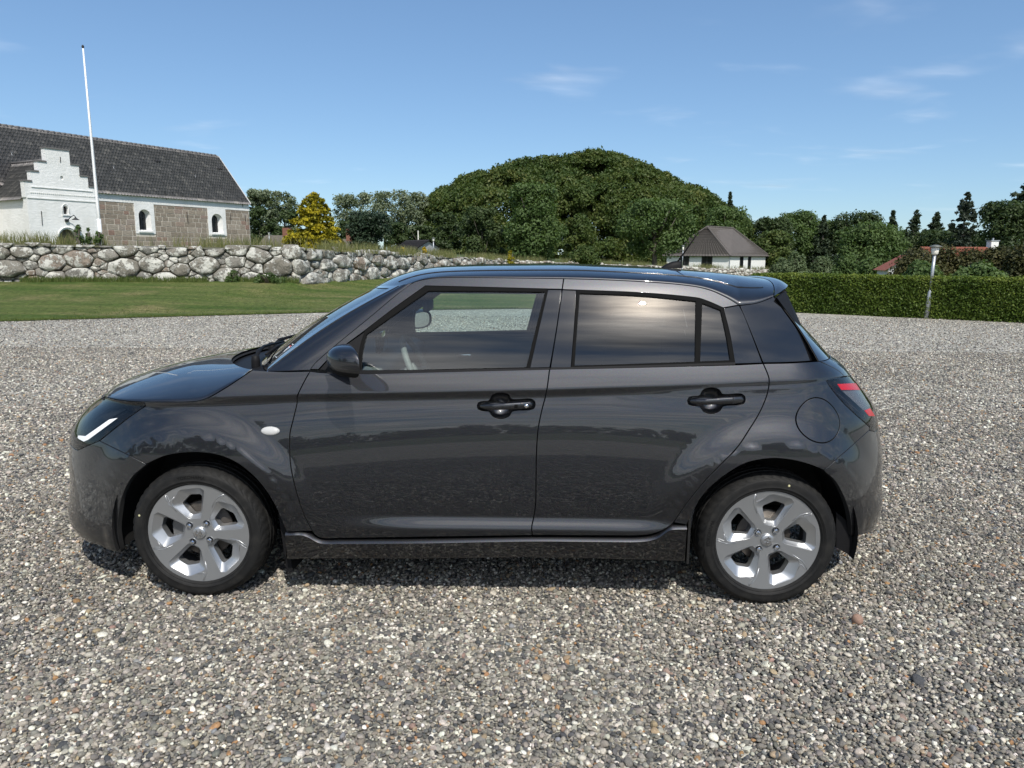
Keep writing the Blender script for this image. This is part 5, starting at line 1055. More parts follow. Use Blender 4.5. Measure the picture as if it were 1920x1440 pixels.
# recess outline of the door handles: a round cup with a long slot through it
def handle_outline(pts): return outline(Pb, [PX(pts)], 2.5)
def hpx(cx, cy, xl, xr, sc=1.0):
    return [(xl, cy), (xl + 3, cy - 6), (xl + 12, cy - 8), (cx - 22, cy - 9.5), (cx - 15, cy - 20), (cx, cy - 24), (cx + 14, cy - 20.5), (cx + 20.5, cy - 12), (xr - 8, cy - 12.5), (xr - 1, cy - 8), (xr, cy - 1), (xr - 3, cy + 5), (xr - 12, cy + 7), (cx + 22, cy + 9.5), (cx + 15, cy + 19), (cx, cy + 24), (cx - 14, cy + 20), (cx - 22, cy + 10), (xl + 10, cy + 9), (xl + 2, cy + 6), (xl, cy)]
ho1 = handle_outline(hpx(939, 761, 895, 1003)); ho2 = handle_outline(hpx(1334, 751.5, 1289.5, 1397))
panel('door_panel', Pb, dfo, M_paint, front_door, holes=[ho1], rows=ROWS_B, far_parent=front_door_far)
dro = outline(Pb, [PX(GAP_B), PX([(998, 1004), (1150, 1004.5), (1210, 1003.6), (1238, 996.5), (1255, 987), (1263, 980)]), PX(GAP_R[::-1]), PX([(1431, 681.5), (1378, 684), (1200, 688.5), (1030.5, 692)])])
panel('door_panel', Pb, dro, M_paint, rear_door, holes=[ho2], rows=ROWS_B, far_parent=rear_door_far)
flap = cup(fc, 0.098, 0.098)
_f2 = solve(Pb, [(1492.5, 788), (1574.5, 788), (1533.5, 745.5), (1533.5, 831)])
flap = cup(((_f2[0, 0] + _f2[1, 0]) / 2, (_f2[2, 1] + _f2[3, 1]) / 2), (_f2[1, 0] - _f2[0, 0]) / 2, (_f2[2, 1] - _f2[3, 1]) / 2)
panel('rear_quarter_panel', Pb, outline(Pb, [PX(GAP_R), PX([(1263, 980), (1288, 984)]), PX(ARCH_R), PX([(1545.6, 882), (1590, 843), (1630, 807)]), PX([(1630, 807), (1630, 800)]), PX(TL_LOW[::-1]), PX([(1549, 712.5), (1583, 706)]), PX(TG_SEAM[::-1]), PX([(1536, 677), (1480, 680.5), (1431, 681.5)])]), M_paint, car, holes=[flap], rows=ROWS_B)
panel('fuel_flap', Pb, flap, M_paint, car, gap=0.0028, mirror=False, rows=ROWS_B)
tl_o = outline(Pb, [PX(TL_LOW), PX([(1630, 800), (1630, 807), (1640, 810)]), UZ([solve(Pb, [(1640, 810)])[0], (uT, 0.71)]), UZ([(uT, 0.71), (uT, 0.945)]), UZ([(uT, 0.945), solve(Pb, [(1583, 706)])[0]]), PX([(1583, 706), (1549, 712.5)])])
tl, tl2 = panel('tail_light', shift(Pb, 0.022), tl_o, M_gloss, car, depth=0.02)
panel('tail_lens', Pb, tl_o, M_lensr, tl, depth=0.016, far_parent=tl2)
panel('light_bar', shift(Pb, -0.0012), outline(Pb, [PX([(1569, 719), (1604, 717)]), PX([(1604, 717), (1614, 732)]), PX([(1614, 732), (1578, 732)]), PX([(1578, 732), (1569, 719)])], 3), M_red, tl, far_parent=tl2, depth=0.006)
panel('light_bar', shift(Pb, -0.0012), outline(Pb, [PX([(1620, 769), (1631, 764)]), PX([(1631, 764), (1642, 781)]), PX([(1642, 781), (1630, 781)]), PX([(1630, 781), (1620, 769)])], 3), M_red, tl, far_parent=tl2, depth=0.006)
panel('reflector', shift(Pb, 0.004), outline(Pb, [PX([(1578, 732), (1612, 731)]), PX([(1612, 731), (1632, 760), (1630, 769)]), PX([(1630, 769), (1620, 770)]), PX([(1620, 770), (1578, 732)])], 3), M_refl, tl, far_parent=tl2, depth=0.006)
panel('rear_bumper', Pb, outline(Pb, [PX([(1630, 807), (1590, 843), (1545.6, 882)]), PX(ARCH_R2), UZ([solve(Pb, [(1597, 1005)])[0], (XSR + 0.55, 0.262), (UCR, 0.28)]), UZ([(UCR, 0.28), (UCR, 0.72)]), UZ([(UCR, 0.72), (uT, 0.71)]), UZ([(uT, 0.71), solve(Pb, [(1640, 810)])[0]]), PX([(1640, 810), (1630, 807)])]), M_paint, car, dz=0.025, gap=0.0012)
tg = empty('tailgate', parent=car)
panel('tailgate_panel', Pb, outline(Pb, [PX(TG_SEAM), UZ([solve(Pb, [(1583, 706)])[0], (uT, 0.945)]), UZ([(uT, 0.945), (uT, 0.71)]), UZ([(uT, 0.71), (UCR, 0.72)]), UZ([(UCR, 0.72), (UCR, 1.04)]), UZ([(UCR, 1.04), solve(Pb, [(1536, 677)])[0]])]), M_paint, tg, dz=0.025)
# ---------------------------------------------------------------- greenhouse
GL = [(581, 693), (590, 681), (625, 650), (690, 597), (740, 555), (772, 531), (791, 524.5), (819, 520.5), (866, 519.7), (960, 520.7), (1057, 522)]
GR = [(1057, 522), (1145, 524.7), (1239, 530), (1301, 536.5), (1332.5, 544), (1357.5, 555), (1373, 563.5), (1386, 572)]
GB = [(1057, 522), (1054, 542.5), (1043, 620.6), (1031, 689.5)]
panel('window_frame', Pg, outline(Pg, [PX(GL), PX(GB[:2]), PX([(1054, 542.5), (1027, 542), (900, 538.5), (797.5, 536)]), PX([(797.5, 536), (740, 577), (684, 620)]), PX([(684, 620), (650, 645), (625, 664), (597, 693)]), PX([(597, 693), (581, 693)])]), M_paint, front_door, far_parent=front_door_far, dz=0.03)
G1 = [PX([(803, 545), (900, 545.5), (1022, 547)]), PX([(1022, 547), (1005, 615), (987, 688.5)]), PX([(987, 688.5), (830, 692), (677, 695.5)]), PX([(677, 695.5), (679, 660), (687, 627)]), PX([(687, 627), (740, 589), (803, 545)])]
panel('window_seal', shift(Pg, -0.002), outline(Pg, [PX([(797.5, 536), (900, 538.5), (1027, 542)]), PX([(1027, 542), (1010, 615), (993, 690)]), PX([(993, 690), (830, 694), (676, 698)]), PX([(676, 698), (674, 660), (684, 620)]), PX([(684, 620), (740, 577), (797.5, 536)])]), M_rub, front_door, holes=[outline(Pg, G1)], far_parent=front_door_far, gap=0.0006, du=0.05, dz=0.05)
panel('window', shift(Pg, 0.006), outline(Pg, G1), M_glass, front_door, far_parent=front_door_far, gap=-0.004, depth=0.003, edge=M_rub)
panel('belt_trim', shift(Pg, -0.005), outline(Pg, [PX([(614, 694), (830, 693), (1030.5, 689.5)]), PX([(1030.5, 689.5), (1030.5, 692.5)]), PX([(1030.5, 692.5), (800, 698), (676, 701), (614, 699.5)]), PX([(614, 699.5), (614, 694)])]), M_plas, front_door, far_parent=front_door_far, gap=0.0004, depth=0.012)
panel('mirror_sail', shift(Pg, 0.001), outline(Pg, [PX([(684, 621), (674, 660), (676, 699)]), PX([(676, 699), (597, 694)]), PX([(597, 694), (625, 664), (684, 621)])]), M_plas, front_door, far_parent=front_door_far)
panel('pillar_cover', Pg, outline(Pg, [PX([(1027, 542.3), (1054, 542.7)]), PX([(1054, 542.7), (1043, 620.6), (1031, 689.5)]), PX([(1031, 689.5), (993, 690.3)]), PX([(993, 690.3), (1010, 615), (1027, 542.3)])]), M_gloss, front_door, far_parent=front_door_far)
panel('window_frame', Pg, outline(Pg, [PX(GR), PX([(1386, 572), (1356, 577.5)]), PX([(1356, 577.5), (1330, 566), (1306, 558.5), (1200, 549), (1081, 544)]), PX([(1081, 544), (1054, 543)]), PX(GB[:2][::-1])]), M_paint, rear_door, far_parent=rear_door_far, dz=0.03)
G2 = [PX([(1087, 549.5), (1200, 554.5), (1305, 564.5)]), PX([(1305, 564.5), (1303.5, 678)]), PX([(1303.5, 678), (1190, 682), (1077, 685.5)]), PX([(1077, 685.5), (1082, 615), (1087, 549.5)])]
G3 = [PX([(1316.5, 568), (1351, 581)]), PX([(1351, 581), (1362, 630), (1369.5, 675.5)]), PX([(1369.5, 675.5), (1312.5, 677.5)]), PX([(1312.5, 677.5), (1316.5, 568)])]
panel('window_seal', shift(Pg, -0.002), outline(Pg, [PX([(1081, 544), (1200, 549), (1306, 558.5), (1330, 566), (1356, 577.5)]), PX([(1356, 577.5), (1369, 630), (1378, 681)]), PX([(1378, 681), (1200, 687.5), (1071, 690)]), PX([(1071, 690), (1077, 615), (1081, 544)])]), M_rub, rear_door, holes=[outline(Pg, G2), outline(Pg, G3)], far_parent=rear_door_far, gap=0.0006, du=0.05, dz=0.05)
panel('window', shift(Pg, 0.006), outline(Pg, G2), M_dark, rear_door, far_parent=rear_door_far, gap=-0.004, depth=0.003, edge=M_rub)
panel('corner_window', shift(Pg, 0.006), outline(Pg, G3), M_dark, rear_door, far_parent=rear_door_far, gap=-0.004, depth=0.003, edge=M_rub)
panel('belt_trim', shift(Pg, -0.005), outline(Pg, [PX([(1032, 689), (1200, 684.8), (1378, 679)]), PX([(1378, 679), (1378, 683.5)]), PX([(1378, 683.5), (1200, 688.7), (1032, 692.5)]), PX([(1032, 692.5), (1032, 689)])]), M_plas, rear_door, far_parent=rear_door_far, gap=0.0004, depth=0.012)
panel('pillar_cover', Pg, outline(Pg, [PX([(1054, 543), (1081, 544)]), PX([(1081, 544), (1077, 615), (1071, 689.5)]), PX([(1071, 689.5), (1032, 690)]), PX([(1032, 690), (1043, 620.6), (1054, 543)])]), M_gloss, rear_door, far_parent=rear_door_far)
panel('pillar_cover', Pg, outline(Pg, [PX([(1356, 577.5), (1386, 572)]), PX([(1386, 572), (1395, 589), (1411, 630), (1430, 681)]), PX([(1430, 681), (1378, 682.5)]), PX([(1378, 682.5), (1369, 630), (1356, 577.5)])]), M_gloss, rear_door, far_parent=rear_door_far)
panel('quarter_window', Pg, outline(Pg, [PX([(1387, 572.5), (1420, 567.5), (1451, 556)]), PX([(1451, 556), (1495, 617), (1536, 676)]), PX([(1536, 676), (1480, 679.5), (1431, 680.5)]), PX([(1431, 680.5), (1411, 630), (1387, 572.5)])]), M_gloss, car)
# ---------------------------------------------------------------- lofted skins across the car
def skin(name, f, na, nb, mt, parent, inner=None, th=0.012, bl=(-1, 1)):
    """surface f(a, b), a in 0..1 front to back, b in bl from side to side"""
    a = np.linspace(0, 1, na); b = np.linspace(bl[0], bl[1], nb); A, B = np.meshgrid(a, b, indexing='ij')
    e = 1e-4
    V = f(A, B); da = f(np.clip(A + e, 0, 1), B) - f(np.clip(A - e, 0, 1), B); db = f(A, np.clip(B + e, bl[0], bl[1])) - f(A, np.clip(B - e, bl[0], bl[1]))
    N = np.cross(da, db); N /= np.linalg.norm(N, axis=-1)[..., None] + 1e-12
    if N[..., 2].mean() < 0: N = -N
    V1 = V.reshape(-1, 3); N1 = N.reshape(-1, 3); Q = grid_faces(na, nb)
    f0 = Q[0]; nn = np.cross(V1[f0[1]] - V1[f0[0]], V1[f0[2]] - V1[f0[0]])
    if np.dot(nn, N1[f0[0]]) < 0: Q = Q[:, ::-1]
    n = len(V1); V2 = V1 - N1 * th; Fc = [tuple(q) for q in Q] + [tuple(q[::-1] + n) for q in Q]; mi = [0] * len(Q) + [1] * len(Q)
    rim = [i * nb for i in range(na)] + [(na - 1) * nb + j for j in range(1, nb)] + [i * nb + nb - 1 for i in range(na - 2, -1, -1)] + [j for j in range(nb - 2, 0, -1)]
    for i in range(len(rim)):
        p, q = rim[i], rim[(i + 1) % len(rim)]; Fc.append((p, q, q + n, p + n)); mi.append(1)
    return mk(name, np.vstack([V1, V2]), Fc, None, parent, True, np.vstack([N1, -N1]), [mt, inner or M_gap], mi)
def curve3(P):
    """arc-length parametrised 3-D polyline -> function of a in 0..1"""
    P = np.asarray(P, float); s = np.concatenate([[0], np.cumsum(np.linalg.norm(np.diff(P, axis=0), axis=1))]); s /= s[-1]
    return lambda a: np.stack([np.interp(a, s, P[:, k]) for k in range(3)], -1)
def smooth_curve(P, n=80):
    return curve3(crom(P, 0.01))
# roof
r_edge_px = [(772, 531), (791, 524.5), (819, 520.5), (866, 519.7), (960, 520.7), (1057, 522), (1145, 524.7), (1239, 530), (1301, 536.5), (1332.5, 544), (1357.5, 555), (1373, 563.5), (1386, 572), (1420, 567.5), (1450, 556)]
_re = [onplane(749, 535.5, -0.575)] + [Pg(*p) for p in solve(Pg, crom(r_edge_px[:13], 8))] + [Pg(*p) for p in solve(Pg, crom(r_edge_px[12:], 8)[1:])]
E_roof = curve3(_re)
_rs = np.array([onplane(u, v, 0.02) for u, v in ((722, 530.5), (741, 520.6), (760, 513), (788, 505), (819, 500), (866, 497), (929, 495), (1054, 493.7), (1114, 495.6), (1239, 502), (1332, 509.7), (1385, 516), (1412, 519.5))])
C_roof = smooth_curve(_rs)
def f_roof(A, B):
    e = E_roof(A); c = C_roof(A); m = 1 - np.abs(B) ** 2.2
    x = e[..., 0] + (c[..., 0] - e[..., 0]) * m
    z = e[..., 2] + (c[..., 2] - e[..., 2]) * np.clip(1 - np.abs(B) ** 2.3, 0, 1) ** 0.62
    return np.stack([x, B * np.abs(e[..., 1]), z], -1)
bl = np.sin(np.linspace(-1, 1, 81) * math.pi / 2)
skin('roof', f_roof, 130, 97, M_paint, car, inner=M_intl, th=0.02)
# windscreen and front pillars
WB = onplane(500, 695.5, -0.715); WT = onplane(748, 536.5, -0.578)
WBc = np.array([-1.120, 0, 0.985]); WTc = _rs[0] + np.array([-0.004, -_rs[0][1], -0.004])
def f_ws(A, B):
    top = np.stack([WT[0] + (WTc[0] - WT[0]) * (1 - np.abs(B) ** 2), B * abs(WT[1]), WT[2] + (WTc[2] - WT[2]) * (1 - np.abs(B) ** 2.4)], -1)
    bot = np.stack([WB[0] + (WBc[0] - WB[0]) * (1 - np.abs(B) ** 2), B * abs(WB[1]), WB[2] + (WBc[2] - WB[2]) * (1 - np.abs(B) ** 2)], -1)
    p = bot * (1 - A)[..., None] + top * A[..., None]; p[..., 2] += 0.018 * np.sin(A * math.pi); p[..., 0] -= 0.010 * np.sin(A * math.pi)
    return p
ws = skin('windscreen', f_ws, 30, 41, M_wsglass, car, inner=M_wsglass, th=0.004)
# dark band painted round the glass edge
def f_band(b0, b1): return lambda A, B: f_ws(A, b0 + (b1 - b0) * B) + np.array([0, 0, 0.002])
for sgn in (-1, 1): skin('windscreen_border', (lambda s: (lambda A, B: f_ws(A, s * (0.915 + 0.085 * B)) + np.array([-0.002, 0, 0.002])))(sgn), 20, 4, M_gloss, ws, inner=M_gap, th=0.003, bl=(0, 1))
skin('windscreen_border', lambda A, B: f_ws(A * 0.045, B * 0.95) + np.array([-0.002, 0, 0.002]), 4, 30, M_gloss, ws, inner=M_gap, th=0.003)
skin('windscreen_border', lambda A, B: f_ws(0.965 + A * 0.035, B * 0.95) + np.array([-0.002, 0, 0.002]), 4, 30, M_gloss, ws, inner=M_gap, th=0.003)
_pil = [Pg(*p) for p in solve(Pg, crom(GL[:6], 8))]; E_pil = curve3(_pil)
for sgn in (-1, 1):
    def f_pil(A, B, sgn=sgn):
        p0 = f_ws(A, np.full_like(A, -0.995)); p1 = E_pil(A); p = p0 * (1 - B)[..., None] + p1 * B[..., None]
        p[..., 1] -= 0.010 * np.sin(B * math.pi); p[..., 0] -= 0.004 * np.sin(B * math.pi); p[..., 1] *= -sgn; return p
    skin('front_pillar', f_pil, 40, 9, M_paint, car, th=0.02, bl=(0, 1))
# bonnet
_hs = [Pb(*p) for p in solve(Pb, crom(SHUT, 6))]; E_hood = curve3(_hs)
_hc = np.array([(-1.900, 0, 0.824), (-1.865, 0, 0.848), (-1.80, 0, 0.874), (-1.70, 0, 0.903), (-1.58, 0, 0.930), (-1.445, 0, 0.955), (-1.30, 0, 0.978)])
C_hood = smooth_curve(_hc)
def f_hood(A, B):
    e = E_hood(A); c = C_hood(A); m = 1 - np.abs(B) ** 2.0
    x = e[..., 0] + (c[..., 0] - e[..., 0]) * m
    z = e[..., 2] + (c[..., 2] - e[..., 2]) * np.clip(1 - np.abs(B) ** 2.2, 0, 1) ** 0.72
    return np.stack([x, B * (np.abs(e[..., 1]) - 0.001), z + 0.002], -1)
skin('bonnet', f_hood, 90, 81, M_paint, car, th=0.02)
# cowl panel under the wipers
def f_cowl(A, B):
    h = f_hood(np.ones_like(A) * 0.985, B * 0.985) + np.array([0.0, 0, -0.03]); w = f_ws(np.full_like(A, 0.02), B) + np.array([0.0, 0, -0.012])
    return h * (1 - A)[..., None] + w * A[..., None]
cowl = skin('cowl_panel', f_cowl, 8, 41, M_plas, car, th=0.01)
for k, (b0, b1) in enumerate(((-0.72, 0.05), (-0.02, 0.72))):
    w = MB(); p0 = f_ws(np.array([0.0]), np.array([b0]))[0] + (-0.03, 0, 0.015); p1 = f_ws(np.array([0.055]), np.array([b1]))[0] + (-0.012, 0, 0.022); pm = (p0 + p1) / 2 + (-0.035, 0, 0.02)
    w.tube([p0, (p0 * 2 + pm) / 3 + (0, 0, 0.02), pm, p1], [0.011, 0.010, 0.007, 0.004], 8)
    q0 = f_ws(np.array([0.03]), np.array([b0 + 0.25]))[0] + (-0.006, 0, 0.010); q1 = f_ws(np.array([0.07]), np.array([min(b1 + 0.12, 0.9)]))[0] + (-0.006, 0, 0.010)
    w.tube([q0, (q0 + q1) / 2 + (-0.012, 0, 0.006), q1], [0.006, 0.008, 0.006], 6); w.lathe([(0.0, 0.03), (0.018, 0.026), (0.02, 0), (0.02, -0.03)], 12, 'z', p0)
    w.build('wiper', M_plas, car, True)
# sticker inside the glass: a small sailing pennant in a thin frame
stk0 = f_ws(np.array([0.155]), np.array([-0.87]))[0] + (-0.006, -0.006, 0.008)
# rear window, spoiler
RGt = Pg(*solve(Pg, [(1453, 558)])[0]) + (0.004, 0, 0); RGb = Pg(*solve(Pg, [(1537, 675)])[0]) + (0.003, 0.002, 0)
_ug = solve(Pb, [(1537, 677)])[0][0]
def f_rg(A, B):
    m = (1 - np.abs(B) ** 2.0); t = np.stack([RGt[0] + 0.07 * m, B * np.abs(RGt[1]), RGt[2] + 0.012 * m], -1)
    q = Pb(_ug + (UCR - _ug) * (1 - np.abs(B)), 1.052 - 0.012 * (1 - np.abs(B))); q = np.stack([q[..., 0] - 0.004, -q[..., 1] * np.sign(B), q[..., 2] + 0.001], -1)
    p = t * (1 - A)[..., None] + q * A[..., None]; p[..., 0] += 0.012 * np.sin(A * math.pi); return p
skin('tailgate_window', f_rg, 24, 41, M_gloss, tg, th=0.005)
sp_n = onplane(1471, 542, -0.50); sp_c = np.array([1.455, 0, 1.362])
def f_sp(A, B):
    r = f_roof(np.ones_like(A), B); r = r + np.array([0.004, 0, 0.001])
    t = np.stack([sp_n[0] + (sp_c[0] - sp_n[0]) * (1 - np.abs(B) ** 2.2), B * np.abs(sp_n[1]) * 1.0, sp_n[2] + (sp_c[2] - sp_n[2]) * (1 - np.abs(B) ** 2.4)], -1)
    p = r * (1 - A)[..., None] + t * A[..., None]; p[..., 2] += 0.012 * np.sin(A * math.pi) * (1 - np.abs(B) ** 4); return p
sp = skin('spoiler', f_sp, 14, 49, M_paint, tg, th=0.022)
for sgn in (-1, 1):
    q = [onplane(1453, 558, -0.585), onplane(1469, 546, -0.50), onplane(1497, 606, -0.555), onplane(1493, 613, -0.60)]
    q = [np.array(p) * (1, -sgn, 1) for p in q]; ofs = np.array([0.03, 0.05 * -sgn * -1, 0.0])
    V = q + [p + np.array([0.0, 0.03 * -sgn * -1, 0]) for p in q]
    fs = [(0, 1, 2, 3), (7, 6, 5, 4), (0, 4, 5, 1), (1, 5, 6, 2), (2, 6, 7, 3), (3, 7, 4, 0)]
    mk('spoiler_fin', V, fs, M_plas, sp)
# rub strip along the pillar joint, roof aerial
ab = onplane(1259, 500, 0.0)
ae = MB()
V = []; 
for i in range(11):
    t = i / 10.0; xx = ab[0] - 0.05 + 0.10 * t; hgt = 0.035 * math.sin(math.pi * min(1, t * 0.62 + 0.02)) ** 0.8 + 0.002; wd = 0.022 * (0.35 + 0.65 * math.sin(math.pi * (0.15 + 0.7 * t)))
    for k in range(9):
        an = math.pi * k / 8; V.append((xx, math.cos(an) * wd, ab[2] - 0.008 + math.sin(an) * hgt))
ae.add(V, [tuple(q) for q in grid_faces(11, 9)] + [tuple(range(9)), tuple(range(98, 89, -1))])
an_o = ae.build('aerial', M_plas, car, True)
m0 = onplane(1270, 492, 0.0); m1 = onplane(1311, 434, 0.0)
MB().tube([m0 - (m1 - m0) * 0.05, m0, m0 + (m1 - m0) * 0.3, m1], [0.006, 0.0055, 0.0042, 0.0022], 8).build('mast', M_rub, an_o, True)
# roof joint strips
for sgn in (-1, 1):
    pts = [f_roof(np.array([a]), np.array([0.80 * sgn]))[0] + (0, 0, 0.0008) for a in np.linspace(0.03, 0.97, 40)]
    MB().tube(pts, 0.0028, 6).build('roof_joint_strip', M_gloss, car, True)
# ---------------------------------------------------------------- sill skirts
top = solve(Pb, crom([(534, 997.5), (570, 998), (600, 1011.5), (640, 1012.5), (800, 1011.5), (998, 1008), (1150, 1009), (1205, 1008.5), (1232, 1003), (1248, 992), (1258, 986.5), (1288, 985.5)], 6))
botx = [onplane(u, v, -0.84)[[0, 2]] for u, v in ((533, 1047), (800, 1043.5), (992, 1041.5), (1200, 1045), (1284, 1048.5))]
def skirt(sgn):
    xs = np.linspace(top[0, 0], top[-1, 0], 150); V = []; nP = 8
    zt = np.interp(xs, top[:, 0], top[:, 1]); zb = np.interp(xs, [b[0] for b in botx], [b[1] for b in botx])
    for x, a, b in zip(xs, zt, zb):
        yo = float(Fw(x, max(a, 0.285))); yo = max(yo, float(Fw(x, 0.30)))
        w = yo + 0.004 * smoothstep(-0.85, -0.6, x) * (1 - smoothstep(0.8, 1.0, x))
        pr = [(w - 0.035, a + 0.006), (w - 0.016, a - 0.001), (w - 0.004, a - 0.009), (w + 0.001, a - 0.015), (w - 0.002, a - 0.025), (w - 0.014, b + 0.008), (w - 0.018, b), (w - 0.07, b + 0.006)]
        V += [(x, -sgn * y, z) for y, z in pr]
    Q = grid_faces(len(xs), nP, flip=(sgn < 0)); cap = [tuple(range(nP))[::sgn], tuple((len(xs) - 1) * nP + k for k in range(nP))[::-sgn]]
    o = mk('side_skirt', V, [tuple(q) for q in Q] + cap, M_paint, car, True)
    m = o.modifiers.new('split', 'EDGE_SPLIT'); m.split_angle = R_(40)
skirt(1); skirt(-1)
# ---------------------------------------------------------------- handles, repeaters
def handle(cx, cy, xl, xr, door, key, far):
    for sgn, par in ((1, door), (-1, far)):
        b = empty('door_handle', parent=par)
        hol = inset(handle_outline(hpx(cx, cy, xl, xr)), -0.001)
        # bowl behind the grip
        k = len(hol); c0 = hol.mean(0); rings = []
        for s_, d_ in ((1.0, 0.006), (0.93, 0.02), (0.75, 0.034), (0.4, 0.042), (0.02, 0.045)):
            q = c0 + (hol - c0) * s_; p = Pb(q[:, 0], q[:, 1]); p[:, 1] += d_; rings.append(p)
        V = np.vstack(rings) * (1, sgn, 1); f = []
        for i in range(4):
            for j in range(k): f.append((i * k + j, i * k + (j + 1) % k, (i + 1) * k + (j + 1) % k, (i + 1) * k + j)[::sgn])
        mk('recess', V, f, M_paint, b, True)
        # grip: a tapered bar that stands out and returns at both ends
        ax = solve(Pb, [(xl + 4, cy + 1), (xl + 14, cy + 1), (cx - 14, cy), (cx + 8, cy - 1.5), (xr - 24, cy - 2.5), (xr - 5, cy - 3)])
        hw = [0.0075, 0.0105, 0.0125, 0.0135, 0.0145, 0.0135]; of = [0.010, -0.006, -0.022, -0.026, -0.020, -0.008]
        tt = np.linspace(0, 5, 41); V = []; n = 14
        for t in tt:
            u, z, h, o_ = (np.interp(t, range(6), ax[:, 0]), np.interp(t, range(6), ax[:, 1]), np.interp(t, range(6), hw), np.interp(t, range(6), of))
            if t > 4.75: h *= math.sqrt(max(0.05, 1 - ((t - 4.75) / 0.26) ** 2))
            if t < 0.25: h *= math.sqrt(max(0.05, 1 - ((0.25 - t) / 0.26) ** 2))
            p = Pb(u, z)
            for q in range(n):
                an = 2 * math.pi * q / n; cs, sn = math.cos(an), math.sin(an)
                V.append((p[0], (p[1] + o_ + 0.008 * abs(cs) ** 0.7 * (1 if cs > 0 else -1)) * sgn, z + h * abs(sn) ** 0.75 * (1 if sn > 0 else -1)))
        Q = [tuple(q) for q in np.concatenate([grid_faces(41, n), np.stack([np.arange(40) * n + n - 1, np.arange(1, 41) * n + n - 1, np.arange(1, 41) * n, np.arange(40) * n], 1)])]
        cap = [tuple(range(n)), tuple(40 * n + q for q in range(n))[::-1]]
        mk('grip', V, [q[::sgn] for q in Q + cap], M_paint, b, True)
        sx = solve(Pb, [(xr - 26, cy - 2.5)])[0]; p = Pb(*sx)
        MB().box((p[0], (p[1] - 0.0265) * sgn, p[2]), (0.0022, 0.004, 0.028)).build('grip_split', M_gap, b)
        if key and sgn == 1:
            p = Pb(*solve(Pb, [(xr - 16, cy - 1.8)])[0]); MB().lathe([(0.0, -0.004), (0.0075, -0.0038), (0.009, 0.0)], 20, 'y', (p[0], p[1] - 0.0225, p[2])).build('key_lock', M_chrome, b, True)
            p = Pb(*solve(Pb, [(xr - 35, cy - 2)])[0]); MB().box((p[0], p[1] - 0.0305, p[2]), (0.014, 0.003, 0.014), bev=0.001).build('lock_button', M_rub, b, True)
handle(939, 761, 895, 1003, front_door, True, front_door_far)
handle(1334, 751.5, 1289.5, 1397, rear_door, False, rear_door_far)
rc = solve(Pb, [(507, 808)])[0]
for sgn in (1, -1):
    V = []; f = []; n = 28
    for i, (s_, h) in enumerate(((1.0, -0.001), (0.96, 0.005), (0.7, 0.009), (0.3, 0.011), (0.01, 0.0112))):
        for k in range(n):
            a = 2 * math.pi * k / n; p = Pb(rc[0] + 0.040 * s_ * math.cos(a), rc[1] + 0.0185 * s_ * math.sin(a)); V.append((p[0], (p[1] - h) * sgn, p[2]))
    for i in range(4):
        for k in range(n): f.append((i * n + k, i * n + (k + 1) % n, (i + 1) * n + (k + 1) % n, (i + 1) * n + k)[::sgn])
    mk('side_indicator', V, f, M_ind, car, True)
# ---------------------------------------------------------------- door mirrors
def mirror(sgn):
    root = empty('door_mirror', parent=front_door if sgn == 1 else front_door_far)
    y0 = -0.955
    st = [(612, 668, 674), (614, 661, 682), (619, 655.5, 692), (628, 650.5, 698.5), (640, 647.8, 702.5), (655, 646.8, 705), (668, 647, 706), (674, 650, 705.5), (676, 654, 704)]
    V = []; n = 28
    st2 = crom(np.array(st, float), 3.0)
    xs0 = onplane(612, 680, y0)[0]; xs1 = onplane(676, 680, y0)[0]
    for (u, vt, vb) in st2:
        pt = onplane(u, vt, y0); pb = onplane(u, vb, y0); zc_m = (pt[2] + pb[2]) / 2; hz = (pt[2] - pb[2]) / 2; x = pt[0]
        t = np.clip((x - xs0) / (xs1 - xs0), 0, 1); hy = 0.105 * (max(0.0, 1 - (1 - t) ** 2.4)) ** 0.5 + 0.004
        yc = y0 - 0.0 + 0.02 * (1 - t)
        for k in range(n):
            a = 2 * math.pi * k / n; ca, sa = math.cos(a), math.sin(a); pw = 0.72
            V.append((x - 0.42 * t * (hy * (abs(ca) ** pw) * np.sign(ca) + 0.6 * hy), (yc + hy * (abs(ca) ** pw) * np.sign(ca)) * sgn, zc_m + hz * (abs(sa) ** pw) * np.sign(sa)))
    m = len(st2); Q = np.concatenate([grid_faces(m, n), np.stack([np.arange(m - 1) * n + n - 1, np.arange(1, m) * n + n - 1, np.arange(1, m) * n, np.arange(m - 1) * n], 1)])
    low = [0 if (V[q[0]][2] > 0.0 and ((q[0] % n) < n * 0.56 or (q[0] % n) > n * 0.94)) else 1 for q in Q]
    f = [tuple(q)[::sgn] for q in Q] + [tuple(range(n))[::sgn]]
    mk('mirror_housing', V, f, None, root, True, None, [M_paint, M_plas], low + [0])
    W = np.array(V[(m - 1) * n:]); c0 = W.mean(0); W2 = c0 + (W - c0) * 0.90 + np.array([-0.012, 0, 0])
    mk('mirror_rim', np.vstack([W, W2]), [(i, (i + 1) % n, n + (i + 1) % n, n + i)[::sgn] for i in range(n)], M_plas, root, True)
    mk('mirror_glass', W2 + np.array([0.002, 0, 0]), [tuple(range(n))[::-sgn]], M_chrome, root)
    # foot
    q = [onplane(609, 695, -0.80), onplane(640, 690, -0.80), onplane(650, 706, -0.90), onplane(624, 700, -0.90), onplane(616, 684, -0.82), onplane(650, 670, -0.80), onplane(655, 690, -0.92), onplane(620, 680, -0.90)]
    q = [np.array(p) * (1, sgn, 1) for p in q]
    mk('mirror_foot', q, [(0, 1, 2, 3), (7, 6, 5, 4), (0, 3, 7, 4), (3, 2, 6, 7), (2, 1, 5, 6), (1, 0, 4, 5)], M_plas, root)
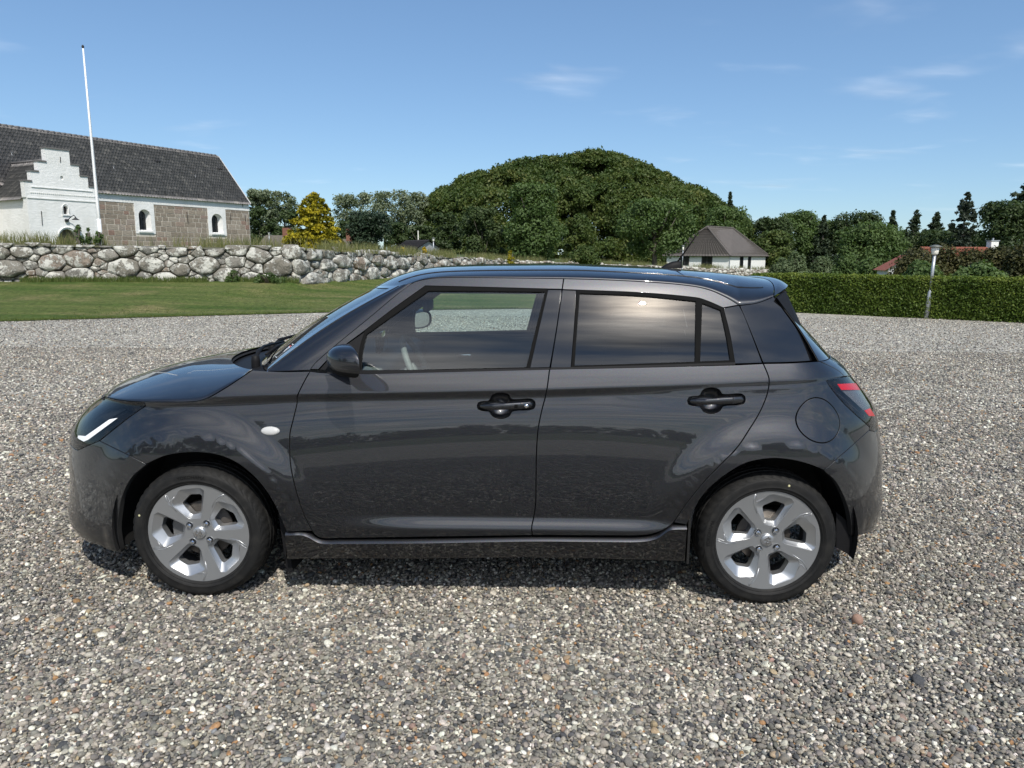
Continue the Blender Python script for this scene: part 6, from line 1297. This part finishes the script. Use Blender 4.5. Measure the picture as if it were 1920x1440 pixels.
mirror(1); mirror(-1)
# ---------------------------------------------------------------- wheels
def chaikin(P, it=2, w=0.2):
    P = np.asarray(P, float)
    for _ in range(it):
        N = np.roll(P, -1, 0); P = np.stack([P * (1 - w) + N * w, P * w + N * (1 - w)], 1).reshape(-1, 2)
    return P
RIM = 0.2270
def rim_y(r): return 0.010 + 0.013 * (1 - np.clip(r / RIM, 0, 1) ** 1.6)
def text_mesh(body, size, extrude=0.0):
    cu = bpy.data.curves.new('lettering', 'FONT'); cu.body = body; cu.size = size; cu.align_x = 'CENTER'; cu.align_y = 'CENTER'; cu.extrude = extrude; cu.resolution_u = 3
    o = bpy.data.objects.new('lettering', cu); COL.objects.link(o); bpy.context.view_layer.update()
    me = bpy.data.meshes.new_from_object(o.evaluated_get(bpy.context.evaluated_depsgraph_get()))
    V = np.array([v.co[:] for v in me.vertices]); F = [tuple(p.vertices) for p in me.polygons]
    bpy.data.objects.remove(o); bpy.data.curves.remove(cu); bpy.data.meshes.remove(me); return V, F
_tx = text_mesh('YOKOHAMA', 0.021)
HOLE = np.array([(-.330, .565), (-.155, .745), (.035, .752), (.068, .71), (.016, .365), (-.162, .325)])
RECS = np.array([(-.505, .560), (-.315, .865), (.085, .912), (.165, .845), (.058, .285), (-.185, .262)])
def rot2(P, a): c, s = math.cos(a), math.sin(a); return np.stack([P[:, 0] * c - P[:, 1] * s, P[:, 0] * s + P[:, 1] * c], 1)
def make_wheel(x, front, ang, letter, emb, da):
    w = empty('wheel', (x, -0.838, ZW), parent=car)
    # tyre
    NS = 192
    pr = [(.219, .012), (.2262, .004), (.2285, .001), (.2310, .0018), (.2335, -.001), (.2375, -.0025), (.241, -.0045), (.244, -.0030), (.256, -.0045), (.268, -.0025), (.2715, -.0015), (.274, .001), (.282, .008), (.289, .017), (.2935, .026), (.2962, .036), (.2972, .050), (.2905, .0515), (.2905, .0585), (.2978, .060), (.298, .088), (.2915, .0895), (.2915, .0965), (.298, .098), (.2978, .125), (.291, .1265), (.291, .1335), (.297, .135), (.2955, .155), (.288, .168), (.272, .182), (.245, .187), (.222, .183), (.212, .172)]
    V = []
    for i, (r, y) in enumerate(pr):
        for k in range(NS):
            a = 2 * math.pi * (k + (0.35 * i if 12 <= i <= 16 else 0)) / NS
            rr = r - (0.0026 if (12 <= i <= 16 or 26 < i < 29) and k % 4 == 0 else 0.0) - (0.003 if i in (20, 24) and k % 4 == 2 else 0)
            yy = y + (0.0012 if 12 <= i <= 15 and k % 4 == 0 else 0)
            V.append((rr * math.cos(a), yy, max(rr * math.sin(a), -0.2905)))
    Q = [(i * NS + k, (i + 1) * NS + k, (i + 1) * NS + (k + 1) % NS, i * NS + (k + 1) % NS)[::-1] for i in range(len(pr) - 1) for k in range(NS)]
    ty = mk('tyre', V, Q, M_tyre, w, True); m = ty.modifiers.new('split', 'EDGE_SPLIT'); m.split_angle = R_(38)
    Vt, Ft = _tx; V = []
    for p in Vt:
        r = 0.2565 + p[1]; a = letter - p[0] / 0.2565; V.append((r * math.cos(a), -0.0052, r * math.sin(a)))
    mk('lettering', V, Ft, M_rub, ty)
    MB().lathe([(0, -0.0008), (0.0045, -0.0006), (0.005, 0.001)], 12, 'y', (0.2585 * math.cos(da), -0.0044, 0.2585 * math.sin(da))).build('balance_dot', M_dot, ty)
    # rim face
    out = np.array([(RIM * math.cos(t), RIM * math.sin(t)) for t in np.linspace(0, 2 * math.pi, 144, endpoint=False)])
    recs = [rot2(chaikin(RECS, 2, 0.10) * RIM, ang + 2 * math.pi * k / 5) for k in range(5)]; hols = [rot2(chaikin(HOLE, 2, 0.11) * RIM, ang + 2 * math.pi * k / 5) for k in range(5)]
    lugs = [(0.0535 * math.cos(a), 0.0535 * math.sin(a)) for a in (R_(52), R_(142), R_(232), R_(322))]
    lh = [cup(c, 0.0155, 0.0155) for c in lugs]
    lh = [h for h in lh]
    S = lambda u, z: np.stack([u, rim_y(np.hypot(u, z)), z], -1)
    rim = panel('rim', S, out, M_silver, w, holes=[r[::-1] if _area(r) > 0 else r for r in recs] + lh, gap=0.0, depth=0.004, du=0.012, dz=0.012, mirror=False, edge=M_silver)
    V = []; Fc = []; b = 0
    for r, h in zip(recs, hols):
        k = len(r); yr = rim_y(np.hypot(r[:, 0], r[:, 1])); yh = rim_y(np.hypot(h[:, 0], h[:, 1]))
        mid = r * 0.93 + h * 0.07
        for P, Y in ((r, yr + 0.0005), (mid, yr * 0.9 + yh * 0.1 + 0.004), (h, yh + 0.020), (h, yh + 0.024), (h * 1.0, yh + 0.055)): V += [(p[0], y, p[1]) for p, y in zip(P, Y)]
        for i in range(4):
            for j in range(k): Fc.append((b + i * k + j, b + (i + 1) * k + j, b + (i + 1) * k + (j + 1) % k, b + i * k + (j + 1) % k))
        b += 5 * k
    sp_o = mk('spoke_flank', V, Fc, M_silver, rim, True); m = sp_o.modifiers.new('split', 'EDGE_SPLIT'); m.split_angle = R_(28)
    # raised hook lines beside each opening
    for k in range(5):
        hk = MB()
        q = rot2(np.array([(-.585, .755), (-.565, .645), (-.535, .565), (-.40, .42)]) * RIM, ang + 2 * math.pi * k / 5)
        hk.tube([(p[0], rim_y(np.hypot(*p)) - 0.0002, p[1]) for p in q], 0.0016, 6)
        q = rot2(np.array([(-.585, .755), (-.545, .735), (-.52, .64), (-.50, .625), (-.415, .72)]) * RIM, ang + 2 * math.pi * k / 5)
        hk.tube([(p[0], rim_y(np.hypot(*p)) - 0.0002, p[1]) for p in q], 0.0013, 6)
        hk.build('trim_line', M_silver, rim, True)
    MB().lathe([(RIM - 0.0005, 0.0100), (RIM + 0.001, 0.0105), (RIM + 0.0015, 0.013), (RIM - 0.004, 0.022), (RIM - 0.012, 0.035), (0.192, 0.055), (0.186, 0.09), (0.186, 0.15), (0.205, 0.176)], 96, 'y').build('barrel', M_steel2, rim, True)
    for c in lugs: MB().lathe([(0.0155, 0.020), (0.0150, 0.034), (0.0, 0.035)], 16, 'y', (c[0], 0, c[1])).build('lug_seat', M_silver, rim, True)
    for c in lugs:
        n = MB(); V = []
        for (r, y) in ((0.0, 0.0075), (0.006, 0.0085), (0.0098, 0.0125), (0.0105, 0.016), (0.0105, 0.034)):
            for k in range(6): a = math.pi / 3 * k + 0.3; V.append((c[0] + r * math.cos(a), y, c[1] + r * math.sin(a)))
        n.add(V, [(i * 6 + k, (i + 1) * 6 + k, (i + 1) * 6 + (k + 1) % 6, i * 6 + (k + 1) % 6) for i in range(4) for k in range(6)]).build('lug_nut', M_chrome, w)
    cap = MB().lathe([(0, 0.0115), (0.020, 0.012), (0.026, 0.014), (0.028, 0.018), (0.028, 0.03)], 40, 'y').build('centre_cap', M_silver, w, True)
    e = [(-.95, .28), (0, .95), (.70, .45), (.35, .22), (0, .46), (-.28, .27)]; e = e + [(-a, -b) for a, b in e]; e = rot2(np.array(e) * 0.0195, emb)
    k = len(e); mk('emblem', [(p[0], 0.0095, p[1]) for p in e] + [(p[0], 0.014, p[1]) for p in e], [tuple(range(k))] + [(i, i + k, (i + 1) % k + k, (i + 1) % k) for i in range(k)], M_chrome, cap)
    # brake behind the spokes
    rd = 0.127 if front else 0.118
    MB().lathe([(0.045, 0.062), (0.070, 0.062), (0.072, 0.078), (rd - 0.003, 0.078), (rd, 0.081), (rd, 0.095), (0.03, 0.098)], 64, 'y').build('brake_disc', M_steel, w, True)
    if front:
        cl = MB(); V = []
        for i in range(9):
            a = R_(150 + 60 * i / 8)
            for (r, y) in ((0.085, 0.066), (0.138, 0.066), (0.142, 0.10), (0.085, 0.10)): V.append((r * math.cos(a), y, r * math.sin(a)))
        cl.add(V, [(i * 4 + j, i * 4 + (j + 1) % 4, i * 4 + 4 + (j + 1) % 4, i * 4 + 4 + j) for i in range(8) for j in range(4)] + [(0, 1, 2, 3), (35, 34, 33, 32)]).build('brake_caliper', M_steel2, w)
    vl = rot2(np.array([(-.93 * RIM * 0.9, 0.09)]) if front else np.array([(0.01, .82 * RIM)]), 0.0)[0]
    MB().lathe([(0.0, -0.004), (0.004, -0.0035), (0.0045, 0.02)], 10, 'y', (vl[0], 0.034, vl[1])).build('valve', M_chrome, w, True)
    return w
M_dot = mat('tyre_dot_yellow', (0.55, 0.52, 0.30), 0.7)
M_steel2 = mat('cast_grey', (0.17, 0.17, 0.17), 0.5, 0.6)
wf = make_wheel(-RW, True, 0.0, R_(92), R_(75), R_(161)); wr = make_wheel(RW, False, R_(-20), R_(172), 0.0, R_(75))
for w0 in (wf, wr):
    w2 = copy_tree(w0, car); w2.location = (w0.location.x, 0.838, ZW); w2.rotation_euler = (0, 0, math.pi)
# ---------------------------------------------------------------- underside, arches, flaps
for sgn in (-1, 1):
    for xw in (-RW, RW):
        V = []; n = 40; rr = 0.385; ya, yb = 0.815, 0.44
        ths = np.linspace(R_(-24 if xw < 0 else -13), R_(194 if xw < 0 else 204), n)
        for y in (ya, yb): V += [(xw + rr * math.cos(a), y * sgn, ZW + rr * math.sin(a)) for a in ths]
        f = [(i, i + 1, n + i + 1, n + i) for i in range(n - 1)]
        V += [(xw, yb * sgn, ZW + 0.12)]; f += [(n + i, n + i + 1, 2 * n) for i in range(n - 1) if ths[i] > R_(15) and ths[i] < R_(160)]
        mk('arch_liner', V, f, M_gap, car)
    for (px, yo, w_) in ((((521, 955), (529, 955), (549, 1070), (538, 1074)), 0.80, 0.16), (((1568, 960), (1598, 985), (1598, 1034), (1594, 1041), (1568, 1027)), 0.775, 0.15)):
        q = [onplane(u, v, -yo) for u, v in px]; k = len(q)
        V = [(p[0], -yo * sgn, p[2]) for p in q] + [(p[0] + 0.012, -(yo - w_) * sgn, p[2]) for p in q]
        mk('mud_flap', V, [tuple(range(k)), tuple(range(2 * k - 1, k - 1, -1))] + [(i, i + k, (i + 1) % k + k, (i + 1) % k) for i in range(k)], M_plas, car)
MB().box((0, 0, 0.255), (3.2, 0.84, 0.09)).box((0.02, 0, 0.262), (1.66, 1.50, 0.075)).build('floor_pan', M_gap, car)
MB().box((-1.42, 0, 0.50), (0.86, 0.86, 0.56), bev=0.03).build('engine_bay', M_gap, car)
MB().box((1.40, 0, 0.56), (0.66, 0.86, 0.52), bev=0.03).build('boot_box', M_gap, car)
for sgn in (-1, 1):
    MB().tube([(-RW, sgn * 0.75, ZW), (-RW + 0.02, 0, ZW - 0.02)], 0.02, 8).tube([(RW, sgn * 0.75, ZW), (RW, 0, ZW)], 0.025, 8).build('axle', M_gap, car)
for sgn in (-1, 1): MB().box((0.893, 0.62 * sgn, 0.30), (0.010, 0.38, 0.25)).build('sun_block_plate', M_gap, car)  # added plates: stop sun leaking through the arch gap ahead of the rear wheels
# ---------------------------------------------------------------- cabin
for sgn, dr, dr2 in ((-1, front_door, rear_door), (1, front_door_far, rear_door_far)):
    for (x0, x1, d_) in ((-0.76, 0.24, dr), (0.29, 1.02, dr2)):
        V = []; ys = [(0.70, 0.30), (0.675, 0.40), (0.70, 0.62), (0.66, 0.72), (0.655, 0.78), (0.70, 0.82), (0.725, 0.985), (0.75, 1.00)]
        for x in (x0, x1): V += [(x, y * sgn, z) for y, z in ys]
        mk('door_card', V, [(i, i + 1, i + 9, i + 8) for i in range(7)], M_int, d_)
    MB().box((-0.20, 0.69 * sgn, 0.87), (0.10, 0.015, 0.02), bev=0.004).build('inner_handle', M_chrome, dr, True)
V = []; dash = [(-1.05, 0.93), (-0.95, 0.965), (-0.80, 0.985), (-0.66, 0.995), (-0.56, 0.985), (-0.50, 0.955), (-0.49, 0.90), (-0.52, 0.80), (-0.50, 0.68), (-0.58, 0.45)]
ny = 21
for j in range(ny):
    y = -0.70 + 1.40 * j / (ny - 1); hump = 0.035 * math.exp(-((y + 0.37) / 0.16) ** 2)
    V += [(x + 0.05 * (abs(y) / 0.7) ** 2, y, z + (hump if 2 <= i <= 5 else 0)) for i, (x, z) in enumerate(dash)]
mk('dashboard', V, [tuple(q) for q in grid_faces(ny, len(dash))], M_int, car, True)
sc_c = onplane(716, 641, -0.02)
MB().box(tuple(sc_c), (0.02, 0.24, 0.125), bev=0.006).build('centre_screen', M_gloss, car, True)
st_t = onplane(757, 634, -0.37); ax = Vector((0.90, 0, 0.42)).normalized(); up = Vector((-0.42, 0, 0.90)).normalized(); sd = Vector((0, 1, 0)); c0 = Vector(st_t) - up * 0.18
sw = empty('steering_wheel', parent=car)
ring = [c0 + (up * math.cos(t) + sd * math.sin(t)) * 0.18 for t in np.linspace(0, 2 * math.pi, 41)]
MB().tube(ring, 0.015, 10, False).build('wheel_rim', M_int, sw, True)
sm = MB()
for t in (R_(90), R_(-90), R_(180)): sm.tube([c0 - ax * 0.03, c0 + (up * math.cos(t) + sd * math.sin(t)) * 0.175], [0.022, 0.012], 8)
sm.build('wheel_spokes', M_int, sw, True)
MB().tube([c0 - ax * 0.30, c0 - ax * 0.05, c0 - ax * 0.01], [0.05, 0.055, 0.06], 16).build('steering_column', M_int, sw, True)
rm = onplane(803, 572, 0.0); MB().box(tuple(rm), (0.03, 0.22, 0.062), bev=0.012).tube([rm, rm + (-0.10, 0, 0.03)], 0.008, 8).build('rear_view_mirror', M_int, car, True)
def cushion(name, c, d, tilt, parent, bev=0.045):
    bm = bmesh.new(); bmesh.ops.create_cube(bm, size=1.0); bmesh.ops.scale(bm, vec=d, verts=bm.verts); bmesh.ops.bevel(bm, geom=bm.edges[:], offset=bev, segments=4, affect='EDGES', profile=0.6)
    bmesh.ops.rotate(bm, cent=(0, 0, 0), matrix=Matrix.Rotation(tilt, 3, 'Y'), verts=bm.verts); bmesh.ops.translate(bm, vec=c, verts=bm.verts); bm.verts.index_update()
    o = mk(name, [v.co[:] for v in bm.verts], [[v.index for v in f.verts] for f in bm.faces], M_seat, parent, True); bm.free(); return o
for y in (-0.36, 0.36):
    s_ = empty('front_seat', parent=car)
    cushion('seat_cushion', (0.06, y, 0.52), (0.50, 0.48, 0.16), R_(-8), s_); cushion('seat_back', (0.40, y, 0.83), (0.14, 0.46, 0.62), R_(16), s_); cushion('headrest', (0.52, y, 1.205), (0.10, 0.26, 0.18), R_(12), s_)
    MB().tube([(0.48, y - 0.05, 1.10), (0.50, y - 0.05, 1.16)], 0.006, 6).tube([(0.48, y + 0.05, 1.10), (0.50, y + 0.05, 1.16)], 0.006, 6).build('headrest_post', M_chrome, s_)
rs = empty('rear_seat', parent=car); cushion('seat_cushion', (0.92, 0, 0.50), (0.46, 1.20, 0.16), R_(-8), rs); cushion('seat_back', (1.20, 0, 0.80), (0.14, 1.20, 0.55), R_(18), rs)
for y in (-0.36, 0.36): cushion('headrest', (1.31, y, 1.10), (0.09, 0.26, 0.13), R_(14), rs)
# ---------------------------------------------------------------- sticker in the windscreen corner
sa = lambda a, b: f_ws(np.array([a]), np.array([b]))[0] + (-0.0035, -0.001, 0.0035)
a0, a1, b0, b1 = 0.105, 0.245, -0.905, -0.845
st_o = empty('windscreen_sticker', parent=ws)
def stq(al, bl_): return sa(a0 + (a1 - a0) * al, b0 + (b1 - b0) * bl_)
def strip(name, pts, m): mk(name, [stq(*p) for p in pts], [tuple(range(len(pts)))], m, st_o)
M_stw = mat('sticker_white', (0.75, 0.77, 0.78), 0.5); M_stb = mat('sticker_blue', (0.02, 0.14, 0.45), 0.5); M_str = mat('sticker_red', (0.5, 0.02, 0.03), 0.5)
strip('frame_line', [(0, 0), (1, 0), (1, 0.07), (0, 0.07)], M_stw); strip('frame_line', [(0.96, 0.07), (1, 0.07), (1, 1), (0.96, 1)], M_stw); strip('frame_line', [(0, 0.07), (0.03, 0.07), (0.03, 1), (0, 1)], M_stw)
strip('pennant', [(0.36, 0.30), (0.80, 0.22), (0.80, 0.88)], M_stw); strip('pennant_edge', [(0.805, 0.2), (0.88, 0.2), (0.88, 0.9), (0.805, 0.9)], M_str); strip('pennant_mark', [(0.66, 0.42), (0.74, 0.40), (0.74, 0.68), (0.66, 0.62)], M_stb)
# ================================================================ gravel
M_gbed = mat('gravel_bed', (0.3, 0.29, 0.27), 0.9); nt = NT(M_gbed); c = nt.coord('Object')
def stone_ramp(nt, f): return nt.ramp(f, [(0.0, (0.07, 0.07, 0.072)), (0.14, (0.14, 0.137, 0.13)), (0.32, (0.25, 0.237, 0.213)), (0.50, (0.35, 0.332, 0.295)), (0.64, (0.30, 0.265, 0.22)), (0.76, (0.46, 0.437, 0.39)), (0.90, (0.62, 0.60, 0.545)), (1.0, (0.72, 0.70, 0.64))])
_w = nt.new('ShaderNodeVectorMath', _operation='ADD'); nt.link(c, _w.inputs[0]); _wn = nt.new('ShaderNodeTexNoise'); _wn.inputs['Scale'].default_value = 40; nt.link(c, _wn.inputs['Vector'])
_ws = nt.new('ShaderNodeVectorMath', _operation='SCALE'); nt.link(_wn.outputs['Color'], _ws.inputs[0]); _ws.inputs['Scale'].default_value = 0.012; nt.link(_ws.outputs[0], _w.inputs[1])
_vd = nt.new('ShaderNodeTexVoronoi'); _vd.inputs['Scale'].default_value = 46; nt.link(_w.outputs[0], _vd.inputs['Vector'])
_vb = nt.new('ShaderNodeTexVoronoi'); _vb.inputs['Scale'].default_value = 19; nt.link(_w.outputs[0], _vb.inputs['Vector'])
_sp = nt.new('ShaderNodeSeparateColor'); nt.link(_vd.outputs['Color'], _sp.inputs[0]); _sb = nt.new('ShaderNodeSeparateColor'); nt.link(_vb.outputs['Color'], _sb.inputs[0])
_c1 = stone_ramp(nt, _sp.outputs[0]); _c2 = stone_ramp(nt, _sb.outputs[0]); _pk = nt.ramp(_sb.outputs[1], [(0.78, (0, 0, 0)), (0.80, (1, 1, 1))])
_cc = nt.mix(1.0, nt.mix(_pk, _c1, _c2), (1.0, 0.995, 0.945), 'MULTIPLY'); nt.color(_cc)
nt.bump(nt.math('SUBTRACT', 1.0, nt.math('ADD', nt.math('MULTIPLY', _vd.outputs['Distance'], 0.6), nt.math('MULTIPLY', _vb.outputs['Distance'], 0.5))), 1.0, 0.02)
gx = np.linspace(-44, 46, 46); gy = np.linspace(-16, 24, 41); A, B = np.meshgrid(gx, gy, indexing='ij')
# the bed follows the lawn edge: cut where the lawn begins
ye = np.interp(A, EDGE[:, 0], EDGE[:, 1]) + 0.25; lim = np.where((A > EDGE[0, 0]) & (A < EDGE[-1, 0]), ye, np.where(A <= EDGE[0, 0], EDGE[0, 1], 26))
Bc = np.minimum(B, lim); V = np.stack([A, Bc, -0.004 + 0 * A], -1).reshape(-1, 3)
bed = tag(mk('gravel_ground', V, grid_faces(46, 41), M_gbed, smooth=True), kind='structure')
# pebbles: six stone shapes, scattered as real stones where one can tell them apart
M_peb = mat('pebble', (0.3, 0.3, 0.3), 0.75); nt = NT(M_peb); pc = nt.attr('pcol', 'INSTANCER', 'Color'); c = nt.coord('Object')
_n1 = nt.noise(c, 2.2, 5, 0.7); _n2 = nt.noise(c, 7.0, 4, 0.7)
nt.color(nt.mix(0.55, pc, nt.mix(1.0, pc, nt.ramp(_n1, [(0.30, (0.45, 0.45, 0.46)), (0.5, (1, 1, 1)), (0.72, (1.55, 1.5, 1.42))]), 'MULTIPLY'))); nt.bump(_n2, 0.35, 0.15)
vcol = bpy.data.collections.new('pebble_shapes')
for k in range(7):
    bm = bmesh.new(); bmesh.ops.create_icosphere(bm, subdivisions=2, radius=1.0); rr = np.random.default_rng(300 + k)
    cuts = [(Vector(rr.normal(size=3)).normalized(), rr.uniform(0.55, 0.85)) for _ in range(5 if k % 2 else 2)]; ax = rr.uniform(0.75, 1.25, 3)
    for v in bm.verts:
        p = v.co.copy()
        for n_, d_ in cuts:
            e_ = p.dot(n_) - d_
            if e_ > 0: p -= n_ * e_ * 0.85
        p *= 1 + 0.12 * math.sin(3.1 * p.x + k) * math.cos(2.7 * p.y - k) ; v.co = Vector((p.x * ax[0], p.y * ax[1] * 0.85, p.z * ax[2] * 0.68))
    me = bpy.data.meshes.new('pebble_shape'); bm.to_mesh(me); bm.free(); me.materials.append(M_peb); me.polygons.foreach_set('use_smooth', np.ones(len(me.polygons), dtype=bool)); vcol.objects.link(bpy.data.objects.new('pebble_shape', me))
r = np.random.default_rng(17); P = []; SZ = []
def layer(y0, y1, sp, smin, smax, zlo, zhi, prob=1.0, margin=0.5):
    ys = np.arange(y0, y1, sp)
    for y in ys:
        xw = 0.76 * y + margin; xs = np.arange(-xw, xw, sp); n = len(xs)
        if prob < 1: m = r.random(n) < prob; xs = xs[m]; n = len(xs)
        q = np.stack([xs + r.uniform(-0.5, 0.5, n) * sp, y + r.uniform(-0.5, 0.5, n) * sp, r.uniform(zlo, zhi, n)], 1); P.append(q); SZ.append(smin * (smax / smin) ** (r.random(n) ** 1.7))
layer(1.55, 4.6, 0.0135, 0.0052, 0.0105, -0.003, 0.004); layer(1.55, 4.6, 0.026, 0.007, 0.0155, 0.0, 0.006, 0.8); layer(1.55, 4.6, 0.12, 0.013, 0.019, 0.0, 0.005, 0.5)
layer(4.6, 7.0, 0.020, 0.007, 0.013, -0.003, 0.005); layer(4.6, 7.0, 0.045, 0.011, 0.02, 0.0, 0.006, 0.7)
layer(7.0, 11.5, 0.030, 0.008, 0.015, -0.003, 0.005, 0.9); layer(11.5, 18.0, 0.06, 0.009, 0.017, -0.002, 0.004, 0.8)
q = np.stack(np.meshgrid(np.arange(-3.6, 3.6, 0.03), np.arange(-3.0, 1.55, 0.03), indexing='ij'), -1).reshape(-1, 2); q = q[np.abs(q[:, 0]) < 3.7]; n = len(q)
P.append(np.column_stack([q + r.uniform(-0.014, 0.014, (n, 2)), r.uniform(-0.003, 0.006, n)])); SZ.append(0.010 * 2.0 ** r.random(n))
P = np.vstack(P); SZ = np.concatenate(SZ)
ok = P[:, 1] < np.interp(P[:, 0], EDGE[:, 0], EDGE[:, 1]) - 0.02
hl_ = np.interp(P[:, 0], [h0[0], h1[0]], [h0[1], h1[1]]); ok &= ~((P[:, 0] > h0[0]) & (P[:, 1] > hl_ - 0.02)); P = P[ok]; SZ = SZ[ok]; n = len(P)
# a slight unevenness, raked by tyres
P[:, 2] += 0.006 * (vnoise(P[:, 0], P[:, 1], 2.3, 1) - 0.5) + 0.004 * (vnoise(P[:, 0], P[:, 1], 6.0, 2) - 0.5)
pal = np.array([(0.055, 0.057, 0.062), (0.085, 0.086, 0.09), (0.12, 0.118, 0.112), (0.17, 0.162, 0.15), (0.215, 0.20, 0.18), (0.26, 0.245, 0.22), (0.20, 0.185, 0.16), (0.31, 0.29, 0.26), (0.40, 0.375, 0.33), (0.52, 0.50, 0.45), (0.66, 0.645, 0.59), (0.32, 0.25, 0.17), (0.30, 0.175, 0.09), (0.25, 0.175, 0.145), (0.21, 0.225, 0.24)])
pw = np.array([6, 9, 12, 15, 14, 12, 10, 9, 8.5, 7.5, 5.5, 3.0, 1.3, 1.4, 1.2]); ci = r.choice(len(pal), n, p=pw / pw.sum()); col = pal[ci] * (1 + 0.30 * (vnoise(P[:, 0], P[:, 1], 0.8, 9) - 0.5) + 0.2 * (vnoise(P[:, 0], P[:, 1], 3.1, 12) - 0.5))[:, None] * np.array([1.11, 1.08, 1.01]) * r.uniform(0.82, 1.2, (n, 1)) * r.uniform(0.96, 1.04, (n, 3))
me = bpy.data.meshes.new('gravel'); me.vertices.add(n); me.vertices.foreach_set('co', P.astype(np.float32).ravel())
def va(nm, typ, arr, key): a = me.attributes.new(nm, typ, 'POINT'); a.data.foreach_set(key, np.ascontiguousarray(arr).ravel())
va('pscl', 'FLOAT_VECTOR', (SZ[:, None] * r.uniform(0.75, 1.3, (n, 3))).astype(np.float32), 'vector')
va('prot', 'FLOAT_VECTOR', np.stack([r.normal(0, 0.32, n), r.normal(0, 0.32, n), r.uniform(0, 6.283, n)], 1).astype(np.float32), 'vector')
va('pidx', 'INT', r.integers(0, 7, n).astype(np.int32), 'value')
va('pcol', 'FLOAT_COLOR', np.column_stack([col, np.ones(n)]).astype(np.float32), 'color')
gravel = bpy.data.objects.new('gravel', me); COL.objects.link(gravel); tag(gravel, 'grey, white and tan beach pebbles covering the parking area', 'gravel', kind='stuff')
ng = bpy.data.node_groups.new('pebbles', 'GeometryNodeTree'); ng.interface.new_socket('Geometry', in_out='INPUT', socket_type='NodeSocketGeometry'); ng.interface.new_socket('Geometry', in_out='OUTPUT', socket_type='NodeSocketGeometry')
gi = ng.nodes.new('NodeGroupInput'); go = ng.nodes.new('NodeGroupOutput'); ip = ng.nodes.new('GeometryNodeInstanceOnPoints'); ci_ = ng.nodes.new('GeometryNodeCollectionInfo'); ci_.inputs['Collection'].default_value = vcol; ci_.inputs['Separate Children'].default_value = True; ci_.inputs['Reset Children'].default_value = True
def na_(nm, t): x = ng.nodes.new('GeometryNodeInputNamedAttribute'); x.data_type = t; x.inputs['Name'].default_value = nm; return x.outputs[0]
ip.inputs['Pick Instance'].default_value = True
ng.links.new(gi.outputs[0], ip.inputs['Points']); ng.links.new(ci_.outputs[0], ip.inputs['Instance']); ng.links.new(na_('pidx', 'INT'), ip.inputs['Instance Index']); ng.links.new(na_('prot', 'FLOAT_VECTOR'), ip.inputs['Rotation']); ng.links.new(na_('pscl', 'FLOAT_VECTOR'), ip.inputs['Scale']); ng.links.new(ip.outputs[0], go.inputs[0])
gravel.modifiers.new('pebbles', 'NODES').node_group = ng
print('PEBBLES', n)
# one larger stone that stands out
p = ground_at(1607, 1162, 0.015); bm = bmesh.new(); bmesh.ops.create_icosphere(bm, subdivisions=3, radius=0.023)
for v in bm.verts: v.co *= 1 + 0.12 * math.sin(60 * v.co.x) * math.cos(70 * v.co.z) + 0.06 * math.sin(150 * v.co.y)
me = bpy.data.meshes.new('red_pebble'); bm.to_mesh(me); bm.free(); m_ = mat('reddish_granite', (0.34, 0.17, 0.105), 0.85); nt = NT(m_); nt.color(nt.mix(nt.noise(nt.coord('Object'), 160, 4, 0.7), (0.19, 0.115, 0.085), (0.34, 0.22, 0.16))); me.materials.append(m_); me.polygons.foreach_set('use_smooth', np.ones(len(me.polygons), dtype=bool))
o = bpy.data.objects.new('red_pebble', me); COL.objects.link(o); o.location = p; tag(o, 'reddish brown round stone on the gravel behind the rear wheel', 'stone')
